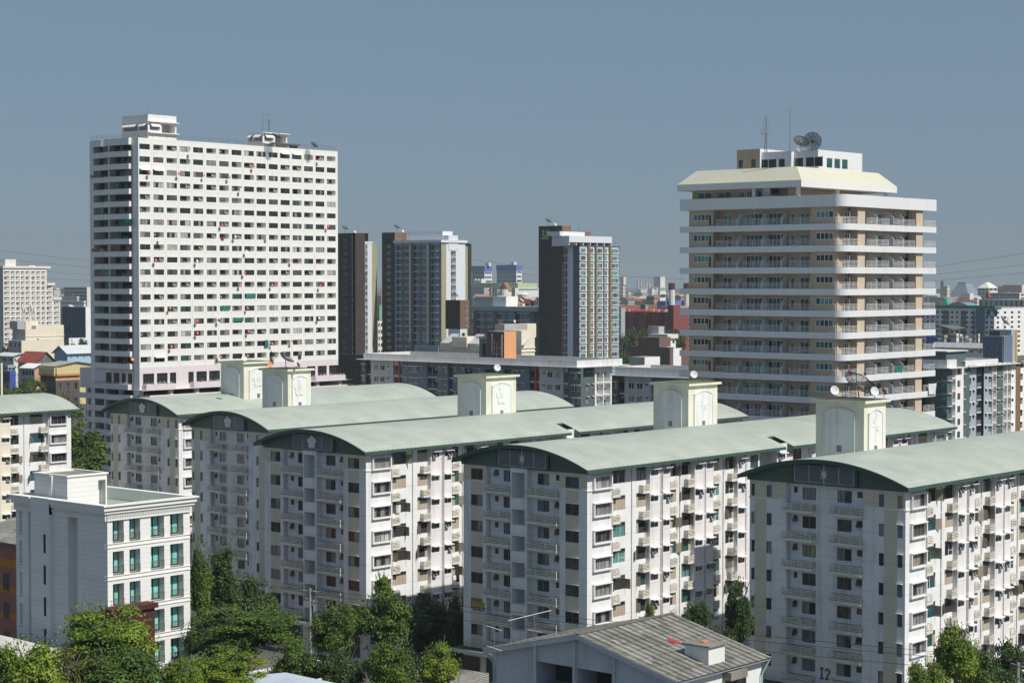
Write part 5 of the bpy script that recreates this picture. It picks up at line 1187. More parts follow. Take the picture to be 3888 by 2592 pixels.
S = [(1950, 1870, 'greenslate', .9, [(1945, 1878, 0, 1.35, 'a', dict(n=3, fr='aluw', t=.07, gl=['glass_teal', 'curtain_grey']))]), (1870, 1815, 'lgrey', 0, [(1868, 1818, 0, 2.3, 'b', dict(slab='white2', rail='steel', back='bluegrey'))]),
     (1815, 1632, 'lgrey', .3, [(1788, 1752, 0, 1.3, 'a', AW), (1728, 1690, 0, 1.3, 'a', AW), (1670, 1646, .0, .6, 'a', AW)]), (1632, 1548, 'bluegrey', 0, [(1628, 1552, 0, 2.3, 'b', dict(rail='steel', back='dkslate'))]),
     (1548, 1440, 'bluegrey', .3, [(1512, 1485, 0, .6, 'a', AW), (1465, 1425, 0, 1.3, 'a', AW)]), (1440, 1300, 'bluegrey', -.3, [(1430, 1350, 0, 2.3, 'b', dict(rail='steel', back='dkslate')), (1340, 1320, 0, .6, 'a', AW)]),
     (1300, 910, 'bluegrey', -.3, [(1290, 1200, 0, 2.3, 'b', dict(rail='steel', back='bluegrey')), (1165, 1145, 0, .6, 'a', AW), (1100, 1045, 0, 2.3, 'b', dict(rail='steel', back='bluegrey')), (1035, 1015, 0, .6, 'a', AW), (980, 950, 0, .6, 'a', AW), (945, 915, 0, 2.3, 'b', dict(rail='steel', back='bluegrey'))]),
     (910, 832, 'bluegrey', .3, [(902, 875, 0, 1.3, 'a', AW), (856, 834, 0, .6, 'a', AW)]), (832, 746, 'bluegrey', 0, [(828, 790, 0, 2.3, 'b', dict(rail='steel', back='interior2')), (782, 750, 0, 2.3, 'b', dict(rail='steel', back='interior2'))]),
     (746, 552, 'bluegrey', .3, [(712, 690, 0, .6, 'a', AW), (675, 605, 0, 1.35, 'a', dict(n=4, fr='aluw', t=.07)), (586, 563, 0, .6, 'a', AW)]), (552, 480, 'lgrey', 0, [(548, 484, 0, 2.3, 'b', dict(rail='steel', back='dkslate'))]),
     (480, 310, 'lgrey', .3, [(448, 428, 0, .6, 'a', AW), (410, 378, 0, 1.3, 'a', AW), (360, 330, 0, 1.3, 'a', AW)]), (310, 266, 'greenslate', 0, [(308, 270, 0, 2.3, 'b', dict(rail='steel', back='greenslate'))]), (266, 228, 'greenslate', .6, [(262, 234, 0, 1.3, 'a', AW)])]
facade(b, F, v3, S, zl, 0, 2.8, 8, z0, rnd, wl)
facade(b, G, v3, [(1950, 2062, 'greenslate', .0, [(1953, 1958, 0, 1.35, 'w', dict(n=1)), (1995, 2008, 0, 1.3, 'a', dict(n=1)), (2036, 2058, 0, .6, 'a', dict(n=1))]), (2062, 2197, 'white2', .4, [(2074, 2126, 0, 2.35, 'b', dict(rail='aluw', ac=1, back='lgrey')), (2132, 2184, 0, 2.35, 'b', dict(rail='aluw', ac=1, back='lgrey'))])], zl, 0, 2.8, 8, z0, rnd, wl)
xr = G.u(v3(2197, 0)); shell(wl, X_, xr, Y_, 338.7, 0, zl, 'bluegrey'); b.part('wall', wl)
slab_roof(b, X_ - .6, Y_ - .6, xr + 3, 337.2, zl, 25.75, zl)
for a, c in ((518, 528), (1588, 1600)):
    m = MB(); u0, u1 = sorted((F.u(v3(a, 0), .3), F.u(v3(c, 0), .3))); m.fbox(F, u0, u1, 0, zl, .0, .3, 'orange'); b.part('post', m)
# lift tower on its roof: dark face with pipes, orange side
Xt = 336.5; Ft = Face('x', Xt); y0, y1 = Ft.u(v3(1350, 0)), Ft.u(v3(1215, 0)); Gt = Face('y', y0); xt1 = Gt.u(v3(1444, 0)); zt = zfor(Xt, y0, v3(0, 988)[1])
m = MB(); wallface(m, Ft, y0, y1, zl + .4, zt, [], 'dkslate'); wallface(m, Gt, Xt, xt1, zl + .4, zt, [], 'peach'); shell(m, Xt, xt1, y0, y1, zl, zt, 'dkslate'); lt = b.part('lift_tower', m)
m = MB()
for a, z_a, z_b, mt in ((1262, 1010, 1160, 'dishred'), (1275, 1050, 1165, 'steel'), (1295, 1070, 1190, 'steel'), (1335, 1010, 1185, 'pipe'), (1325, 1050, 1170, 'dishred'), (1256, 1005, 1150, 'pipe')):
    u = Ft.u(v3(a, 0)); m.tube(Ft.pt(u, Ft.uz(v3(a, z_a))[1], .12), Ft.pt(u, max(zl + .6, Ft.uz(v3(a, z_b))[1]), .12), .09, mt, 5)
for yy in (1115, 1160): m.tube(Ft.pt(Ft.u(v3(1256, 0)), Ft.uz(v3(1256, yy))[1], .15), Ft.pt(Ft.u(v3(1337, 0)), Ft.uz(v3(1337, yy))[1], .15), .07, 'steel', 5)
m.build('pipes', lt)
m = MB(); y2 = Ft.u(v3(1145, 0)); wallface(m, Ft.off(-.4), y1, y2, zl + .4, Ft.uz(v3(1180, 1025))[1], [(y1 + .6, y2 - 1, zl + 1, zl + 4.5, .3, 'interior')], 'greenslate'); m.build('side_room', lt)
for i in range(9):
    m = MB(); u = y1 + .15 + i * .38; m.fbox(Ft, u, u + .12, zl + 5.6, Ft.uz(v3(1180, 1018))[1], 0, .15, 'tealpale'); m.build('louvre', lt)
b.done()
# its neighbour to the right, behind the beige tower
X_, Y_ = 323.9, 215.; F = Face('x', X_); rnd = random.Random(52)
b = Bld('apartment_building', (X_, Y_, 0), 'smaller slate and white slab-roofed block running behind the beige tower', 'building', 'grey blocks with white slab roofs')
v7 = V(2100, 1350, 800 / 2281.); wl = MB()
facade(b, F, v7, [(1740, 1060, 'bluegrey', -.3, [(1720, 1640, 0, 2.3, 'b', dict(rail='steel', back='dkslate')), (1600, 1560, 0, 1.3, 'a', AW), (1450, 1395, 0, 1.3, 'a', AW), (1370, 1312, 0, 1.3, 'a', AW), (1282, 1243, 0, .6, 'a', AW), (1215, 1075, 0, 2.3, 'b', dict(rail='steel', back='orange'))]), (1060, 785, 'lgrey', .3, [(1033, 998, 0, .6, 'a', AW), (968, 910, 0, 1.35, 'a', AW), (878, 820, 0, 1.35, 'a', AW)]),
               (785, 712, 'greenslate', 0, [(782, 716, 0, 2.3, 'b', dict(rail='steel', back='greenslate'))]), (712, 637, 'greenslate', .5, [(695, 645, 0, 1.35, 'a', AW)])], 23.2, 0, 2.8, 8, 21.9, rnd, wl)
yl = F.u(v7(637, 0)); y0 = F.u(v7(1740, 0)); shell(wl, X_, X_ + 12, y0, yl, 0, 23.2, 'lgrey'); wallface(wl, Face('y', y0), X_, X_ + 12, 0, 23.2, [], 'lgrey'); b.part('wall', wl)
slab_roof(b, X_ - .6, y0, X_ + 12, F.u(v7(690, 0)), 23.2, 25.2, 23.3); b.done()

# ---------------------------------------------------------------- slate, white and grey block at the right edge
vr = V(3500, 1250, 388 / 1352.); X_, Y_ = 377.1, 202.9; F = Face('x', X_); G = Face('y', Y_); rnd = random.Random(53)
b = Bld('apartment_building', (X_, Y_, 0), 'slate, grey and white apartment block with a yellow post, at the right edge', 'building', 'grey blocks with white slab roofs')
wl = MB(); zl = 24.4; z0 = zfor(X_ + 3, Y_, vr(0, 512)[1]); P_ = 2.8
facade(b, F, vr, [(345, 268, 'greenslate', .0, [(342, 275, 0, 1.4, 'a', dict(n=3, fr='glass_teal', gl=['glass_teal', 'glass_teal2'], t=.06))]), (268, 215, 'greenslate', -.8, [(250, 222, .3, 1.5, 'a', dict(n=1, gl=['glass_teal']))]), (215, 75, 'greenslate', -.8, [(162, 140, .3, 1.6, 'w', dict(n=1))])], zl, 0, P_, 8, z0, rnd, wl)
W2 = dict(n=2, fr='alubrown', t=.07, gl=['glass_dark', 'curtain_grey', 'glass_teal', 'curtain_dark'])
facade(b, G, vr, [(345, 403, 'greenslate', 0, [(350, 398, 0, 1.4, 'a', dict(n=2, fr='glass_teal', gl=['glass_teal', 'glass_teal2'], t=.06))]), (403, 456, 'white2', -.1, [(405, 453, -.3, 2.35, 'b', dict(rail='aluw', back='lgrey', dep=1.2))]),
               (456, 546, 'white2', 0, [(482, 520, 0, 1.4, 'w', W2)]), (546, 612, 'greenslate', -.3, [(548, 576, -1.2, 1.4, 'a', dict(n=1, gl=['glass_dark']))]), (612, 730, 'paleslate', -.9, [(622, 660, -.3, 1.4, 'a', W2), (684, 708, -.3, .8, 'a', W2)]),
               (730, 832, 'bluegrey', -1.6, [(735, 800, -.4, 2.4, 'b', dict(rail='aluw', back='bluegrey'))]), (832, 945, 'paleslate', -.9, [(850, 873, -.3, .7, 'a', W2), (897, 937, -.2, 1.4, 'a', dict(n=2, gl=['glass_teal', 'glass_teal2', 'glass_blue'], fr='aluw'))]),
               (945, 1000, 'white2', -.6, [(950, 996, -.6, 2.35, 'b', dict(rail='aluw', ac=1, back='lgrey'))]), (1000, 1087, 'greenslate', -.6, [(1003, 1034, -.2, .7, 'a', dict(n=1)), (1062, 1085, -.2, .7, 'a', dict(n=1))]), (1087, 1197, 'white2', -.6, [(1090, 1138, -.6, 2.35, 'b', dict(rail='aluw', ac=1, back='lgrey')), (1148, 1193, -.6, 2.35, 'b', dict(rail='aluw', ac=1, back='lgrey'))]),
               (1197, 1252, 'white2', -.6, [(1202, 1225, -.3, .7, 'a', dict(n=1))]), (1252, 1302, 'fin', -.6, []), (1302, 1420, 'white2', -.9, [(1310, 1345, -.3, 1.4, 'a', W2)])], zl, 0, P_, 8, z0, rnd, wl)
xr = G.u(vr(1420, 0)); shell(wl, X_, xr, Y_, 216, 0, zl, 'greenslate'); b.part('wall', wl)
m = MB(); m.fbox(G, G.u(vr(745, 0)), G.u(vr(753, 0)), 0, zl, -1.5, -1.3, 'yellowp'); PM('yellowp', (.55, .30, .03), streak=0); b.part('post', m)
xa, xb = G.u(vr(545, 0)), G.u(vr(602, 0))
m = MB(); m.box(X_ - 1.5, xa - .02, Y_ - 1.3, 214, zl, zl + .2, 'slabw'); b.part('roof_slab', m); m = MB(); parapet(m, X_ - .4, G.u(vr(470, 0)), Y_, 213, zl + .2, zl + 1.9, .3, 'slabw'); b.part('parapet', m)
m = MB(); m.box(xb, G.u(vr(1290, 0)), Y_ - .6, 215, zl, zl + .2, 'slabw'); b.part('roof_slab', m)
m = MB(); parapet(m, xb, G.u(vr(1062, 0)), Y_ + .8, 213, zl + .2, zl + 1.4, .3, 'slabw'); b.part('parapet', m)
zs = zfor(xa, Y_, vr(0, 288)[1]); m = MB(); m.box(xa - 6.8, xb, Y_ + .31, Y_ + 7, zl + .2, zs, 'greenslate'); m.box(xa - 7.4, xb + .3, Y_ - .2, Y_ + 7.6, zs, zs + .2, 'slabw'); b.part('stair_head', m)
Xt = Face('y', 206.).u(vr(1090, 0)); Ft = Face('x', Xt); y0 = Ft.u(vr(1090, 0)); y1 = Ft.u(vr(820, 0)); Gt = Face('y', y0); x1 = Gt.u(vr(1205, 0)); x2 = Gt.u(vr(1262, 0)); zt = zfor(Xt, y0, vr(0, 88)[1]); zt2 = zfor(Xt, y0, vr(0, 12)[1])
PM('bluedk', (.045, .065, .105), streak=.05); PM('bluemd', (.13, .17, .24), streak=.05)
m = MB(); wallface(m, Ft, y0, y1, zl, zt, [], 'bluedk'); wallface(m, Gt, Xt, x1, zl, zt, [], 'bluemd'); m.box(x1, x2, y0 + .3, y0 + 6, zl, zt2, 'tealpale'); m.box(Xt + 1, x1, y0 + 1.5, y1 - 1, zl, zt2 - .2, 'dkslate'); shell(m, Xt, x1, y0, y1, zl, zt, 'bluedk'); lt = b.part('lift_tower', m)
m = MB(); m.box(x2, x2 + .8, y0 + .2, y0 + 6, zl - 1, zt2, 'yellowp'); m.build('post', lt)
for i in range(17):
    m = MB(); u = y0 + .2 + (y1 - y0) * i / 17; m.fbox(Ft, u, u + .16, zl + .6 + (i * 7 % 5) * .8, zt - .05, 0.003, .2, 'bluemd'); m.build('louvre', lt)
b.done()
# ---------------------------------------------------------------- classical white building, lower left
vq = V(0, 1850, 1000 / 2113.); vt = V(0, 1400, 1000 / 2352.)
MATS['clasw'] = lambda n: mk_paint(n, (.79, .79, .765), streak=.10, var=.05, lines=.46); MATS['clasp'] = lambda n: mk_paint(n, (.79, .79, .765), streak=.10, var=.05)
PM('maroon', (.075, .024, .022), streak=.05, lines=.55); PM('terrace', (.34, .40, .32), streak=.2, var=.15); PM('dirtyroof', (.27, .25, .22), var=.35, streak=.5, dirt=(.12, .11, .10))
CX_, CY_ = 110.1, 146.7; F = Face('x', CX_); G = Face('y', CY_); rnd = random.Random(61)
b = Bld('classical_building', (CX_, CY_, 0), 'white five-storey building with dentilled cornice and teal french windows, lower left', 'building')
wl = MB(); hs = []; P_ = 3.06; zt0 = G.uz(vq(893, 262))[1] + .05
for a, c in ((890, 980), (1025, 1112), (1197, 1305), (1353, 1460)):
    u0, u1 = G.u(vq(a)), G.u(vq(c))
    for k in range(6):
        zt = zt0 - P_ * k; zb = zt - 2.2
        if zb < 0: break
        hs.append((u0, u1, zb, zt, .85, 'clasp')); Fo = G.off(-.85)
        w0, w1 = u0 + .12, u0 + (u1 - u0) * .95; g, kd = window(Fo, w0, w1, zb + .03, zt - .12, .03, 2, 'glass_mint', 'black', .1)
        b.rep('window', g, kd)
        r = MB(); zr0, zr1 = zb + .03, zb + .82; uu0, uu1 = u0 + .03, u1 - .03
        for z in (zr0, zr1, zr1 - .12): r.fbox(G, uu0, uu1, z - .018, z + .018, .02, .06, 'alubrown')
        n = 11
        for i in range(n + 1):
            u = uu0 + (uu1 - uu0) * i / n; r.fbox(G, u - .012, u + .012, zr0, zr1, .03, .055, 'alubrown')
        for i in range(5):
            c0 = (uu0 + (uu1 - uu0) * (i + .5) / 5, (zr0 + zr1) / 2 - .05)
            r.path([G.pt(c0[0] + cos(t * pi / 3) * .1, c0[1] + sin(t * pi / 3) * .22, .045) for t in range(7)], .012, 'alubrown', 4)
        b.rep('balcony_railing', r)
wallface(wl, G, CX_, G.u(vq(1512)), 0, 21.9, hs, 'clasw')
yl = F.u(vq(112)); Us = lambda x: F.u(vq(x)); hs = []
bays = [(848, 610, 0, []), (610, 530, -.9, []), (530, 410, 0, []), (410, 262, .45, [(330, 351)]), (262, 212, -.7, []), (212, 112, 0, [(138, 160)])]
zc = zfor(CX_, 150, vq(0, 195)[1])
for i, (a, c, o, ws) in enumerate(bays):
    u0, u1 = sorted((F.u(vq(a), o), F.u(vq(c), o))) if o <= 0 else (F.u(vq(a), 0), F.u(vq(c), 0)); u0, u1 = F.u(vq(a), 0), F.u(vq(c), 0); hs = []
    for wa, wc in ws:
        for k in range(6):
            w0, w1 = sorted((F.u(vq(wa), o), F.u(vq(wc), o))); zt = F.uz(vq(340, 362))[1] - P_ * k if wa > 300 else F.uz(vq(150, 178))[1] - P_ * k
            if zt < 2.5: break
            if wa > 300: hs.append((w0, w1, zt - 1.85, zt, .15, 'interior')); g, kd = window(F.off(o), w0, w1, zt - 1.85, zt, -.1, 1, 'glass_dark', 'black', .05, 1); b.rep('window', g, kd)
            else: hs.append((w0, w1, zt - 2.4, zt, .35, 'clasp'))
    if a == 610:
        for k in range(6):
            zt = F.uz(vq(590, 232))[1] - P_ * k; hs.append((u0 + .0, u0 + .55, zt - 1.95, zt, .8, 'clasp'))
    wallface(wl, F, u0, u1, 0, 21.9, hs, 'clasw', d=o)
    if i + 1 < len(bays): o2 = bays[i + 1][2]; wl.face([F.pt(u1, 0, o), F.pt(u1, 0, o2), F.pt(u1, 21.9, o2), F.pt(u1, 21.9, o)], 'clasp')
xr = G.u(vq(1512)); shell(wl, CX_, xr, CY_, yl, 0, 21.9, 'clasw', 'terrace', 21.3); b.part('wall', wl)
for k in range(6):                                   # string courses, one per floor, wrapping both faces
    for dz in (.42, -2.28):
        z = zt0 + dz - P_ * k - .0
        if z < .5: continue
        m = MB(); m.fbox(G, CX_ - .05, xr + .04, z - .045, z + .045, .003, .07, 'clasp')
        m.fbox(F, CY_, F.u(vq(610)), z - .045, z + .045, .003, .06, 'clasp'); m.fbox(F, F.u(vq(530)), F.u(vq(410)), z - .045, z + .045, .003, .06, 'clasp'); m.fbox(F, F.u(vq(410)), F.u(vq(356), .45), z - .05, z + .05, .453, .52, 'clasp'); m.fbox(F, F.u(vq(324), .45), F.u(vq(262)), z - .05, z + .05, .453, .52, 'clasp'); m.fbox(F, F.u(vq(212)), yl, z - .045, z + .045, .003, .06, 'clasp'); b.part('string_course', m)
zc1 = 22.75; m = MB()
for i, (z0, z1, d) in enumerate(((20.95, 21.15, .14), (21.15, 21.65, .16), (21.65, 21.95, .34), (21.95, 22.35, .5), (22.35, 22.5, .66))):
    m.fbox(G, CX_ - d, xr + d, z0, z1, -.25, d, 'clasp'); m.fbox(F, CY_ + .002, F.u(vq(415)), z0, z1 - .002, -.25, d - .002, 'clasp'); m.fbox(F, F.u(vq(262)), yl + d, z0, z1 - .002, -.25, d - .002, 'clasp'); m.fbox(F, F.u(vq(410)), F.u(vq(262)) - .01, z0, z1 - .004, -.25, .455 + (i * .004), 'clasp')
m.box(xr - .25, xr + .4, CY_ + .1, yl, 21.0, 22.5, 'clasp'); m.box(CX_ + .3, xr - .3, yl - .4, yl, 21.0, 22.5, 'clasp'); m.fbox(G, CX_ + .3, xr + .1, 21.9, 22.5, -.3, -.02, 'clasp'); cn = b.part('cornice', m)
m = MB(); n = 52
for i in range(n): u = CX_ + (xr - CX_) * (i + .3) / n; m.fbox(G, u, u + .1, 21.3, 21.5, .162, .26, 'clasp')
for i in range(60):
    u = CY_ + (yl - CY_) * (i + .3) / 60
    if F.u(vq(415)) < u < F.u(vq(262)): continue
    m.fbox(F, u, u + .12, 21.3, 21.5, .162, .26, 'clasp')
m.build('dentils', cn)
# roof room
Xp, zp = CX_ + .9, zfor(CX_ + .9, 152, vt(0, 950)[1]); Fp = Face('x', Xp); y0, y1 = Fp.u(vt(588)), Fp.u(vt(292)); Gp = Face('y', y0); x1 = Gp.u(vt(943)); zp = zfor(Xp, y0, vt(0, 968)[1]); m = MB()
wallface(m, Fp, y0, y1, 21.3, zp, [(Fp.u(vt(470)), Fp.u(vt(440)), 21.4, zp - .1, .0)], 'clasw'); wallface(m, Gp, Xp, x1, 21.3, zp, [(Gp.u(vt(865)), Gp.u(vt(930)), 21.3, zp - .55, .9, 'clasp')], 'clasw'); shell(m, Xp, x1, y0, y1, 21.3, zp, 'clasw', 'dirtyroof')
m.fbox(Fp, Fp.u(vt(470)) - .0, Fp.u(vt(440)), 21.3, zp, 0, .3, 'clasp'); p = b.part('roof_room', m)
m = MB(); parapet(m, Xp - .12, x1 + .12, y0 - .12, y1 + .12, zp, zp + .16, .35, 'clasp'); m.build('coping', p)
# maroon porch
Yq = CY_ - 1.6; Gq = Face('y', Yq); m = MB(); u0, u1 = Gq.u(vq(880)), Gq.u(vq(1226)); zq = Gq.uz(vq(1226, 925))[1]
m.box(u0 - .3, u1 + .25, Yq - .25, CY_ - .2, zq - .45, zq, 'maroon'); cnp = b.part('porch_canopy', m)
m = MB(); um = Gq.u(vq(1165)); m.box(um, u1, Yq, CY_ - .2, 0, zq - .45, 'maroon'); m.box(u0, um, Yq, CY_ - .2, zq - 2.1, zq - .45, 'maroon'); m.box(u0, u0 + .8, Yq, CY_ - .2, 0, zq - 2.1, 'maroon'); b.part('porch_frame', m)
for k in range(3):
    z1 = zq - 2.3 - 3.0 * k; g, kd = window(Gq, u0 + .95, um - .1, max(.2, z1 - 2.5), z1, -.5, 3, 'glass_blue', 'alubrown', .08, 1); b.rep('window', g, kd)
b.done()

# ---------------------------------------------------------------- house with the old corrugated roof, bottom centre
z7 = V(1700, 2200, 1200 / 2352.); rnd = random.Random(62)
MATS['fibre'] = lambda n: mk_fibre(n, 0, (.33,.32,.29), (.12,.12,.105), .2, 1.2); MATS['housewall'] = lambda n: mk_paint(n, (.46, .50, .56), streak=.4, var=.12, dirt=(.30, .29, .27)); MATS['fibre2'] = lambda n: mk_fibre(n, 1, (.36,.35,.32), (.15,.15,.13), .2, 1.5)
MATS['fibrey'] = lambda n: mk_fibre(n, 0, (.36,.35,.32), (.16,.16,.14), .28, 1.5)
HX, HX1, HYr, HYl, HZ, HR, HYm = 121.6, 134.9, 88.9, 109.3, 11.95, 14.5, 99.0
b = Bld('corrugated_roof_house', (HX, HYr, 0), 'old pale blue building with a stained corrugated gable roof, at the bottom edge', 'house')
F = Face('x', HX + .55); G = Face('y', HYr + .55); wl = MB(); y0, y1 = HYr + .55, HYl - .55
def sl(y): return HR - .15 - (HR - HZ) * abs(y - HYm) / (HYm - HYr if y < HYm else HYl - HYm)
ops = []
for a, c, ya, yb_ in ((660, 930, 590, 760), (968, 1242, 650, 860)):
    u0, u1 = sorted((F.u(z7(a)), F.u(z7(c)))); zt = F.uz(z7((a + c) / 2, ya + 12))[1]; ops.append((u0, u1, zt - 2.3, zt, 2.6, 'interior'))
wallface(wl, F, y0, y1, 0, 11.6, [o for o in ops], 'housewall')
n = 20
for i in range(n):
    a, c = y0 + (y1 - y0) * i / n, y0 + (y1 - y0) * (i + 1) / n; wl.face([F.pt(c, 11.6, 0), F.pt(a, 11.6, 0), F.pt(a, sl(a), 0), F.pt(c, sl(c), 0)], 'housewall')
hs = []
for a, c in ((1752, 1872), (2076, 2234)):
    u0, u1 = G.u(z7(a)), G.u(z7(c)); zt = 10.9; hs.append((u0, u1, zt - 1.7, zt, .2, 'interior')); g, kd = window(G, u0, u1, zt - 1.7, zt, -.1, 4, 'glass_dark', 'alubrown', .06, 1); b.rep('window', g, kd)
wallface(wl, G, HX + .55, HX1 - .5, 0, 11.7, hs, 'whitetank'); shell(wl, HX + .55, HX1 - .5, y0, y1, 0, 11.6, 'housewall', 'interior2'); b.part('wall', wl)
for u in ((ops[0][0] + ops[1][1]) / 2, ops[1][0] - .05, F.u(z7(655))):
    m = MB(); m.fbox(F, u - .16, u + .16, 0, sl(u), 0.003, .14, 'housewall'); b.part('pilaster', m)
def pitched(mb, X0, X1, ya, za, yb_, zb, th, m, me, seg=1, wav=.0):
    mb.face([(X0, ya, za), (X1, ya, za), (X1, yb_, zb), (X0, yb_, zb)], m); mb.face([(X0, yb_, zb - th), (X1, yb_, zb - th), (X1, ya, za - th), (X0, ya, za - th)], me)
    for q in ([(X0, ya, za), (X0, yb_, zb), (X0, yb_, zb - th), (X0, ya, za - th)], [(X1, ya, za), (X1, ya, za - th), (X1, yb_, zb - th), (X1, yb_, zb)], [(X0, ya, za), (X0, ya, za - th), (X1, ya, za - th), (X1, ya, za)]): mb.face(q, me)
def corrug(mb, X0, X1, ya, za, yb_, zb, per, amp, m, rows=5, lap=.03):     # real corrugations running down the slope in lapped rows
    n = int((X1 - X0) / per * 4)
    for r_ in range(rows):
        t0, t1 = r_ / rows, (r_ + 1) / rows; y0, y1 = ya + (yb_ - ya) * t0, ya + (yb_ - ya) * t1; z0 = za + (zb - za) * t0 + lap; z1 = za + (zb - za) * t1
        for i in range(n):
            xa, xb = X0 + (X1 - X0) * i / n, X0 + (X1 - X0) * (i + 1) / n; ha, hb = amp * sin(i * pi / 2), amp * sin((i + 1) * pi / 2)
            mb.face([(xa, y0, z0 + ha), (xb, y0, z0 + hb), (xb, y1, z1 + hb), (xa, y1, z1 + ha)], m)
rf = MB(); pitched(rf, HX, HX1, HYr, HZ - .08, HYm, HR - .08, .12, 'concdark', 'housewall'); pitched(rf, HX, HX1, HYl, HZ - .08, HYm, HR - .08, .12, 'concdark', 'housewall')
corrug(rf, HX, HX1, HYr - .15, HZ, HYm, HR, .26, .035, 'fibre', 7); corrug(rf, HX, HX1, HYl + .15, HZ, HYm, HR, .26, .035, 'fibre', 7)
rf.box(HX, HX1, HYm - .2, HYm + .2, HR + .02, HR + .07, 'concdark'); ro = b.part('roof', rf)
m = MB()
for ya, yb_ in ((HYr - .1, HYm), (HYl + .1, HYm)):
    za, zb = HZ, HR; A = [(HX - .03, ya, za - .02), (HX - .03, yb_, zb - .02), (HX - .03, yb_, zb - .42), (HX - .03, ya, za - .42)]
    B_ = [(x + .05, y, z) for x, y, z in A]; m.face(A, 'housewall'); m.face(B_[::-1], 'housewall')
    for i in range(4): j = (i + 1) % 4; m.face([A[i], B_[i], B_[j], A[j]], 'housewall')
m.build('bargeboard', ro)
def onroof(px, side=-1):          # point of the right-hand slope seen at a picture point
    r = ray(px); k = (HR - HZ) / (HYm - HYr); t = (HR + k * (0 - HYm) * 0 - CAMZ) / r.z
    # z = HZ + k (y - HYr) ; CAMZ + r.z t = HZ + k (r.y t - HYr)
    t = (HZ - k * HYr - CAMZ) / (r.z - k * r.y); return Vector((r.x * t, r.y * t, CAMZ + r.z * t))
p0, p1 = onroof(z7(1640, 445)), onroof(z7(1715, 478)); MATS['redsheet'] = lambda n: mk_plain(n, (.42, .035, .03), .5)
m = MB(); q = [onroof(z7(x, y)) + Vector((0, 0, .09)) for x, y in ((1620, 452), (1655, 437), (1730, 470), (1700, 480))]; m.face(q, 'redsheet'); m.face([v - Vector((0, 0, .03)) for v in q][::-1], 'redsheet'); m.build('patch', ro)
c = onroof(z7(1850, 610)); m = MB(); m.box(c.x + .3, c.x + 2.6, c.y - 1.0, c.y + 1.4, c.z - 1.2, c.z + 1.25, 'whitetank'); m.box(c.x + .1, c.x + 2.8, c.y - 1.2, c.y + 1.6, c.z + 1.25, c.z + 1.38, 'dirtyroof'); b.part('roof_box', m)
m = MB(); q = onroof(z7(1880, 540)); m.box(c.x + 1.2, c.x + 2.0, c.y + .1, c.y + .6, c.z + 1.39, c.z + 1.46, 'dishorange'); b.part('hatch', m)
m = MB(); m.box(c.x + 1.6, c.x + 4.0, HYr - .3, HYr + .9, 10.95, 11.6, 'dirtyroof'); b.part('gutter_box', m)
MATS['aqua'] = lambda n: mk_plain(n, (.30, .45, .47), .5)
m = MB(); m.path([(HX1 - .3, HYr - .1, 11.8), (HX1 - .7, HYr + .35, 10.6), (HX1 - .7, HYr + .35, 2)], .08, 'aqua', 6); b.part('drain_pipe', m)
m = MB(); m.path([(HX + .1, HYl - .1, 11.8), (HX + .45, HYl - .75, 10.8), (HX + .45, HYl - .75, 2)], .08, 'aqua', 6); b.part('drain_pipe', m); b.done()

def yagi(name, label, base, h, els, seed, boom=None):
    m = MB(); x, y, z = base; m.tube((x, y, z), (x, y, z + h), .03, 'steel', 5); r2 = random.Random(seed)
    e = empty(name, base, label, 'antenna'); o = m.build('mast', e)
    for zz, L_, n, az, tl in els:
        k = MB(); d = Vector((cos(az), sin(az), tl)); c0 = Vector((x, y, z + zz)) - d * L_ / 2; k.tube(c0, c0 + d * L_, .02, 'steel', 4); s = Vector((-sin(az), cos(az), 0))
        for i in range(n): p = c0 + d * L_ * (i + .5) / n; k.tube(p - s * .28, p + s * .28, .012, 'steel', 4)
        k.build('aerial', e)
    return e
q = at_d(z7(348, 640), 162.3); yagi('tv_antenna', 'television aerial with two stacked combs at the left end of the old house', (q.x, q.y, q.z), 3.4, [(3.2, 1.3, 10, 2.4, .35), (1.5, 1.3, 10, 2.4, .35)], 1)
q = at_d(z7(645, 740), 158); e = yagi('tv_antenna', 'tall aerial with a long white boom on the old house gable', (q.x, q.y, q.z), 5.3, [(4.0, 1.2, 9, 2.4, .2)], 2)
m = MB(); a0, a1 = at_d(z7(450, 304), 158), at_d(z7(772, 226), 158); m.tube(a0, a1, .035, 'railw', 5)
for i in range(12): p = a0 + (a1 - a0) * (i + .4) / 12; m.tube(p - Vector((0, 0, .12)), p + Vector((0, 0, .12)), .012, 'black', 4)
m.tube(a1, a1 + Vector((0, 0, .4)), .02, 'black', 4); m.build('boom', e)

# ---------------------------------------------------------------- small roofs along the bottom and left edges
def zpt(px, z): return on_z(px, z)
v5b = V(900, 2050, 1000 / 2352.)
def roof_house(name, label, pts, zs, mt, wallm='whitetank', th=.15, drop=3., cat='house', zb=0):
    P = [zpt(p, z) for p, z in zip(pts, zs)]; b = Bld(name, (P[0].x, P[0].y, 0), label, cat); m = MB(); m.face(P, mt); m.face([p - Vector((0, 0, th)) for p in P][::-1], mt)
    n = len(P)
    for i in range(n): a, c = P[i], P[(i + 1) % n]; m.face([a, a - Vector((0, 0, th)), c - Vector((0, 0, th)), c], mt)
    b.part('roof', m); m = MB(); cx = sum((p for p in P), Vector()) / n
    Q = [p + (cx - p) * .06 for p in P]
    for i in range(n): a, c = Q[i], Q[(i + 1) % n]; m.face([(a.x, a.y, zb), (c.x, c.y, zb), (c.x, c.y, c.z - th - .01), (a.x, a.y, a.z - th - .01)], wallm)
    b.part('wall', m); return b
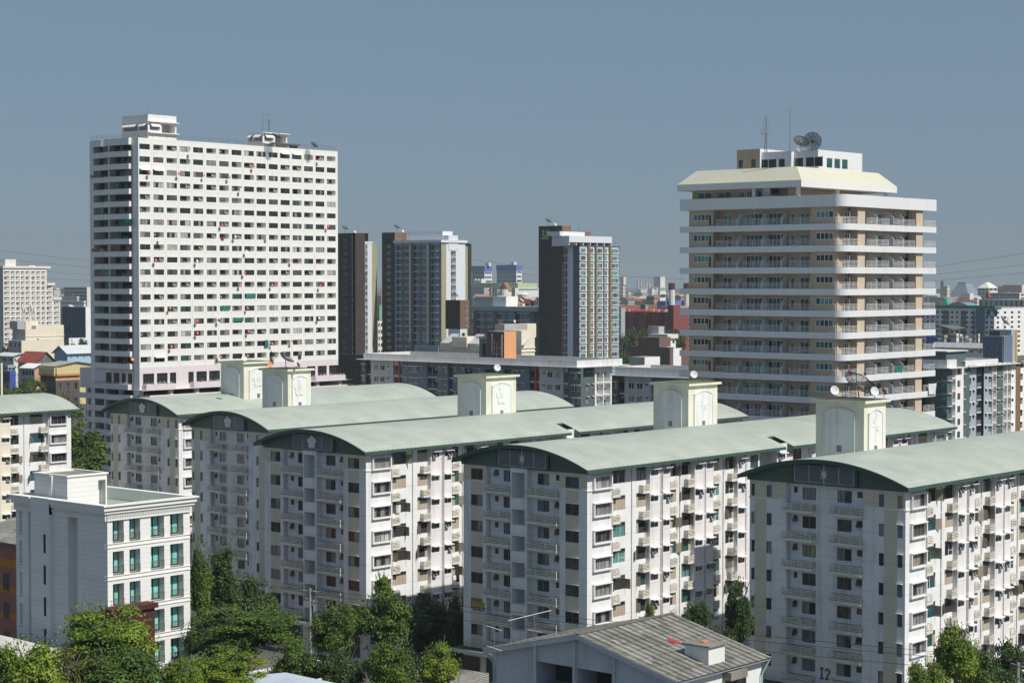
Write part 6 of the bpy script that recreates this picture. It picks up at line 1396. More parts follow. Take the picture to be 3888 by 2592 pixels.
MATS['metalblue'] = lambda n: mk_ribs(n, (.42, .48, .55), 1, .35, .35, dark=.75, var=.05, corr=.35, bump=.5); MATS['whitesheet'] = lambda n: mk_ribs(n, (.62, .60, .56), 1, .5, .6, dark=.8, var=.1, corr=.3, bump=.4)
MATS['browntile'] = lambda n: mk_ribs(n, (.105, .055, .045), 0, .45, .7, dark=.45, var=.2, corr=.3, bump=.6)
roof_house('metal_roof_house', 'pale blue ribbed metal roof at the bottom edge, left of centre', [v5b(-270, 1330), v5b(-120, 1228), v5b(435, 1178), v5b(1050, 1310), v5b(800, 1500), v5b(-300, 1500)], [7.5, 8.3, 8.6, 7.6, 6.9, 6.9], 'metalblue')
A = [zpt(v5b(x, y), 6.6) for x, y in ((60, 1180), (680, 1058), (1050, 1138), (560, 1290))]; b = Bld('flat_roof_shed', (A[3].x, A[3].y, 0), 'flat grey roof with a white rim among the trees, bottom left of centre', 'shed')
m = MB(); m.face([v - Vector((0, 0, .3)) for v in A], 'dirtyroof'); b.part('roof', m); m = MB(); c0 = sum(A, Vector()) / 4
for i in range(4):
    a, c = A[i], A[(i + 1) % 4]; ai, ci = a + (c0 - a) * .04, c + (c0 - c) * .04; m.face([a, c, ci, ai], 'white2'); m.face([(a.x, a.y, 5.9), (c.x, c.y, 5.9), c, a], 'white2'); m.face([(ai.x, ai.y, 6.3), (ci.x, ci.y, 6.3), ci, ai], 'white2')
b.part('rim', m); m = MB()
for i in range(4): a, c = A[i] + (c0 - A[i]) * .05, A[(i + 1) % 4] + (c0 - A[(i + 1) % 4]) * .05; m.face([(a.x, a.y, 0), (c.x, c.y, 0), (c.x, c.y, 5.9), (a.x, a.y, 5.9)], 'white2')
b.part('wall', m)
roof_house('corrugated_shed', 'small corrugated cement roof beside the old house, bottom centre', [v5b(1790, 1290), v5b(1925, 1138), v5b(2250, 1185), v5b(2250, 1350), v5b(1760, 1350)], [3.2, 4.2, 4.2, 3.0, 3.0], 'fibrey')
vbl = V(0, 2300, 700 / 2352.)
roof_house('white_roof_shed', 'off-white sheet roof at the foot of the classical building, left edge', [vbl(-300, 320), vbl(0, 365), vbl(830, 560), vbl(560, 760), vbl(-300, 640)], [9.0, 9.0, 8.4, 7.2, 7.2], 'whitesheet')
roof_house('tiled_roof_house', 'brown tiled roof right of the classical building foot, bottom edge', [vbl(1560, 1000), vbl(2250, 800), vbl(2700, 1050), vbl(1500, 1300)], [4.2, 5.4, 4.2, 3.0], 'browntile')
b = Bld('orange_wall_building', (118, 178, 0), 'pink-red wall with orange bands cut by the left edge', 'building')
PM('brickpink', (.36, .14, .11), streak=.1); PM('orangeband', (.52, .20, .02), streak=.1)
Xo = 122.; Fo = Face('x', Xo); y0, y1 = Fo.u(57), Fo.u(-160); zt = zfor(Xo, y0, 2062); m = MB()
zz = [zfor(Xo, y0, p) for p in (2062, 2128, 2158, 2228, 2256, 2330, 2358)] + [0]
for i in range(7): wallface(m, Fo, y0, y1, zz[i + 1], zz[i], [], 'orangeband' if i % 2 else 'brickpink')
m.face([(Xo, y0, 0), (Xo + 14, y0, 0), (Xo + 14, y0, zt), (Xo, y0, zt)], 'brickpink'); b.part('wall', m); m = MB(); m.face([(Xo - .5, y0 - .4, zt), (Xo + 15, y0 - .4, zt + 2.6), (Xo + 15, y1, zt + 2.6), (Xo - .5, y1, zt)], 'fibre2'); m.face([(Xo - .5, y0 - .4, zt - .2), (Xo - .5, y1, zt - .2), (Xo + 15, y1, zt + 2.4), (Xo + 15, y0 - .4, zt + 2.4)], 'concdark'); m.face([(Xo - .5, y0 - .4, zt - .2), (Xo - .5, y0 - .4, zt), (Xo - .5, y1, zt), (Xo - .5, y1, zt - .2)], 'concdark'); b.part('roof', m)
for k in range(3):
    g, kd = window(Fo, y0 + 1.5, y0 + 2.6, 3 + k * 3.2, 5 + k * 3.2, .03, 2, 'glass_dark', 'steel'); b.rep('window', g, kd)
b.done()

# ---------------------------------------------------------------- parked car
def car(label, loc, rot, mat):
    e = empty('parked_car', loc, label, 'car'); prof = [(-2.2, .35), (-2.25, .75), (-2.1, .95), (-1.3, 1.0), (-.75, 1.42), (.45, 1.45), (1.15, 1.02), (2.05, .86), (2.2, .6), (2.15, .3)]
    m = MB(); W = .84
    lo = [(x, -W if z < 1.1 else -W * .82, z) for x, z in prof]; hi = [(x, -y, z) for x, y, z in lo]; n = len(prof)
    m.face(lo, mat); m.face(hi[::-1], mat)
    for i in range(n): j = (i + 1) % n; m.face([lo[i], hi[i], hi[j], lo[j]], mat)
    Mx = Matrix.Translation(Vector(loc)) @ Matrix.Rotation(rot, 4, 'Z'); m.xf(Mx); m.build('body', e)
    for s in (-1, 1):
        g = MB(); y = s * (W * .92); g.face([(-1.15, s * W * 1.005, 1.03), (1.0, s * W * 1.005, 1.03), (.42, s * W * .835, 1.38), (-.72, s * W * .835, 1.36)], 'glass_dark'); g.xf(Mx); g.build('side_window', e)
        for x in (-1.35, 1.35):
            t = MB(); t.tube((x, s * (W - .18), .32), (x, s * (W + .02), .32), .32, 'black', 14); t.xf(Mx); o = t.build('wheel', e)
            h = MB(); h.tube((x, s * (W + .02), .32), (x, s * (W + .03), .32), .19, 'steel', 10); h.xf(Mx); h.build('rim', o)
        l = MB(); l.box(2.1, 2.22, s * .75 - .12, s * .75 + .08, .62, .78, 'aluw'); l.xf(Mx); l.build('headlight', e)
    for q in ([(1.2, -W * .8, 1.03), (1.2, W * .8, 1.03), (.5, W * .74, 1.42), (.5, -W * .74, 1.42)], [(-1.36, W * .8, 1.02), (-1.36, -W * .8, 1.02), (-.8, -W * .74, 1.40), (-.8, W * .74, 1.40)]):
        g = MB(); g.face([(x + (.03 if x > 0 else -.03), y, z + .02) for x, y, z in q], 'glass_dark'); g.xf(Mx); g.build('windscreen', e)
MATS['carwhite'] = lambda n: mk_plain(n, (.72, .73, .74), .25, 0, .6, .02)
q = on_z((1618, 2583), .0); car('white saloon car parked under the trees below the central blocks', (q.x, q.y, 0.01), R(-38), 'carwhite')
# ---------------------------------------------------------------- trees
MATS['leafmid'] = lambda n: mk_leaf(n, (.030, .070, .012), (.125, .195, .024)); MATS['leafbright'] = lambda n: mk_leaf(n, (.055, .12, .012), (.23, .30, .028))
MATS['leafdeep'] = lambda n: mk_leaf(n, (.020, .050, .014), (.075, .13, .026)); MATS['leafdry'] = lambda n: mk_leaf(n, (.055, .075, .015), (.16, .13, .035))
MATS['bark'] = lambda n: mk_paint(n, (.12, .10, .08), var=.4, streak=.3)
def crown_mesh(kind, seed, nleaf, ls, K=46, sq=1.):
    """leaf cards in overlapping clumps over a dark woody-leafy core; sq = height stretch the crown will be given"""
    r = random.Random(seed); m = MB(); cl = []
    for i in range(K):
        while True:
            v = Vector((r.uniform(-1, 1), r.uniform(-1, 1), r.uniform(-1, 1)))
            if .25 < v.length < 1: break
        if kind == 'feather':
            v = v.normalized() * r.uniform(.3, .92); lay = round(v.z * 2.6) / 2.6; v.z = lay * .35 + v.z * .55; rad = (r.uniform(.2, .36), r.uniform(.13, .22))
            if v.z > .3 and Vector((v.x, v.y)).length > .75: v.x *= .6; v.y *= .6
        elif kind == 'column': v = v.normalized() * r.uniform(.2, .9); q = r.uniform(.26, .44); rad = (q, q / sq * 1.1); v.x *= (1 - .3 * v.z); v.y *= (1 - .3 * v.z)
        else: v = v.normalized() * r.uniform(.42, .84); v.z = v.z if v.z > -.5 else v.z * .7; q = r.uniform(.22, .42); rad = (q, q / sq * .85)
        cl.append((v, rad))
    tot = sum(c[1][0] ** 2 for c in cl)
    for v, (ra, rz) in cl:
        N1, N2, k0 = 7, 4, .66; P = []
        for j in range(N2 + 1):
            ph = -pi / 2 + pi * j / N2; P.append([v + Vector((cos(2 * pi * i / N1) * cos(ph) * ra, sin(2 * pi * i / N1) * cos(ph) * ra, sin(ph) * rz)) * k0 * r.uniform(.75, 1.1) for i in range(N1)])
        for j in range(N2):
            for i in range(N1): m.face([P[j][i], P[j][(i + 1) % N1], P[j + 1][(i + 1) % N1], P[j + 1][i]], 'leafmid')
        for i in range(int(nleaf * ra * ra / tot)):
            a = r.uniform(0, 2 * pi); t = r.uniform(-.55, 1); q = math.sqrt(max(0, 1 - t * t)) * (r.random() ** .35)
            p = v + Vector((cos(a) * q * ra, sin(a) * q * ra, t * rz)) * r.uniform(.66, 1.16)
            n = (Vector((cos(a) * q, sin(a) * q, max(t, 0) * 1.2 + .5)) + Vector((r.gauss(0, .45), r.gauss(0, .45), r.gauss(0, .35)))).normalized()
            s = n.cross(Vector((r.gauss(0, 1), r.gauss(0, 1), r.gauss(0, .5)))).normalized(); u = n.cross(s); L_ = ls * r.uniform(.6, 1.5)
            s = Vector((s.x, s.y, s.z / sq)) * L_ * .55; u = Vector((u.x, u.y, u.z / sq)) * L_
            m.face([p - u, p + s, p + u, p - s], 'leafmid')
    for i in range(nleaf // 40):
        v = Vector((r.gauss(0, 1), r.gauss(0, 1), r.gauss(.3, 1))).normalized() * r.uniform(.88, 1.06)
        n = Vector((r.gauss(0, 1), r.gauss(0, 1), r.gauss(0, 1))).normalized(); s = n.cross(Vector((0, 0, 1))).normalized() * ls * .6; u = n.cross(s).normalized() * ls; u.z /= sq
        m.face([v - u, v + s, v + u, v - s], 'leafmid')
    me = bpy.data.meshes.new('crown'); me.from_pydata(m.v, [], m.f); me.materials.append(M('leafmid')); me.update(); return me
CR = {('round', 1): crown_mesh('round', 1, 21000, .042, 42, 1.05), ('round', 2): crown_mesh('round', 2, 18000, .048, 32, 1.1), ('feather', 1): crown_mesh('feather', 3, 22000, .030, 60), ('feather', 2): crown_mesh('feather', 4, 19000, .034, 46),
      ('column', 1): crown_mesh('column', 5, 18000, .060, 60, 2.8), ('far', 1): crown_mesh('round', 6, 1600, .11, 26), ('far', 2): crown_mesh('round', 7, 1500, .12, 20), ('mid', 1): crown_mesh('round', 8, 7000, .06, 34, 1.6), ('mid', 2): crown_mesh('round', 9, 7000, .055, 26, 1.6)}
def tree(label, x, y, h, rx, rz, kind=('round', 1), mat='leafmid', rot=0, group=None, trunk=True, z0=0, cat='tree', name='tree'):
    e = empty(name, (x, y, z0), label, cat, group)
    o = bpy.data.objects.new('crown', CR[kind]); SC.collection.objects.link(o); o.parent = e; o.location = (0, 0, h - rz); o.scale = (rx, rx, rz); o.rotation_euler = (0, 0, rot)
    if mat != 'leafmid': o.material_slots[0].link = 'OBJECT'; o.material_slots[0].material = M(mat)
    if trunk:
        m = MB(); r = random.Random(int(x * 7 + y)); top = Vector((x, y, z0 + h - rz * .9)); m.tube((x, y, z0), top, .035 * h ** .9 * .5 + .06, 'bark', 8, .02 * h * .5 + .04)
        for i in range(7):
            a = i * 2.4 + r.random(); p1 = top - Vector((0, 0, r.uniform(0, rz * .3))); p2 = p1 + Vector((cos(a) * rx * .35, sin(a) * rx * .35, rz * .55)); p3 = p2 + Vector((cos(a) * rx * .32, sin(a) * rx * .32, rz * r.uniform(.2, .6)))
            m.tube(p1, p2, .02 * h * .35 + .03, 'bark', 6, .06); m.tube(p2, p3, .06, 'bark', 5, .025)
        e['_o'] = (x, y, z0); t = m.build('trunk', e)
    return e
def tree_px(label, px, top, d, rpx, crown_frac=.7, **k):
    """a tree whose crown centre stands over picture column px at distance d, with its top at picture row `top`"""
    p = at_d((px, 1066), d); zt = CAMZ - (top - 1066) * d / 7282.; rx = rpx * d / 7282.
    hh = max(2.5, zt); rz = k.pop('rz', None) or min(hh * .48, rx * k.pop('asp', .9)); k.pop('asp', None)
    return tree(label, p.x, p.y, hh, rx, rz, **k)
T = tree_px
T('broad feathery tree in front of the classical white building', 385, 2290, 158, 205, kind=('feather', 1), mat='leafbright', rz=3.6, rot=.6)
T('leafy tree below the broad feathery one, at the foot of the classical building', 430, 2455, 150, 170, kind=('round', 1), mat='leafmid', rz=3.0, rot=2)
T('yellow-green tree in the bottom left corner', 90, 2425, 146, 150, kind=('round', 1), mat='leafbright', rz=3.4)
T('brownish green tree between the corner tree and the broad feathery tree', 235, 2470, 150, 120, kind=('round', 2), mat='leafdry', rz=3.2, rot=1)
T('tall thin bright-edged tree just right of the classical building', 757, 2045, 196, 56, kind=('column', 1), mat='leafmid', rz=6.5)
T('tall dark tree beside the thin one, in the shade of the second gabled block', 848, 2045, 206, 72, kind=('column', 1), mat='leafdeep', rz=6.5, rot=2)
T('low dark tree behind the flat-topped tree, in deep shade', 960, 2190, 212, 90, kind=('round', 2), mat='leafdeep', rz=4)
T('wide flat-topped tree in the gap between the classical building and the central blocks', 940, 2300, 184, 225, kind=('feather', 1), mat='leafmid', rz=2.6, rot=2.2)
T('dark spreading tree half under the wide flat-topped tree', 790, 2330, 186, 110, kind=('round', 2), mat='leafdeep', rz=2.8, rot=4)
T('yellowish open tree over the flat grey roof, bottom left of centre', 850, 2462, 166, 150, kind=('feather', 2), mat='leafbright', rz=2.0, rot=1)
T('small pale tree by the brown tiled roof', 690, 2500, 160, 90, kind=('round', 2), mat='leafbright', rz=2.2, rot=1)
T('glossy round tree left of the tall central tree', 1262, 2285, 188, 92, kind=('round', 1), mat='leafmid', rz=3.0, rot=1)
T('tallest round tree, in the centre gap before the blocks', 1448, 2245, 190, 118, kind=('round', 2), mat='leafmid', rz=3.4, rot=3)
T('slim sprout standing above the tallest central tree', 1448, 2178, 195, 42, kind=('column', 1), mat='leafbright', rz=2.0, rot=3)
T('round mango tree beside the parked white car', 1490, 2430, 176, 108, kind=('round', 1), mat='leafmid', rz=3.0, rot=5)
T('bright tree right of the parked car, left of the corrugated shed', 1668, 2445, 182, 85, kind=('round', 2), mat='leafbright', rz=2.6, rot=5)
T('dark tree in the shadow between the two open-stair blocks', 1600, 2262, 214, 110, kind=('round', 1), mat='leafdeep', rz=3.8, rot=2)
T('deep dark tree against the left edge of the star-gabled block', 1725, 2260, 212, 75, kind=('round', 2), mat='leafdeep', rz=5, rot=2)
T('low leafy tree in the middle of the central tree group', 1120, 2430, 180, 100, kind=('round', 2), mat='leafmid', rz=3.4, rot=2)
T('low shrubby tree behind the flat grey roof', 1290, 2470, 178, 95, kind=('round', 1), mat='leafdeep', rz=3.4, rot=4)
T('small bright sapling on the sunlit wall behind the corrugated house', 2472, 2285, 176, 24, kind=('column', 1), mat='leafbright', rz=1.5)
T('two-tiered green tree behind the corrugated house ridge', 2645, 2280, 178, 58, kind=('round', 1), mat='leafdeep', rz=2.2, rot=1)
T('tall dark tree against the left edge of the nearest block', 2812, 2200, 186, 58, kind=('round', 2), mat='leafdeep', rz=4.0, rot=1)
T('dark bushy tree low between the star-gabled block and the nearest block', 2745, 2380, 184, 80, kind=('round', 1), mat='leafdeep', rz=3.4, rot=3)
T('bright tall tree before the nearest block, bottom right', 3640, 2372, 156, 88, kind=('round', 2), mat='leafbright', rz=2.9, rot=1)
T('leafy tree behind the right utility pole', 3715, 2450, 158, 85, kind=('round', 1), mat='leafmid', rz=4, rot=2)
T('dense clipped bright bush-like tree at the foot of the nearest block', 3530, 2512, 150, 88, kind=('round', 1), mat='leafbright', rz=2.6, rot=3)
T('dark round tree in the bottom right corner', 3830, 2435, 170, 100, kind=('round', 2), mat='leafdeep', rz=4.2, rot=4)
g = 'trees between the white slab tower and the barrel-roofed blocks'
T('tall rain tree rising between the left barrel-roofed block and the next', 255, 1480, 302, 70, kind=('mid', 1), mat='leafmid', rz=6.5, group=g); T('bulging right-hand crown of the tree gap beside the left-edge block', 330, 1590, 300, 78, kind=('mid', 2), mat='leafmid', rz=6, rot=1, group=g)
T('middle crown of the tree gap beside the left-edge block', 300, 1700, 297, 85, kind=('mid', 1), mat='leafmid', rz=5, rot=2, group=g); T('low dark tree at the foot of the tree gap beside the left-edge block', 335, 1800, 294, 80, kind=('mid', 2), mat='leafdeep', rz=4, rot=3, group=g)
for i, (px, tp, d, r_, lab) in enumerate(((30, 1452, 600, 60, 'dark tree at the left edge above the left barrel roof'), (85, 1428, 610, 42, 'rounded tree above the left barrel roof, second from the left edge'), (128, 1425, 615, 42, 'green tree beside the yellow shophouse'), (232, 1484, 560, 30, 'small tree at the foot of the brown low building'))):
    T(lab, px, tp, d, r_, kind=('mid', 1 + i % 2), mat='leafmid', rz=5, rot=i)
for i, (px, tp, d, r_, lab) in enumerate(((262, 1290, 900, 30, 'far tree left of the olive-roofed houses, beside the white tower'), (310, 1282, 880, 34, 'far dark tree touching the white tower at the left'), (20, 1300, 900, 22, 'far tree at the left edge below the stepped apartment block'))):
    T(lab, px, tp, d, r_, kind=('far', 1 + i % 2), mat='leafdeep', rz=8, rot=i)
wood = 'dark trees below the red-brick building'
for i in range(13):
    px = 2352 + i * 19 + (i * 7 % 5); T(f'{["first","second","third","fourth","fifth","sixth","seventh","eighth","ninth","tenth","eleventh","twelfth","thirteenth"][i]} tree from the left in the row below the red-brick building', px, 1238 + (i * 13 % 9) + (30 if i < 2 else 0), 960 - (i * 37 % 60), 22, kind=('far', 1 + i % 2), mat='leafdeep' if i % 3 else 'leafdry', rz=8, rot=i, group=wood)
for i in range(4): T(f'{["upper","second","third","lowest"][i]} dark tree in the gap right of the sunlit brown-finned condominium', 2368 + (i % 2) * 22, 1262 + i * 26, 940 - i * 20, 28, kind=('mid', 1 + i % 2), mat='leafdeep', rz=8, rot=i)

# ---------------------------------------------------------------- poles and wires
def pole(label, loc, h, az):
    e = empty('utility_pole', loc, label, 'utility pole', 'concrete utility poles'); x, y, z = loc
    m = MB(); m.tube(loc, (x, y, z + h), .17, 'concrete', 8, .12); m.build('post', e); s = Vector((cos(az), sin(az), 0))
    for k, (dz, L_) in enumerate(((.25, 1.1), (1.3, .9))):
        c = Vector((x, y, z + h - dz)); m = MB(); a, c2 = c - s * L_, c + s * L_; m.tube(a, c2, .06, 'concrete', 4); o = m.build('crossarm', e)
        for t in (-.9, -.35, .35, .9): q = c + s * L_ * t; i_ = MB(); i_.tube(q, q + Vector((0, 0, .28)), .05, 'black', 6, .03); i_.build('insulator', o)
    m = MB(); m.box(x + .2, x + .6, y - .2, y + .2, z + h - 2.6, z + h - 1.8, 'steel'); m.build('switch_box', e); return e
P1 = at_d((1174, 1066), 202); pole('concrete utility pole with crossarms before the open-stair block, centre left', (P1.x, P1.y, 0), 11.0, R(100))
P2 = at_d((3706, 1066), 167); pole('concrete utility pole with crossarms before the nearest block, bottom right', (P2.x, P2.y, 0), 11.0, R(60))
P3 = at_d((3878, 1066), 166); pole('concrete utility pole cut by the right edge of the photo', (P3.x, P3.y, 0), 10.3, R(60))
P0 = at_d((1330, 1066), 205); 
MATS['wire'] = lambda n: mk_plain(n, (.02, .02, .02), .6)
def wire(label, a, c, sag, r=.02, n=22, name='power_line', group='power lines', mat='wire'):
    a, c = Vector(a), Vector(c); m = MB(); P = [a + (c - a) * i / n - Vector((0, 0, 4 * sag * (i / n) * (1 - i / n))) for i in range(n + 1)]
    m.path([tuple(p) for p in P], r, mat, 4); return single(name, m, tuple(a), label, 'power line', group)
for i, dz in enumerate((-.1, -.6, -1.5)):
    wire(f'{["top","middle","lowest"][i]} wire strung across the gabled blocks, bottom', (P1.x, P1.y, 11.0 + dz), (P2.x, P2.y, 11.0 + dz - .1), .25, .022)
for i, dz in enumerate((-.1, -.9)):
    wire(f'{["upper","lower"][i]} wire leaving the centre-left pole towards the left', (P1.x, P1.y, 11.0 + dz), (at_d((700, 1066), 215).x, at_d((700, 1066), 215).y, 11.2 + dz), .4, .02)
for i, dz in enumerate((0, -.5, -1.3, -3.4)):
    wire(f'{["first","second","third","fourth"][i]} wire from the top between the two right-hand poles', (P2.x, P2.y, 11.0 + dz), (P3.x, P3.y, 10.5 + dz), .12, .02)
# high-voltage lines far behind: faint in the sky
for i, (a, c) in enumerate((((0, 952), (348, 992)), ((70, 990), (348, 1015)), ((170, 1030), (348, 1045)), ((170, 1058), (348, 1065)))):
    p, q = at_d(a, 900), at_d(c, 950); wire(f'faint high-voltage line left of the white tower, {["highest","second","third","lowest"][i]}', p, q, 0, .05)
for i, (a, c) in enumerate((((1790, 985), (2046, 1022)), ((1975, 1038), (2046, 1046)), ((1980, 1066), (2046, 1075)), ((2352, 1048), (2600, 1060)))):
    p, q = at_d(a, 900), at_d(c, 950); wire(f'faint high-voltage line between the condominium towers, {["highest","second","third","rightmost"][i]}', p, q, 0, .05)
for i, (a, c) in enumerate((((3550, 1012), (3888, 962)), ((3550, 1042), (3888, 1005)), ((3550, 1066), (3888, 1035)))):
    p, q = at_d(a, 900), at_d(c, 800); wire(f'faint high-voltage line right of the beige tower, {["upper","middle","lower"][i]}', p, q, 0, .05)

# ---------------------------------------------------------------- dishes and masts
def dish(label, loc, r, az, el, mat='dish', mesh=False, stand=1.0, group=None, small=False, loc_is_dish=True, text=False):
    """loc is the centre of the bowl; az, el aim it"""
    loc = Vector(loc); e = empty('satellite_dish', (loc.x, loc.y, loc.z - stand), label, 'satellite dish', group)
    n = Vector((cos(az) * cos(el), sin(az) * cos(el), sin(el))); s = n.cross(Vector((0, 0, 1))).normalized(); u = s.cross(n)
    dp = r * (.34 if mesh else .18); N = 10 if small else (22 if mesh else 16); rings = 2 if small else 4; m = MB()
    P = lambda a, t: loc + (s * cos(a) + u * sin(a)) * r * t + n * (dp * t * t - dp * .5)
    for k in range(rings):
        t0, t1 = k / rings, (k + 1) / rings
        for i in range(N):
            a, c = 2 * pi * i / N, 2 * pi * (i + 1) / N
            q = [P(a, t1), P(c, t1), P(c, t0), P(a, t0)] if k else [P(a, t1), P(c, t1), P(0, 0)]
            m.face(q, 'dishmesh' if mesh else mat)
    bo = m.build('bowl', e, smooth=not mesh)
    if mesh:
        rb = MB()
        for i in range(12): a = 2 * pi * i / 12; rb.path([P(a, t / 3.) for t in range(4)], r * .022, 'black', 4)
        rb.path([P(2 * pi * i / 22, 1) for i in range(23)], r * .03, 'black', 4); rb.path([P(2 * pi * i / 22, .55) for i in range(23)], r * .018, 'black', 4); rb.build('ribs', bo)
    if not small or text:
        ar = MB(); f = loc + n * r * (.75 if mesh else .8)
        for i in range(3 if mesh else 1): a = pi / 2 + (2 * pi * i / 3 if mesh else pi); ar.tube(P(a, .95), f, r * .015 + .006, 'black' if mesh else 'steel', 4)
        ar.tube(f, f + n * r * .1, r * .07 + .01, 'black', 6); ar.build('feed', e)
    st = MB()
    if stand > 0: st.tube((loc.x, loc.y, loc.z - stand), loc - n * dp * .5, .03 + r * .02, 'black' if mesh else 'steel', 5)
    else: st.tube(loc - n * dp * .5, loc + Vector((0, 1, -.15)) * .7, .03, 'steel', 4)
    st.build('stand', e)
    if text:
        tx = MB(); 
        for k, (h_, w_) in enumerate(((.12, .5), (-.02, .42))): 
            q = [loc + s * (-w_ * r) + u * (h_ * r) + n * .03, loc + s * (w_ * r) + u * (h_ * r) + n * .03, loc + s * (w_ * r) + u * ((h_ + .2 - k * .1) * r) + n * .03, loc + s * (-w_ * r) + u * ((h_ + .2 - k * .1) * r) + n * .03]
            if k == 0: tx.face(q, 'dishtext')
        tx.build('printing', bo)
    return e
south = math.atan2(-1, .05)
TK = {'A': (31.2, 209.), 'B': (31.05, 269.), 'C': (31.0, 250.), 'D': (31.0, 232.), 'E': (31.1, 198.)}
kz = 800 / 2281.; zB = V(700, 1300, kz); zC = V(1400, 1300, kz); zD = V(2100, 1350, kz); zE = V(2700, 1400, kz)
def on_tank(vf, x, y, d): return at_d(vf(x, y), d)
SD = lambda *a, **k: dish(*a, **k)
p = on_tank(zB, 938, 165, 272); SD('big black mesh dish standing upright on the second rooftop tower from the left', p, .98, south + .9, .15, mesh=True, stand=p.z - 31.1)
p = on_tank(zB, 1102, 172, 271); SD('big black mesh dish tilted skyward on the second rooftop tower from the left', p, 1.2, south + .6, 1.0, mesh=True, stand=p.z - 31.1)
p = on_tank(zB, 928, 240, 268); SD('orange dish at the left rim of the second rooftop tower', p, .42, south - .3, .4, 'dishorange', stand=p.z - 31.1)
p = on_tank(zB, 1232, 240, 270); SD('orange dish leaning at the right rim of the second rooftop tower', p, .42, south + 1.3, .4, 'dishorange', stand=p.z - 31.1)
p = on_tank(zB, 1218, 222, 273); SD('white dish behind the leaning orange one on the second rooftop tower', p, .5, south, .5, stand=p.z - 31.1)
p = on_tank(zB, 648, 170, 285); SD('single white dish on the leftmost rooftop tower', p, .46, south - .2, .4, stand=p.z - 31.3)
p = on_tank(zC, 1392, 272, 250); SD('single white dish on the middle rooftop tower', p, .47, south - .5, .35, stand=p.z - 31.05)
p = on_tank(zD, 1525, 202, 235); SD('single white dish on the fourth rooftop tower from the left', p, .47, south - .6, .3, stand=p.z - 31.05)
p = on_tank(zE, 1600, 170, 203); SD('wide black mesh dish on the rightmost rooftop tower', p, 1.75, south - .2, .95, mesh=True, stand=p.z - 31.2)
p = on_tank(zE, 1730, 215, 206); SD('second black mesh dish half hidden on the rightmost rooftop tower', p, 1.0, south + 1.2, .6, mesh=True, stand=p.z - 31.2)
p = on_tank(zE, 1337, 232, 201); SD('white dish at the left rim of the rightmost rooftop tower', p, .5, south - .6, .35, stand=p.z - 31.2)
p = on_tank(zE, 1770, 243, 200); SD('white dish at the right rim of the rightmost rooftop tower', p, .5, south - .5, .35, stand=p.z - 31.2)
p = on_tank(zE, 1873, 246, 202); SD('orange dish seen edge-on at the right rim of the rightmost rooftop tower', p, .4, south + 1.1, .5, 'dishorange', stand=p.z - 31.2)
p = at_d(v4(1165, 337), 296); SD('large black mesh dish facing the viewer on top of the beige tower', p, 1.4, pi + YAW - .25, .12, mesh=True, stand=p.z - z9)
p = at_d(v4(1073, 343), 294); SD('smaller black mesh dish tilted upward on top of the beige tower', p, 1.25, south - .6, .8, mesh=True, stand=p.z - z9)
p = at_d(v4(1050, 408), 297); SD('small pinkish dish low beside the big mesh dishes on the beige tower', p, .45, south, .6, 'dishtext', stand=.9)
p = at_d(v1(2000, 385), 462); SD('dark mesh dish at the right end of the white slab tower roof', p, 1.1, south + 1.0, .95, mesh=True, stand=p.z - 75.1)
p = at_d(v1(1683, 312), 452); SD('faint mesh dish over the right penthouse of the white slab tower', p, 1.35, south + .6, 1.1, mesh=True, stand=p.z - 75.1)
for lab, q, d, zz in (('mesh dish on the slim brown tower beside the white slab', (103, 178), 785, 63), ('mesh dish on the stair tower of the middle condominium', (508, 170), 778, 63.2), ('mesh dish on the stair tower of the sunlit condominium', (1695, 120), 724, 64.3)):
    p = at_d(v3(*q), d); SD(lab, p, 1.5, south + .5, 1.1, mesh=True, stand=p.z - zz)
for lab, q, d in (('small white dish on the slim brown tower beside the white slab', (182, 207), 785), ('small white dish on the stair tower of the middle condominium', (557, 200), 778), ('small white dish on the stair tower of the sunlit condominium', (1752, 148), 724)):
    p = at_d(v3(*q), d); SD(lab, p, .6, south, .5, stand=1.2, small=True)
p = at_d(v3(968, 700), 690); SD('dark mesh dish on the square brown block', p, 1.15, south + .3, .8, mesh=True, stand=2.4)
p = at_d(v3(1308, 915), 500); SD('dark mesh dish above the black and orange lift tower', p, 1.5, south + .3, .7, mesh=True, stand=3.2)
p = at_d(v3(1432, 906), 520); SD('white dish on the cream rooftop beside the orange lift tower', p, .45, south, .3, stand=1.3, small=True)
p = at_d(V(3540, 1060, 348 / 1299.)(1022, 592), 440); SD('dark mesh dish above the blue louvred box at the right edge', p, 1.45, south + .3, .75, mesh=True, stand=2.2)
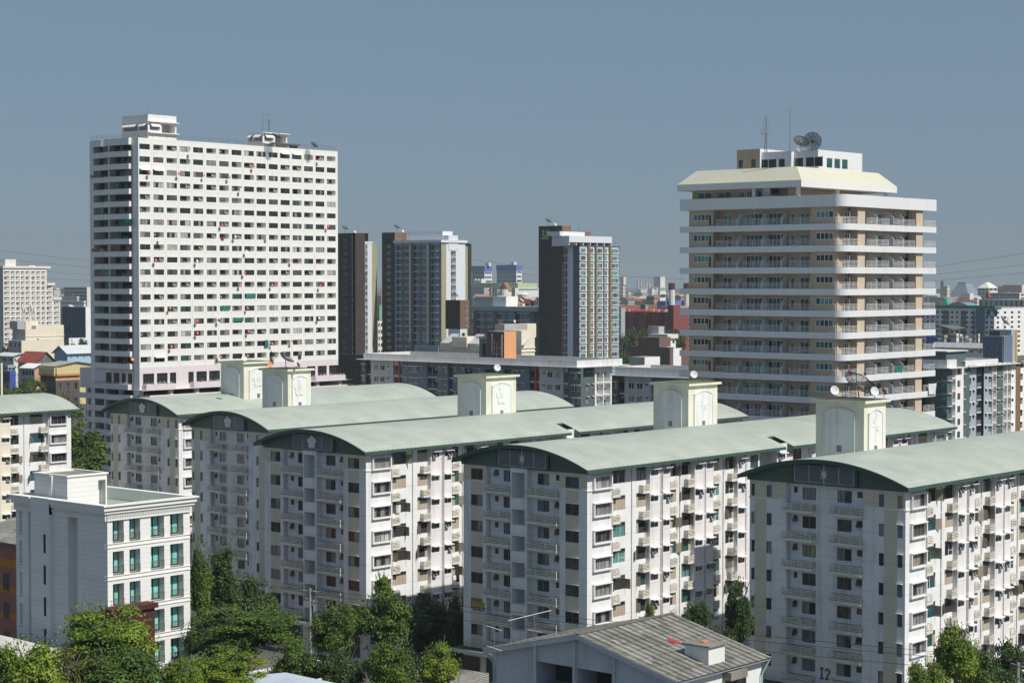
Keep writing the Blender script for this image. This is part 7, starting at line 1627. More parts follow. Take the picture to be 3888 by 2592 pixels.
# red, orange and white dishes on the white slab
v2w = V(300, 1000, k1); Gd = Face('y', WY)
ORD = ['top', 'second', 'third', 'fourth', 'fifth', 'sixth', 'seventh', 'eighth', 'ninth', 'tenth', 'eleventh', 'twelfth', 'thirteenth', 'fourteenth', 'fifteenth', 'sixteenth', 'seventeenth', 'eighteenth', 'nineteenth']
wd = [(v1, 600, 617, 'r'), (v1, 850, 628, 'r'), (v1, 1065, 642, 'o'), (v1, 1277, 655, 'r'), (v1, 1488, 563, 'r'), (v1, 2045, 508, 'r'), (v1, 1218, 1058, 'r'), (v1, 2120, 1073, 'r'), (v1, 655, 1362, 'r'), (v1, 1006, 1367, 'w'), (v1, 1811, 1366, 'r'), (v1, 1410, 1467, 'r'),
      (v1, 948, 440, 'w'), (v1, 1376, 762, 'w'), (v1, 690, 1175, 'w'), (v1, 1330, 1160, 'w'), (v1, 1605, 1160, 'w'), (v1, 1425, 1285, 'w'),
      (v2w, 1375, 180, 'r'), (v2w, 1645, 182, 'r'), (v2w, 1435, 380, 'o'), (v2w, 775, 380, 'o'), (v2w, 1008, 487, 'r'), (v2w, 1190, 484, 'b'), (v2w, 1008, 592, 'r'), (v2w, 1443, 578, 'r'), (v2w, 788, 706, 'r'), (v2w, 1646, 680, 'o'), (v2w, 1811, 662, 'r'), (v2w, 1435, 783, 'o'), (v2w, 2043, 464, 'w'), (v2w, 1195, 790, 'o'), (v2w, 2055, 192, 'r')]
cn_ = {'r': ('red', 'dishred'), 'o': ('orange', 'dishorange'), 'w': ('white', 'dish'), 'b': ('black', 'black')}
for vf, x, y, c in wd:
    u, z = Gd.uz(vf(x, y), .9); row = max(0, min(17, int(round((73.3 - z) / 2.785)))); col = min(range(16), key=lambda i: abs(v1((ls[i] + rs[i]) / 2)[0] - vf(x, 0)[0]))
    dish(f'{cn_[c][0]} dish on the white slab tower, {ORD[row]} window row from top, {ORD[col] if col else "first"} column', (u, WY - .9, z), .40 if c != 'o' else .34, south + .15, .35, cn_[c][1], stand=0, small=True, group='small dishes on the white slab tower', text=(c == 'r'))
for i, (vf, x, y, c) in enumerate(((v1, 110, 652, 'r'), (v1, 120, 1277, 'r'), (v1, 198, 1275, 'o'), (v1, 172, 1482, 'r'), (v2w, 455, 813, 'o'))):
    u, z = Face('x', WX).uz(vf(x, y), 1.4); dish(f'{cn_[c][0]} dish on the narrow side of the white slab tower, {["upper left end","middle left end","left of centre mid height","left stack lower half","lowest by the corner"][i]}', (WX - 1.4, u, z), .42, south - .3, .35, cn_[c][1], stand=0, small=True, text=(c == 'r'), group='small dishes on the white slab tower')
def mast(label, px_top, px_bot, d, els, lat=.35):
    t, q = at_d(px_top, d), at_d(px_bot, d); q = Vector((t.x, t.y, q.z)); e = empty('antenna_mast', tuple(q), label, 'antenna mast'); m = MB()
    H_ = t.z - q.z
    for a in range(3): o = Vector((cos(a * 2.1), sin(a * 2.1), 0)) * lat; m.tube(q + o, Vector((q.x, q.y, q.z + H_ * .55)) + o * .2, .04, 'steel', 4)
    m.tube(q, t, .045, 'steel', 5)
    for i in range(8): z = q.z + H_ * .5 * i / 8; w_ = lat * (1 - i / 9); m.tube((q.x - w_, q.y, z), (q.x + w_, q.y + w_, z + H_ * .05), .025, 'steel', 4)
    m.build('mast', e)
    for f, L_ in els:
        a = MB(); z = q.z + H_ * f; a.tube((q.x - L_ * .66, q.y + L_ * .75, z), (q.x + L_ * .66, q.y - L_ * .75, z + .1), .03, 'steel', 4)
        for k in range(3): a.tube((q.x - L_ * (.5 - k * .3), q.y + L_ * (.5 - k * .3), z - .35), (q.x - L_ * (.5 - k * .3), q.y + L_ * (.5 - k * .3), z + .35), .02, 'steel', 4)
        a.build('aerial', e)
mast('latticed aerial mast on the right penthouse of the white slab tower', v1(1615, 108), v1(1615, 272), 452, [(.9, .9), (.55, 1.1), (.5, .6)])
mast('thin whip aerial left of the latticed mast on the white slab tower', v1(1563, 100), v1(1563, 272), 453, [], .05)
mast('thin rod with a tip on the left penthouse of the white slab tower', v1(583, 50), v1(583, 130), 430, [], .05)
mast('pale aerial mast with many crossbars on the beige tower', v4(790, 140), v4(790, 425), 292, [(.97, .5), (.88, .5), (.8, .6), (.7, .5), (.64, .9), (.55, 1.1), (.5, .8)], .3)
mast('very tall thin whip aerial on the beige tower', v4(985, 50), v4(985, 412), 293, [], .04)
mast('thin white rod on the roof of the sunlit condominium', v3(1935, 95), v3(1935, 205), 730, [], .06)

# ---------------------------------------------------------------- cloths hung out
MATS['clothgreen'] = lambda n: mk_curtain(n, (.01, .20, .15), .7); MATS['clothwhite'] = lambda n: mk_curtain(n, (.75, .75, .75), .8); MATS['clothpink'] = lambda n: mk_curtain(n, (.50, .06, .20), .8); MATS['clothred'] = lambda n: mk_curtain(n, (.45, .02, .03), .8); MATS['clothdark'] = lambda n: mk_curtain(n, (.05, .05, .06), .6); MATS['clothblue'] = lambda n: mk_curtain(n, (.15, .3, .5), .8)
def cloth(label, F, p0, p1, d, mat, sagx=.2, name='hanging_cloth'):
    (u0, z1), (u1, z0) = F.uz(p0, d), F.uz(p1, d); m = MB(); n = 8; k = 5; r = random.Random(int(abs(u0) * 100))
    ph = r.uniform(0, 6); G_ = [[F.pt(u0 + (u1 - u0) * i / n, z1 - (z1 - z0) * j / k - (sagx * .25 * sin(pi * i / n) * (j == 0) if sagx else 0), d + .09 * sin(i * 2.1 + ph + j * .5)) for i in range(n + 1)] for j in range(k + 1)]
    for j in range(k):
        for i in range(n): m.face([G_[j][i], G_[j][i + 1], G_[j + 1][i + 1], G_[j + 1][i]], mat)
    c = F.pt((u0 + u1) / 2, z0, d); return single(name, m, c, label, 'cloth')
Wf = Face('y', WY)
cloth('green sheet across an opening low on the white slab tower, ninth column', Wf, v2w(1422, 254), v2w(1502, 294), .05, 'clothgreen'); cloth('dark green sheet sagging in an opening of the white slab tower, eighth column', Wf, v2w(1320, 460), v2w(1400, 492), .05, 'clothgreen'); cloth('long green sheet hanging below its opening on the white slab tower', Wf, v2w(1580, 650), v2w(1612, 712), .3, 'clothgreen')
cloth('green blind filling a window in the seventh column of the white slab tower', Wf, v2w(1212, 358), v2w(1292, 396), .04, 'clothgreen', 0); cloth('small red flag of cloth on the white slab tower', Wf, v1(1208, 1168), v1(1231, 1194), .1, 'clothred', 0)
cloth('beige mat hung under a low window of the white slab tower', Wf, v2w(1155, 805), v2w(1180, 850), .1, 'curtain_beige', 0); cloth('pair of dark trousers hung on the white slab tower', Wf, v2w(1866, 775), v2w(1892, 812), .15, 'clothdark', 0)
cloth('turquoise cloths drying on the upper corner balcony of the white slab tower', Face('x', WX), v1(385, 1012), v1(452, 1068), 1.0, 'clothgreen')
v5_ = V(2540, 1000, k4); Bg = Face('y', BY)
cloth('white sheet thrown over the right-end balcony of the beige tower', Bg, v5_(2112, 975), v5_(2168, 1058), .12, 'clothwhite'); cloth('teal towels on a lit balcony railing of the beige tower', Bg, v5_(1842, 830), v5_(1898, 884), -.2, 'clothgreen'); cloth('pink towel on the corner balcony of the beige tower', Bg, v5_(1458, 862), v5_(1476, 905), 0, 'clothpink', 0)
vCz = V(900, 1550, 1000 / 2240.); cloth('striped clothes hung outside a window of the flower-emblem stair-slot block', Face('y', 154.9), vCz(1860, 1352), vCz(1895, 1470), .5, 'clothdark', 0); cloth('white shirts in the shutter window of the flower-emblem stair-slot block', Face('y', 154.9), vCz(1355, 822), vCz(1390, 885), -.3, 'clothwhite', 0)
# banner in a window of the star-gabled block
Fd = Face('x', 152.6); zb6 = V(1700, 1600, 1200 / 2352.); k = 1200 / 2352.; p0, p1 = zb6(183, 1332), zb6(273, 1412); (u1, z1), (u0, z0) = Fd.uz(p0, .03), Fd.uz(p1, .03)
MATS['banyellow'] = lambda n: mk_plain(n, (.52, .38, .04), .6); MATS['banred'] = lambda n: mk_plain(n, (.5, .05, .03), .6); MATS['banblue'] = lambda n: mk_plain(n, (.03, .06, .16), .6)
e = empty('window_banner', Fd.pt((u0 + u1) / 2, z0, .03), 'yellow and blue advertising banner with a phone number in a window of the star-gabled block', 'banner'); m = MB(); zm = z0 + (z1 - z0) * .42
m.fbox(Fd, u0, u1, zm, z1, .02, .04, 'banyellow'); m.fbox(Fd, u0, u1, z0, zm - .004, .02, .04, 'banblue'); m.build('sheet', e)
m = MB(); strokes(m, Fd, '091-988-9888', u0 + .08, u1 - .05, z0 + .08, zm - .1, .05, .016, 'clothwhite'); m.build('lettering', e)
m = MB()
r = random.Random(3)
for i in range(5): a = u1 - .2 - i * .32; m.path([Fd.pt(a, zm + .15, .05), Fd.pt(a, z1 - .12, .05), Fd.pt(a - .18, z1 - .12, .05), Fd.pt(a - .18, zm + .18 + .1 * (i % 2), .05)], .022, 'banred', 4)
m.build('heading', e)
# ---------------------------------------------------------------- middle distance, left edge
def boxb(name, label, xc, xl, xr, ytop, d, mL, mR, nL, nR, fh=3.0, wl=(.6, 1.3), wr=None, ybot=None, roof='concrete', band=False, cat='building', group=None, par=.0, gl='interior', extra=None, tophole=1.0, depth=None, simple=False):
    p = at_d((xc, ytop), d); X, Y, zt = p.x, p.y, p.z; F, G = Face('x', X), Face('y', Y); b = Bld(name, (X, Y, 0), label, cat, group)
    yl = F.u(xl) if xl < xc - .5 else Y + (depth or 14); x1 = G.u(xr) if xr > xc + .5 else X + (depth or 14); m = MB()
    zb = 0 if ybot is None else max(0, zfor(X, Y, ybot)); wr = wr or wl
    for Fq, a, c, n, mt, (wf, wh) in ((F, Y, yl, nL, mL, wl), (G, X, x1, nR, mR, wr)):
        hs = []
        if n:
            du = (c - a) / n; k = 0
            while True:
                z1 = zt - par - tophole - fh * k; z0 = z1 - wh
                if z0 < zb + .3 or k > 30: break
                for i in range(n):
                    u0 = a + du * (i + .5 - wf / 2); u1 = a + du * (i + .5 + wf / 2); hs.append((u0, u1, z0, z1, .35 if not band else 1.0, None if not simple else gl))
                    if simple: continue
                    q = MB(); q.fquad(Fq, u0, u1, z0, z1, -.34 if not band else -.95, gl if rng.random() < .7 else rng.choice(['glass_grey', 'glass_dark', 'glass_blue'])); b.rep('window', q)
                k += 1
        wallface(m, Fq, a, c, 0, zt, hs, mt)
    shell(m, X, x1, Y, yl, 0, zt, mL, roof, zt - par); b.part('wall', m)
    if extra: extra(b, X, x1, Y, yl, zt)
    b.done(); return X, x1, Y, yl, zt
def rbox(name, X0, X1, Y0, Y1, z0, z1, mt, top='concrete'):
    def f(b):
        m = MB(); m.box(X0, X1, Y0, Y1, z0, z1, mt); b.part(name, m)
    return f
PM('offwhite', (.72, .71, .66), streak=.25); PM('creamw', (.74, .68, .55), streak=.15); PM('greyw', (.40, .40, .40), streak=.2); PM('olroof', (.20, .20, .13), streak=.1); PM('redroof', (.30, .065, .05), streak=.15, var=.15); PM('tealroof', (.03, .30, .24), streak=.05)
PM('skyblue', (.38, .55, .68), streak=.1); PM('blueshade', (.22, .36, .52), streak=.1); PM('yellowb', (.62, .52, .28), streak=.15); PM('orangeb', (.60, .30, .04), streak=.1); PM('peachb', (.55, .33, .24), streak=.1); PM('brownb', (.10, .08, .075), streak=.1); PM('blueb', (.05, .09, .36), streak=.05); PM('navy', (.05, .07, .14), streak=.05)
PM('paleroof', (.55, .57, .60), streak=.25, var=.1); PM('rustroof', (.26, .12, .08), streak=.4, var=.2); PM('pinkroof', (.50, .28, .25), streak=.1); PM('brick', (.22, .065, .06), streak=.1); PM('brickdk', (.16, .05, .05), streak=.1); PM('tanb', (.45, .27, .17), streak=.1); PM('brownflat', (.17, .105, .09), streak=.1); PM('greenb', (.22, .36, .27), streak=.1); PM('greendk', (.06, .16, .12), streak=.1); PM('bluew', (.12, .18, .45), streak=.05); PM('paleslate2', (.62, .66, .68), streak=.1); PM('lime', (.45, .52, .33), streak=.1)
def gable(b, X0, X1, Y0, Y1, ze, rise, mt, wallm=None, over=.6, axis='x'):
    m = MB()
    if axis == 'x':
        ym = (Y0 + Y1) / 2
        for ya in (Y0 - over, Y1 + over): m.face([(X0 - over, ya, ze), (X1 + over, ya, ze), (X1 + over, ym, ze + rise), (X0 - over, ym, ze + rise)], mt)
        o = b.part('roof', m); w_ = MB()
        for x in (X0, X1): w_.face([(x, Y0, ze), (x, Y1, ze), (x, ym, ze + rise - .1)], wallm or 'offwhite')
    else:
        xm = (X0 + X1) / 2
        for xa in (X0 - over, X1 + over): m.face([(xa, Y0 - over, ze), (xa, Y1 + over, ze), (xm, Y1 + over, ze + rise), (xm, Y0 - over, ze + rise)], mt)
        o = b.part('roof', m); w_ = MB()
        for y in (Y0, Y1): w_.face([(X0, y, ze), (X1, y, ze), (xm, y, ze + rise - .1)], wallm or 'offwhite')
    b.part('gable', w_)
def hip(b, X0, X1, Y0, Y1, ze, rise, mt, over=.8, k=.3):
    m = MB(); X0 -= over; X1 += over; Y0 -= over; Y1 += over; i = min(X1 - X0, Y1 - Y0) / 2; a = [(X0, Y0, ze), (X1, Y0, ze), (X1, Y1, ze), (X0, Y1, ze)]
    if X1 - X0 > Y1 - Y0: r = [(X0 + i, (Y0 + Y1) / 2, ze + rise), (X1 - i, (Y0 + Y1) / 2, ze + rise)]; fs = [[a[0], a[1], r[1], r[0]], [a[1], a[2], r[1]], [a[2], a[3], r[0], r[1]], [a[3], a[0], r[0]]]
    else: r = [((X0 + X1) / 2, Y0 + i, ze + rise), ((X0 + X1) / 2, Y1 - i, ze + rise)]; fs = [[a[0], a[1], r[0]], [a[1], a[2], r[1], r[0]], [a[2], a[3], r[1]], [a[3], a[0], r[0], r[1]]]
    for f in fs: m.face(f, mt)
    b.part('roof', m)
# stepped white apartment block
d = 1045; p = at_d((12, 1018), d); X, Y = p.x, p.y; G = Face('y', Y); F = Face('x', X); b = Bld('stepped_apartment_block', (X, Y, 0), 'tall white stepped apartment block with rows of balconies, at the left edge', 'building')
m = MB(); steps = [(12, 172, 1018), (172, 191, 1018), (191, 204, 1073), (204, 228, 1129)]; pt = 2.8
xs = [16, 42, 61, 80, 98, 120, 139, 158, 177, 205]; xe = [36, 56, 75, 93, 112, 133, 152, 171, 196, 224]
top = [p.z, p.z, p.z, p.z, p.z, p.z, p.z, p.z, zfor(G.u(180), Y, 1075), zfor(G.u(210), Y, 1130)]
hs = []
for a, c, tz in zip(xs, xe, top):
    k = 0
    while True:
        z1 = p.z - 1.75 - pt * k
        if z1 < 2: break
        if z1 < tz - 1.2:
            u0, u1 = G.u(a), G.u(c); hs.append((u0, u1, z1 - 1.45, z1, 1.2, 'interior')); q = MB(); q.fbox(G, u0 + (u1 - u0) * .15, u1, z1 - 1.45, z1 - .62, -.02, .25, 'offwhite'); b.rep('balcony', q)
            if rng.random() < .16: q = MB(); q.fbox(G, u0 + .5, u0 + 1.3, z1 - 1.1, z1 - .4, .3, .5, 'dishred'); b.rep('balcony_screen', q)
        k += 1
U = [G.u(12), G.u(178), G.u(200), G.u(228)]; Z = [p.z, zfor(U[1], Y, 1075), zfor(U[2], Y, 1130)]
for i in range(3): wallface(m, G, U[i], U[i + 1], 0, Z[i], hs, 'offwhite'); m.face([(U[i + 1], Y, 0), (U[i + 1], Y + 14, 0), (U[i + 1], Y + 14, Z[i]), (U[i + 1], Y, Z[i])], 'tanb' if i == 0 else 'offwhite'); m.face([(U[i], Y, Z[i]), (U[i + 1], Y, Z[i]), (U[i + 1], Y + 14, Z[i]), (U[i], Y + 14, Z[i])], 'concrete')
wallface(m, F, Y, F.u(-60), 0, p.z, [], 'greyw'); b.part('wall', m)
m = MB(); m.box(X - .5, G.u(191), Y - .6, Y + 14, p.z, p.z + 1.2, 'offwhite'); m.box(U[1], G.u(207), Y - .6, Y + 14, Z[1] - 1.2, Z[1] + .2, 'offwhite'); m.box(U[2], G.u(232), Y - .6, Y + 14, Z[2] - 1.2, Z[2] + .2, 'offwhite'); b.part('cornice', m)
m = MB(); m.box(G.u(28), G.u(69), Y + 2, Y + 12, p.z + 1, zfor(X, Y, 984), 'offwhite'); m.box(G.u(28) - .1, G.u(69), Y + 12, Y + 22, p.z + 1, zfor(X, Y, 985), 'greyw'); b.part('plant_room', m); m = MB(); m.box(G.u(120), G.u(142), Y + 2, Y + 6, p.z + 1, zfor(X, Y, 1007), 'offwhite'); b.part('plant_room', m); b.done()
# cream walk-up block
def ex(b, X0, X1, Y0, Y1, zt):
    for k in range(5):
        m = MB(); z = zt - 3.2 - 3.45 * k; m.fbox(Face('y', Y0), X0 - .1, X1 + .1, z, z + .35, .003, .2, 'creamw'); b.part('string_course', m)
    Gx = Face('y', Y0)
    for k in range(4):
        z = zt - 4.0 - 3.45 * k; m = MB(); m.fbox(Gx, Gx.u(139), Gx.u(146), z - 2.2, z, -.0, .02, 'interior2'); b.part('stair_window', m)
    m = MB(); m.box(Gx.u(112), Gx.u(160), Y0 + 3, Y0 + 9, zt, zt + 3.2, 'creamw'); m.box(Gx.u(83), Gx.u(112), Y0 + 3.5, Y0 + 9, zt, zt + 3.4, 'greyw'); b.part('roof_room', m)
    m = MB(); m.box(Gx.u(135), Gx.u(241), Y0 + .1, Y0 + 5, zt, zfor(X0, Y0, 1236), 'creamw'); b.part('parapet', m)
boxb('walkup_block', 'cream block with bare side wall and thin string courses, before the stepped white block', 96.5, 46, 241, 1250, 800, 'greyw', 'creamw', 0, 0, extra=ex)
boxb('walkup_block', 'lower stepped part of the cream block with paired grey windows, left edge', 81.5, 30, 241, 1293, 795, 'greyw', 'creamw', 3, 0, fh=3.45, wl=(.4, 1.6))
m = MB(); q = at_d((92, 1175), 820)
e = empty('cell_mast', (q.x, q.y, 27), 'cluster of pale cell antennas on the roof in front of the stepped white block', 'antenna mast')
for i, px in enumerate((84, 90, 97, 112, 118, 124, 131)):
    t = at_d((px, 1158 + i * 5 % 20), 820); m.tube((t.x, t.y, 27.5), tuple(t), .22, 'offwhite', 4); m.box(t.x - .4, t.x + .4, t.y - .3, t.y + .3, t.z - 2, t.z, 'offwhite')
m.build('mast', e)
def exw(b, X0, X1, Y0, Y1, zt): gable(b, X0, X1, Y0, Y1, zt, 3.2, 'paleroof', 'blueshade', 1.)
boxb('warehouse', 'sky-blue warehouse with a grey pitched roof, left of the white tower', 256, 204, 380, 1343, 760, 'blueshade', 'skyblue', 0, 5, fh=6, wr=(.12, .9), extra=exw)
for lab, xc, xl, xr, yt, d, rs, mt in (('olive hipped roof of a large house, left of the white tower', 262, 240, 330, 1262, 1150, 5, 'olroof'), ('olive hipped roof of the second house beside the white tower', 318, 300, 365, 1262, 1140, 5, 'olroof'), ('bright teal roof behind the olive roofs', 325, 312, 365, 1248, 1200, 3, 'tealroof')):
    boxb('house', lab, xc, xl, xr, yt, d, 'offwhite', 'offwhite', 2, 3, extra=lambda b, X0, X1, Y0, Y1, zt, rs=rs, mt=mt: hip(b, X0, X1, Y0, Y1, zt, rs, mt, 2), cat='house')
boxb('boundary_wall', 'long low white wall between the olive roofs and the trees', 262, 258, 325, 1283, 1000, 'white2', 'white2', 0, 0, cat='wall', depth=3)
def exr(rs, mt, wm='offwhite', ax='x'): return lambda b, X0, X1, Y0, Y1, zt: gable(b, X0, X1, Y0, Y1, zt, rs, mt, wm, .8, ax)
boxb('shophouse', 'house with a long dull red roof, below the cream block', 140, 66, 205, 1378, 735, 'concrete', 'concrete', 0, 0, extra=exr(4.2, 'redroof', 'concdark', 'y'), cat='house')
boxb('shophouse', 'grey-roofed long shed below the cream block at the left edge', 52, -20, 120, 1352, 770, 'greyw', 'offwhite', 3, 6, wl=(.5, 1), extra=exr(1.2, 'paleroof', 'greyw', 'y'), cat='shed')
boxb('shophouse', 'shophouse with a white sheet roof and a peach side wall', 130, 80, 178, 1398, 690, 'greyw', 'peachb', 4, 0, wl=(.8, 1.5), extra=exr(1.6, 'white2', 'peachb', 'y'), cat='shophouse')
boxb('shophouse', 'yellow shophouse with grey sheet roof and orange trim, beside the white tower podium', 211, 152, 360, 1390, 670, 'orangeb', 'yellowb', 3, 0, fh=5.2, wl=(.8, 2.4), wr=(.1, 1), gl='brownb', extra=exr(1.4, 'concrete', 'yellowb', 'y'), cat='shophouse')
def exy(b, X0, X1, Y0, Y1, zt):
    for Fq, a, c in ((Face('x', X0), Y0, Y1), (Face('y', Y0), X0, X1)):
        m = MB(); m.fbox(Fq, a, c, zt - .2, zt + 2.0, .0, .6, 'yellowb'); m.fbox(Fq, a, c, zt - .8, zt - .25, .003, .75, 'orangeb'); b.part('balcony', m)
boxb('shophouse', 'pale yellow balcony front with an orange stripe, at the foot of the yellow shophouse', 211, 150, 300, 1418, 660, 'brownb', 'peachb', 4, 0, fh=4, wl=(.7, 1.6), extra=exy, cat='shophouse')
boxb('shophouse', 'dark brown low building with small windows, left of the tower podium', 212, 205, 300, 1445, 640, 'brownb', 'brownb', 0, 3, fh=5, wl=(.3, 2), wr=(.3, 2), cat='shophouse', gl='glass_dark')
boxb('shophouse', 'bright blue shopfront above the left-edge tree tops', 37, 8, 57, 1407, 690, 'blueb', 'blueb', 1, 0, fh=9, wl=(.7, 6), cat='shophouse', gl='glass_blue')
boxb('shophouse', 'small teal-and-glass rooftop room above the blue shopfront', 30, 12, 55, 1386, 720, 'tealpale', 'tealpale', 2, 2, wl=(.8, 1.6), cat='shophouse')
boxb('shophouse', 'narrow cream building end at the very left edge', 4, -30, 7, 1378, 300, 'creamw', 'creamw', 0, 0, cat='shophouse')
# further back, left
boxb('office_building', 'dark blue office block with a white end wall, left of the white tower', 325, 236, 345, 1165, 1010, 'navy', 'white2', 7, 0, fh=3.3, wl=(.7, 1.8), gl='glass_blue')
boxb('exhibition_hall', 'grey hall with a shallow domed roof behind the dark blue office', 290, 228, 300, 1178, 1250, 'concrete', 'concrete', 0, 0, extra=lambda b, X0, X1, Y0, Y1, zt: gable(b, X0, X1, Y0, Y1, zt, 3.5, 'paleroof', 'greyw'))
boxb('hospital_building', 'wide pale multi-storey building on the skyline left of the white tower', 330, 242, 346, 1090, 2150, 'greyw', 'offwhite', 1, 0, fh=4, wl=(.92, 1.9), gl='bluedk')
boxb('school_building', 'white building with many small arches and a red roof on the left skyline', 292, 226, 300, 1125, 1550, 'offwhite', 'offwhite', 12, 2, fh=3.4, wl=(.45, 1.8), extra=lambda b, X0, X1, Y0, Y1, zt: gable(b, X0 + 4, X1, Y0 + 10, Y1 - 10, zt, 3, 'redroof', 'redroof', 0, 'y'))
boxb('school_building', 'grey terraced building below the arched white one, left', 318, 235, 326, 1142, 1400, 'offwhite', 'offwhite', 10, 2, fh=3.4, wl=(.5, 1.6))
# cream house with red roofs behind the long grey block
v3p = lambda x, y=0: v3(x, y)
def cream(b): pass
Xc = 356.; Fc = Face('x', Xc); y0, y1 = Fc.u(v3(1485)), Fc.u(v3(1362)); Gc = Face('y', y0); x1 = Gc.u(v3(1590)); b = Bld('cream_rooftops', (Xc, y0, 0), 'cream walk-up building with small red tiled roofs, behind the orange lift tower', 'building'); zt = zfor(Xc, y0, v3(0, 980)[1]); zt2 = zfor(Xc + 3, y0 + 4, v3(0, 930)[1])
m = MB(); m.box(Xc, x1, y0, y1, 0, zt, 'creamw'); b.part('stair_tower', m); m = MB(); m.box(Xc + .5, Xc + 9, y0 + 6, y1 + 4, zt - 2, zt2, 'greyw'); m.box(Xc + 9, Xc + 12.5, y0 + 5.9, y1 + 4, zt - 2, zt2, 'creamw'); b.part('tank_room', m)
yL = Fc.u(v3(838)); ze = zfor(Xc, y1, v3(0, 1090)[1]); m = MB(); m.box(Xc + .4, x1 - 3, y1, yL, 0, ze, 'creamw'); b.part('wall', m)
for dz in (0.6, 1.5): m = MB(); m.box(Xc + .2, x1 - 3, y1, yL, ze - dz - .2, ze - dz, 'offwhite'); m.box(Xc - .2, x1 + .2, y0 - .2, y0 - .003, ze - dz - .2, ze - dz, 'offwhite'); b.part('string_course', m)
for a, c in ((1512, 1443), (1145, 1045), (948, 850)):
    ya, yb_ = Fc.u(v3(a)), Fc.u(v3(c)); m = MB(); m.face([(Xc, ya, ze), (Xc, yb_, ze), (Xc + 3.4, yb_ - .8, ze + 2.3), (Xc + 3.4, ya + .8, ze + 2.3)], 'redtile'); b.part('tiled_roof', m)
MATS['redtile'] = lambda n: mk_ribs(n, (.30, .045, .03), 1, .5, .6, dark=.55, var=.1, corr=.4, bump=.4)
ya, yb_ = Fc.u(v3(1062)), Fc.u(v3(947)); m = MB(); m.box(Xc - .3, Xc + 7, ya, yb_, ze - 1, zfor(Xc, ya, v3(0, 1030)[1]), 'creamw'); b.part('stair_head', m); b.done()
boxb('low_teal_building', 'low teal-grey rooftop with a dark slot, left of the cream red-roofed building', v3(835)[0], v3(645)[0], v3(838)[0], v3(0, 1100)[1], 600, 'tealpale', 'tealpale', 1, 0, fh=9, wl=(.6, .6), gl='interior')
boxb('low_brown_roof', 'rusty low roof with steel tanks in front of the slim brown tower', v3(258)[0], v3(60)[0], v3(262)[0], v3(0, 1170)[1], 520, 'brownb', 'brownb', 0, 0, roof='concrete')
boxb('grey_walkup', 'narrow grey walk-up with balconies squeezed between the two brown towers', v3(360)[0], v3(340)[0], v3(398)[0], v3(0, 905)[1], 830, 'greyw', 'offwhite', 0, 2, fh=2.9, wr=(.6, 1.5))
boxb('green_slab', 'dull green wall behind the gap of the two brown towers', v3(372)[0], v3(358)[0], v3(396)[0], v3(0, 780)[1], 900, 'greenb', 'greenb', 0, 0)
# red-brick apartments and the low brown block, right of centre
vc = V(2330, 1050, 350 / 1483.)
def exb(b, X0, X1, Y0, Y1, zt):
    F = Face('x', X0)
    for a, c in ((235, 330), (432, 530), (632, 728), (828, 900)):
        u0, u1 = sorted((F.u(vc(a)), F.u(vc(c)))); m = MB(); m.fbox(F, u0, u1, 0, zt, 0, .6, 'brick'); b.part('pier', m)
    r = random.Random(9)
    for i in range(26):
        u = Y0 + (Y1 - Y0) * (.1 + .88 * i / 26.); m = MB(); m.tube((X0 + .5, u, zt + .1), (X0 + .2, u - .3, zt + 1.6), .9, r.choice(['dishred', 'dishred', 'dish', 'dishorange']), 8, .1); b.rep('roof_dish', m)
boxb('brick_apartment_block', 'red-brick apartment block with a tall stair tower and dishes along its roof', vc(960)[0], vc(185)[0], vc(962)[0], 1185, 1040, 'brickdk', 'brick', 8, 0, fh=2.82, wl=(.7, 1.7), extra=exb, gl='interior2')
boxb('brick_stair_tower', 'windowless red-brick stair tower above the trees', vc(962)[0], vc(872)[0], vc(1075)[0], 1158, 1035, 'brickdk', 'brick', 0, 0)
boxb('pink_wing', 'pinkish wing with railings right of the brick stair tower', vc(1075)[0], vc(1073)[0], vc(1230)[0], 1162, 1060, 'pinkroof', 'pinkroof', 0, 4, fh=2.9, wr=(.6, 1.4))
boxb('grey_gable_block', 'plain pale end wall left of the red-brick block', vc(118)[0], vc(90)[0], vc(190)[0], 1168, 1100, 'greyw', 'paleslate', 0, 0)
boxb('long_roof', 'long rust-red flat roof behind the red-brick block', vc(-80)[0], vc(-100)[0], vc(700)[0], 1159, 1300, 'rustroof', 'rustroof', 0, 0)
boxb('green_roof_hall', 'pale green rooftop box behind the red-brick block', vc(510)[0], vc(432)[0], vc(555)[0], 1157, 1200, 'greendk', 'greenb', 0, 0)
boxb('brown_flat_block', 'plain dark brown low building before the trees, left of the beige tower', vc(905)[0], vc(278)[0], vc(960)[0], 1318, 800, 'brownflat', 'brownflat', 0, 0, fh=6, wl=(.3, .5), extra=lambda b, X0, X1, Y0, Y1, zt: rbox('raised_part', X0, X0 + 8, Y1 - 15, Y1 - 4, zt, zt + 4.0, 'brownflat')(b))
boxb('white_villa', 'weathered white rooftop house with a balcony, left of the beige tower', vc(860)[0], vc(600)[0], vc(1000)[0], 1283, 820, 'offwhite', 'white2', 4, 2, fh=3.2, wl=(.5, 1.4), extra=lambda b, X0, X1, Y0, Y1, zt: (rbox('parapet', X0 - .8, X1 + .8, Y0 - .8, Y1 + .8, zt - .2, zt + 1.6, 'offwhite')(b), rbox('tank_room', X0 + 2, X0 + 6, Y0 + 6, Y0 + 12, zt + 1.6, zt + 4.8, 'greyw')(b)))
boxb('white_low_roof', 'flat white roof with grey wall in front of the brown low building', vc(500)[0], vc(255)[0], vc(748)[0], 1356, 700, 'greyw', 'white2', 0, 0)
boxb('white_low_roof', 'small white box roof between the brown low building and the beige tower', vc(960)[0], vc(950)[0], vc(1090)[0], 1322, 760, 'white2', 'white2', 0, 0)

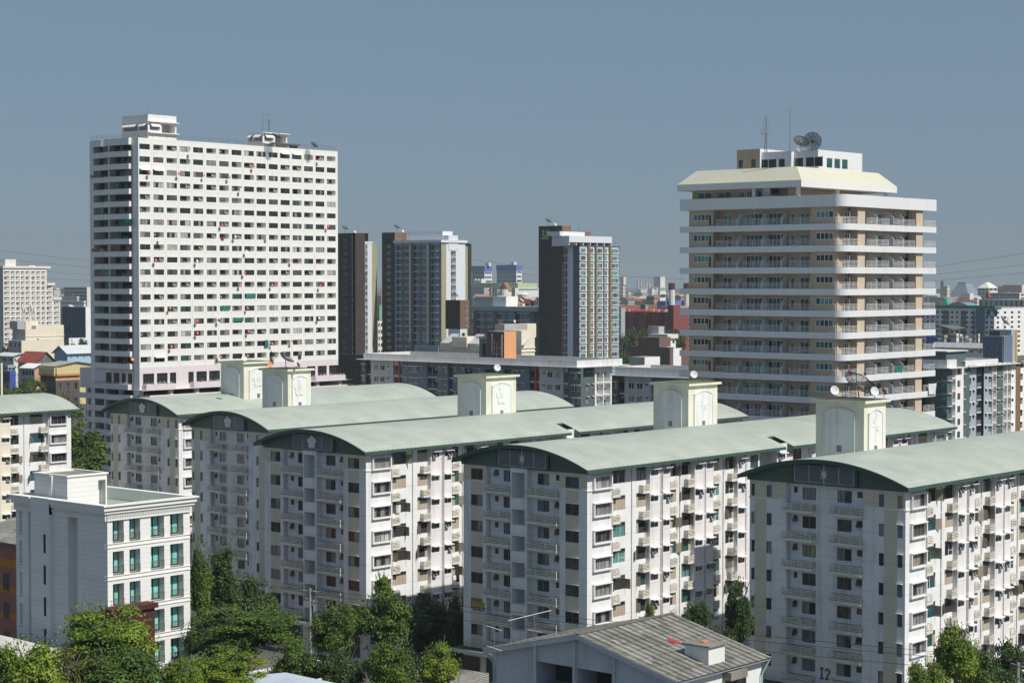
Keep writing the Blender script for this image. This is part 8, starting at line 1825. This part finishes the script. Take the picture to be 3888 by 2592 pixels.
# ---------------------------------------------------------------- right side, behind the beige tower
vg = V(3540, 1060, 348 / 1299.)
def exg(b, X0, X1, Y0, Y1, zt):
    F = Face('x', X0); G = Face('y', Y0)
    m = MB(); m.box(X0 - .6, X0 + 8, Y0 - .6, Y1 + .5, zt, zt + 1.6, 'greendk'); b.part('roof_edge', m)
    for a, c in ((635, 745),):
        u0, u1 = sorted((F.u(vg(a)), F.u(vg(c)))); m = MB(); m.fbox(F, u0, u1, 0, zt, 0, .8, 'greendk'); o = b.part('bay', m)
        for k in range(4): m = MB(); m.fbox(F, u0 + .2, u1 - .2, zt - 4.2 - 2.8 * k, zt - 2.6 - 2.8 * k, .8, .85, 'glass_blue'); m.build('window', o)
    for i in range(3):
        u0, u1 = [(F.u(vg(152)), F.u(vg(240))), (F.u(vg(408)), F.u(vg(485))), (F.u(vg(575)), F.u(vg(610)))][i]; m = MB(); a, c = sorted((u0, u1)); m.fbox(F, a, c, 1, zt - 1.5, .02, .06, 'interior2'); o = b.part('balcony_stack', m)
        for k in range(6): m = MB(); m.fbox(F, a, c, zt - 4.4 - 2.8 * k, zt - 3.9 - 2.8 * k, .06, .3, 'greenb'); m.build('ledge', o)
    u = F.u(vg(850)); m = MB(); m.fbox(F, u - 3.3, u + 3.3, zt - 4.6, zt + .1 - .6, .02, .2, 'navy'); o = b.part('sign', m)
    m = MB(); m.prism([(u - 1.8, zt - 3.9), (u + 1.8, zt - 3.9), (u, zt - 1.0)], F, .2, .3, 'skyblue'); m.prism([(u - 2.3, zt - 4.3), (u + 2.3, zt - 4.3), (u + 2.3, zt - 4.05), (u - 2.3, zt - 4.05)], F, .2, .3, 'skyblue'); m.build('logo', o)
boxb('green_white_apartments', 'white and green apartment block with a small blue sign, at the right edge', vg(880)[0], vg(-300)[0], 4010, vg(0, 415)[1], 1096, 'paleslate2', 'white2', 17, 9, fh=2.8, wl=(.5, 1.3), wr=(.35, 1.3), extra=exg, gl='glass_dark', tophole=1.8)
boxb('grey_long_block', 'long plain grey block with deep openings behind the green and white one, right edge', vg(1300)[0], vg(660)[0], 4000, vg(0, 290)[1], 1500, 'greyw', 'greyw', 9, 0, fh=9, wl=(.4, 7), gl='brownb')
boxb('row_apartments', 'grey row of apartments with balcony pairs, third row back at the right edge', vg(1235)[0], vg(815)[0], 3960, vg(0, 195)[1], 1800, 'greyw', 'creamw', 12, 4, fh=3.4, wl=(.5, 1.6))
boxb('white_terraced_building', 'white terraced building with pitched caps on the right skyline', vg(800)[0], vg(645)[0], vg(925)[0], vg(0, 125)[1], 2300, 'greyw', 'offwhite', 3, 2, fh=5, wl=(.6, 2), wr=(.8, 2), extra=lambda b, X0, X1, Y0, Y1, zt: hip(b, X0, X1, Y0, Y1, zt, 7, 'offwhite'))
boxb('far_block_row', 'distant pink-grey apartment row along the right skyline', 3880, vg(1000)[0], 3990, vg(0, 82)[1], 3300, 'pinkroof', 'offwhite', 22, 2, fh=4, wl=(.5, 2))
boxb('far_block_row', 'distant pale apartment row before the skyline, right', vg(1130)[0], vg(765)[0], vg(1135)[0], vg(0, 100)[1], 3500, 'pinkroof', 'offwhite', 16, 0, fh=4, wl=(.5, 2))
boxb('cream_far_building', 'small cream building near the skyline just right of the beige tower', vg(210)[0], vg(110)[0], vg(250)[0], vg(0, 98)[1], 2400, 'creamw', 'creamw', 7, 2, fh=4, wl=(.5, 2))
def exn(b, X0, X1, Y0, Y1, zt):
    m = MB(); i = 16; z2 = zt; A = [(X0 - 22, Y0 - 22), (X1 + 22, Y0 - 22), (X1 + 22, Y1 + 22), (X0 - 22, Y1 + 22)]; B_ = [(X0, Y0), (X1, Y0), (X1, Y1), (X0, Y1)]
    for j in range(4): k = (j + 1) % 4; m.face([(*A[j], 0), (*A[k], 0), (*B_[k], zt * .97), (*B_[j], zt * .97)], 'slate')
    b.part('netting', m)
boxb('netted_building', 'dark sloping netted building on the right skyline', vg(470)[0], vg(365)[0], vg(555)[0], vg(0, 45)[1], 2500, 'slate', 'slate', 9, 8, fh=6, wl=(.4, 3), extra=exn)
boxb('billboard', 'small dark square billboard against the haze, right of the beige tower', vg(140)[0], vg(118)[0], vg(163)[0], vg(0, 25)[1], 3200, 'navy', 'navy', 0, 0, ybot=vg(0, 55)[1], cat='billboard', depth=3)
boxb('temple_hall', 'red-roofed temple hall with a white upper tier, right', vg(520)[0], vg(360)[0], vg(585)[0], vg(0, 308)[1], 1750, 'offwhite', 'offwhite', 0, 0, extra=lambda b, X0, X1, Y0, Y1, zt: (hip(b, X0, X1, Y0, Y1, zt, 4, 'redroof', 3), rbox('upper_tier', X0 + 8, X1 - 8, Y0 + 8, Y1 - 12, zt + 1, zt + 7, 'offwhite')(b)), cat='temple')
boxb('temple_roof', 'small red pitched roof beside the grey apartments, right', vg(800)[0], vg(765)[0], vg(820)[0], vg(0, 255)[1], 1750, 'redroof', 'redroof', 0, 0, extra=exr(6, 'redroof', 'redroof'), cat='temple')
def exp_(b, X0, X1, Y0, Y1, zt):
    m = MB(); cx, cy = (X0 + X1) / 2, (Y0 + Y1) / 2; r = (X1 - X0) / 2 + 1
    for j in range(4):
        a, c = [(cx - r, cy - r), (cx + r, cy - r), (cx + r, cy + r), (cx - r, cy + r)][j], [(cx + r, cy - r), (cx + r, cy + r), (cx - r, cy + r), (cx - r, cy - r)][j]; m.face([(*a, zt), (*c, zt), (cx, cy, zt + 6)], 'tealroof')
    b.part('roof', m)
boxb('green_spire_house', 'pointed teal roof standing among the trees right of the beige tower', vg(195)[0], vg(165)[0], vg(222)[0], vg(0, 358)[1], 1400, 'offwhite', 'offwhite', 0, 0, extra=exp_, cat='pavilion')
def exa(b, X0, X1, Y0, Y1, zt):
    m = MB(); n = 14; ym = (Y0 + Y1) / 2; hw = (Y1 - Y0) / 2 + 2; z = lambda y: zt + 3.2 * (1 - ((y - ym) / hw) ** 2)
    for i in range(n): a = ym - hw + 2 * hw * i / n; c = a + 2 * hw / n; m.face([(X0 - 1, a, z(a)), (X1, a, z(a)), (X1, c, z(c)), (X0 - 1, c, z(c))], 'curvedblue'); m.face([(X0, a, zt - 1), (X0, a, z(a)), (X0, c, z(c)), (X0, c, zt - 1)], 'concrete')
    b.part('roof', m)
PM('curvedblue', (.10, .30, .38), streak=.1)
boxb('sports_hall', 'arched blue-roofed hall behind the green and white apartments', vg(500)[0], vg(235)[0], vg(640)[0], vg(0, 390)[1], 1350, 'concrete', 'concrete', 0, 0, extra=exa)
# sheds and shophouses before the green-and-white apartments
b = Bld('open_shed', (950, 560, 0), 'brown-grey sheet canopy on thin posts over blue stalls, right of the beige tower', 'shed'); P = [on_z(vg(*q), 18) for q in ((55, 640), (255, 640), (490, 690), (300, 712))]; m = MB(); m.face(P, 'concdark'); m.face([v - Vector((0, 0, .3)) for v in P][::-1], 'concdark'); b.part('roof', m)
for v in P: m = MB(); m.tube((v.x, v.y, 0), (v.x, v.y, 17.7), .3, 'steel', 5); b.part('post', m)
c = sum(P, Vector()) / 4; m = MB(); m.box(c.x - 14, c.x + 10, c.y - 8, c.y + 8, 0, 12.5, 'blueb'); b.part('stall', m)
def exl(b, X0, X1, Y0, Y1, zt):
    gable(b, X0, X1, Y0, Y1, zt, 2.4, 'paleroof', 'pinkroof', .6, 'y'); F = Face('x', X0); m = MB(); m.fbox(F, Y0, Y1, zt - 1.2, zt - .3, .01, .5, 'pinkroof'); b.part('fascia', m)
    for i in range(6): u = Y0 + (Y1 - Y0) * (i + .5) / 6; m = MB(); m.fbox(F, u - .15, u + .15, zt - 4, zt - .1, .5, .7, 'offwhite'); b.part('pilaster', m)
boxb('long_shophouse_row', 'long pale-roofed shophouse row with a red fascia, right of the beige tower', 3735, 3548, 3745, 1322, 900, 'offwhite', 'offwhite', 6, 0, fh=4, wl=(.4, 1.2), extra=exl, cat='shophouse')
jm = ['greyw', 'concrete', 'greyw', 'concdark', 'tealpale', 'brownb', 'creamw', 'rustroof']
nm = ['first', 'second', 'third', 'fourth', 'fifth', 'sixth', 'seventh', 'eighth', 'ninth', 'tenth', 'eleventh', 'twelfth', 'thirteenth', 'fourteenth', 'fifteenth', 'sixteenth', 'seventeenth', 'eighteenth', 'nineteenth', 'twentieth']
r9 = random.Random(77)
for i in range(14):
    xc = 3560 + i * 12 + r9.uniform(-3, 3); boxb('cluttered_rooftop', f'small cluttered rooftop below the brown-grey canopy, {nm[i]} from the left', xc, xc - r9.uniform(9, 17), xc + r9.uniform(7, 14), 1272 + r9.uniform(-8, 14), 1020 - r9.uniform(0, 60), r9.choice(jm), r9.choice(jm), 2, 2, fh=3, wl=(.5, 1.2), group='cluttered rooftops right of the beige tower', cat='rooftop', depth=6)

# ---------------------------------------------------------------- skyline pieces between the condominium towers
vt2 = V(1780, 980, 300 / 1222.)
def ext(b, X0, X1, Y0, Y1, zt): m = MB(); m.box(X0 - .5, X1 + .5, Y0 - .5, Y1 + .5, zt, zt + 7, 'bluew'); b.part('blue_crown', m); m = MB(); m.box(X0 + 4, X0 + 9, Y1 - 26, Y1 - 20, zt + 7, zt + 11, 'offwhite'); b.part('lift_head', m)
boxb('twin_tower', 'left one of two hazy white towers with blue tops, on the skyline', vt2(243)[0], vt2(48)[0], vt2(357)[0], vt2(0, 203)[1], 2500, 'paleslate', 'white2', 1, 1, fh=5.6, wl=(.9, 2.6), extra=ext, gl='bluemd', group='hazy twin towers with blue tops')
boxb('twin_tower', 'right, wider one of two hazy white towers with blue tops, on the skyline', vt2(735)[0], vt2(432)[0], vt2(820)[0], vt2(0, 190)[1], 2450, 'paleslate', 'white2', 12, 1, fh=5.6, wl=(.45, 3.0), wr=(.8, 2.6), extra=ext, gl='bluemd', group='hazy twin towers with blue tops')
def mall(b, X0, X1, Y0, Y1, zt):
    m = MB(); m.box(X0 + 10, X1, Y0 + 5, Y0 + 60, zt, zt + 5, 'lime'); b.part('upper_hall', m)
boxb('shopping_mall', 'long white mall with a dark window strip below the twin towers', vt2(715)[0], vt2(340)[0], vt2(1120)[0], vt2(0, 462)[1], 1900, 'lime', 'offwhite', 14, 1, fh=9, wl=(.5, 3), wr=(.75, 1.2), extra=mall, gl='bluedk')
boxb('grey_depot', 'flat grey-blue depot wall left of the mall', vt2(235)[0], vt2(-20)[0], vt2(300)[0], vt2(0, 440)[1], 2000, 'paleslate', 'greyw', 0, 0)
boxb('jagged_hall', 'cream hall with a saw-tooth roofline below the left twin tower', vt2(200)[0], vt2(62)[0], vt2(275)[0], vt2(0, 385)[1], 2200, 'creamw', 'creamw', 6, 2, fh=7, wl=(.4, 3), extra=lambda b, X0, X1, Y0, Y1, zt: [rbox('roof_tooth', X0, X1, Y0 + (Y1 - Y0) * (i + .2) / 3, Y0 + (Y1 - Y0) * (i + .8) / 3, zt, zt + 5, 'offwhite')(b) for i in range(3)])
def sg(b, X0, X1, Y0, Y1, zt): F = Face('x', X0); m = MB(); u = (Y0 + Y1) / 2; m.fbox(F, Y0 + 1.5, Y1 - 1.5, zt - 14, zt - 2, .05, .4, 'dishred'); m.prism([(u - 3, zt - 13), (u + 3, zt - 13), (u + 2.4, zt - 9), (u - 2, zt - 7)], F, .4, .5, 'yellowb'); b.part('poster', m)
boxb('billboard', 'yellow and red billboard among the mall buildings', vt2(352)[0], vt2(312)[0], vt2(358)[0], vt2(0, 442)[1], 1750, 'yellowb', 'yellowb', 0, 0, ybot=vt2(0, 540)[1], extra=sg, cat='billboard', depth=3)
boxb('silo_gate', 'mall entrance with three white cylinders and a brown gable', vt2(610)[0], vt2(480)[0], vt2(660)[0], vt2(0, 500)[1], 1650, 'offwhite', 'offwhite', 0, 0, extra=lambda b, X0, X1, Y0, Y1, zt: (exr(7, 'rustroof', 'tanb')(b, X0, X1, Y0, Y1, zt), [(lambda m: (m.tube((X0 - 3, y, 0), (X0 - 3, y, zt + 1), 3.5, 'offwhite', 14), b.part('cylinder', m)))(MB()) for y in (Y0 + 2, (Y0 + Y1) / 2 + 3, Y1 - 1)]))
boxb('pink_roof_school', 'white four-storey building with a pink roof, before the twin towers', vt2(285)[0], vt2(78)[0], vt2(355)[0], vt2(0, 612)[1], 1300, 'offwhite', 'white2', 5, 1, fh=3.6, wl=(.5, 1.7), extra=lambda b, X0, X1, Y0, Y1, zt: gable(b, X0, X1, Y0, Y1, zt, 2.4, 'pinkroof', 'pinkroof', .5, 'y'))
for i, (a, c, e_, y, mt, rf_) in enumerate(((500, 395, 640, 642, 'greyw', 'paleroof'), (760, 690, 860, 655, 'offwhite', 'rustroof'), (1010, 945, 1080, 655, 'brownb', 'paleroof'), (700, 668, 830, 690, 'tanb', 'paleroof'), (930, 870, 955, 700, 'brick', 'redroof'))):
    boxb('house', f'{["grey shed-like", "white", "dark brown", "orange-walled", "red-roofed"][i]} house in the hazy gap left of the sunlit condominium', vt2(a)[0], vt2(c)[0], vt2(e_)[0], vt2(0, y)[1], 1250 - i * 30, mt, mt, 3, 3, fh=3.4, wl=(.5, 1.4), extra=exr(2.5, rf_, mt, 'y'), cat='house')
q = at_d(vt2(848, 560), 1300); e = empty('water_tower', (q.x, q.y, 0), 'white mushroom-shaped water tower in the gap between the condominium towers', 'water tower'); m = MB(); m.tube((q.x, q.y, 0), (q.x, q.y, q.z - 3), 2.0, 'offwhite', 8, 2.4); m.build('shaft', e); m = MB(); m.tube((q.x, q.y, q.z - 3), (q.x, q.y, q.z), 4, 'offwhite', 12, 4.4); m.tube((q.x, q.y, q.z), (q.x, q.y, q.z + 1.5), 4.4, 'offwhite', 12, 1); m.build('tank', e)
vc2 = vc
boxb('green_banded_block', 'white green-banded block with a slim lift head, skyline left of the beige tower', vc(745)[0], vc(715)[0], vc(838)[0], vc(0, 165)[1], 1900, 'offwhite', 'offwhite', 0, 1, fh=6.5, wr=(.9, 3), gl='greenb', extra=lambda b, X0, X1, Y0, Y1, zt: rbox('lift_head', X1 - 9, X1 - 1, Y0, Y0 + 8, zt, zt + 10, 'offwhite')(b))
boxb('cream_far_tower', 'hazy cream stepped tower just right of the sunlit condominium', vc(150)[0], vc(110)[0], vc(188)[0], vc(0, 130)[1], 3000, 'creamw', 'creamw', 3, 3, fh=5, wl=(.5, 2.5), extra=lambda b, X0, X1, Y0, Y1, zt: rbox('upper_step', X0 + 6, X1 - 6, Y0 + 6, Y1 - 6, zt, zt + 12, 'creamw')(b))
boxb('tan_far_block', 'tan-orange block in the hazy town left of the beige tower', vc(650)[0], vc(530)[0], vc(730)[0], vc(0, 312)[1], 1700, 'tanb', 'tanb', 4, 3, fh=5, wl=(.5, 2.5))
boxb('purple_shed', 'long violet-blue shed with two white posts, left of the beige tower', vc(835)[0], vc(700)[0], vc(1215)[0], vc(0, 392)[1], 1500, 'bluew', 'bluew', 0, 0, extra=lambda b, X0, X1, Y0, Y1, zt: [(lambda m: (m.tube((x, Y0 - 3, 0), (x, Y0 - 3, zt + 9), 2.4, 'offwhite', 10), m.tube((x, Y0 - 3, zt + 9), (x, Y0 - 3, zt + 14), 2.6, 'maroon', 10), b.part('post', m)))(MB()) for x in (X0 + 4, X0 + 24)])
for i in range(5): boxb('ghost_tower', f'{nm[i]} of five faint grey high-rises dissolving in haze, from the left', vc(395 + i * 45)[0], vc(372 + i * 45)[0], vc(412 + i * 45)[0], vc(0, 75 + (i * 17) % 40)[1], 7200, 'offwhite', 'offwhite', 2, 2, fh=8, wl=(.5, 4), group='faint high-rises in the haze')

# ---------------------------------------------------------------- the endless low town
strips = [('left of the white slab tower', 0, 346, 1172), ('between the two brown towers on the left', 1430, 1456, 1250), ('between the middle and the sunlit condominium', 1790, 2046, 1150), ('between the sunlit condominium and the beige tower', 2352, 2600, 1180), ('right of the beige tower', 3548, 3888, 1180)]
cols = [('white', 'offwhite'), ('grey', 'greyw'), ('cream', 'creamw'), ('tan', 'tanb'), ('pale', 'white2')]; rfs = ['redroof', 'paleroof', 'rustroof', 'concrete', 'olroof', 'paleroof', 'pinkroof']; r8 = random.Random(5)
cnt = {}
for nm_, xa, xb, ymax in strips:
    w_ = xb - xa
    for tier, (dmin, dmax, k) in enumerate(((1350, 2000, .05), (2000, 3200, .085), (3200, 5200, .13))):
        n = int(w_ * k); 
        for i in range(n):
            d = r8.uniform(dmin, dmax); xc = xa + w_ * (i + r8.random()) / n; h = r8.choice([8, 9, 10, 11, 12, 14, 15, 18, 24] if tier else [6, 7, 8, 9, 10, 12, 14]); wd = r8.uniform(10, 38); lp = r8.uniform(.3, .9) * wd * 7282 / d * .75; rp = r8.uniform(.3, .8) * wd * 7282 / d * .65
            yt = 1066 + (CAMZ - h) * 7282 / d; cn, mt = r8.choice(cols); key = (nm_, tier, cn); cnt[key] = cnt.get(key, 0) + 1; j = cnt[key]
            oname = ['near', 'middle', 'farthest'][tier]; flat = r8.random() < .45; rm = r8.choice(rfs)
            lab = f'{nm[(j - 1) % 20]} {cn} building from the left in the {oname} hazy town {nm_}'
            lab = ' '.join(lab.split()[:16])
            boxb('town_building', lab, xc, xc - lp, xc + rp, yt, d, mt, mt, min(8, int(lp / 3.5)) if lp > 5 else 0, min(6, int(rp / 3.5)) if rp > 5 else 0, fh=3.6, wl=(.5, 1.6), extra=None if flat else exr(r8.uniform(2, 4), rm, mt, r8.choice('xy')), group='hazy low town out to the skyline', tophole=1.2, simple=True)
# tree masses in the town, one mass per strip and depth
MATS['leafhaze'] = lambda n: mk_leaf(n, (.02, .045, .018), (.05, .08, .03))
for si, (nm_, xa, xb, ymax) in enumerate(strips):
    for tier, (dmin, dmax, n) in enumerate(((1100, 1700, 9), (1700, 2700, 12), (2700, 4800, 14))):
        m = MB(); r7 = random.Random(si * 10 + tier)
        for i in range(max(3, int(n * (xb - xa) / 300.))):
            d = r7.uniform(dmin, dmax); c = on_z((r7.uniform(xa, xb), 1066 + CAMZ * 7282 / d), 0); wx, hh = r7.uniform(12, 45), r7.uniform(7, 13)
            for k in range(170):
                a = r7.uniform(0, 2 * pi); t = math.sqrt(r7.random()); z = hh * (1 - t * t) * r7.uniform(.5, 1.1); s_ = r7.uniform(1.0, 2.4); an = r7.uniform(0, 3.14)
                q = Vector((c.x + cos(a) * t * wx, c.y + sin(a) * t * wx, max(1, z))); u = Vector((cos(an), sin(an), r7.uniform(-.4, .4))) * s_; v = Vector((-sin(an) * .4, cos(an) * .4, 1)) * s_ * .8
                m.face([q - u, q - v, q + u, q + v], 'leafhaze')
        single('distant_wood', m, (on_z((xa, 1066 + CAMZ * 7282 / dmin), 0)), None, None, kind='stuff')
# ---------------------------------------------------------------- the smoggy air
hm = MB(); hm.box(-60, 9500, -3000, 9500, -1.5, 112, 'haze')
mh = bpy.data.materials.new('haze'); mh.use_nodes = True; th_ = mh.node_tree; th_.nodes.remove(th_.nodes['Principled BSDF'])
pv = th_.nodes.new('ShaderNodeVolumePrincipled'); pv.inputs['Color'].default_value = (.57, .66, .70, 1); pv.inputs['Density'].default_value = .000105; pv.inputs['Anisotropy'].default_value = 0.0
th_.links.new(pv.outputs[0], th_.nodes['Material Output'].inputs['Volume']); _MC['haze'] = mh
single('haze', hm, (0, 0, -1.5), None, None, kind='stuff')
gm = MB(); gm.face([(-800, -800, 0), (9000, -800, 0), (9000, 9000, 0), (-800, 9000, 0)], 'ground')
MATS['ground'] = lambda n: mk_paint(n, (.10, .10, .085), var=.4, streak=.5, scale=.1)
single('ground', gm, (0, 0, 0), None, None, kind='structure')
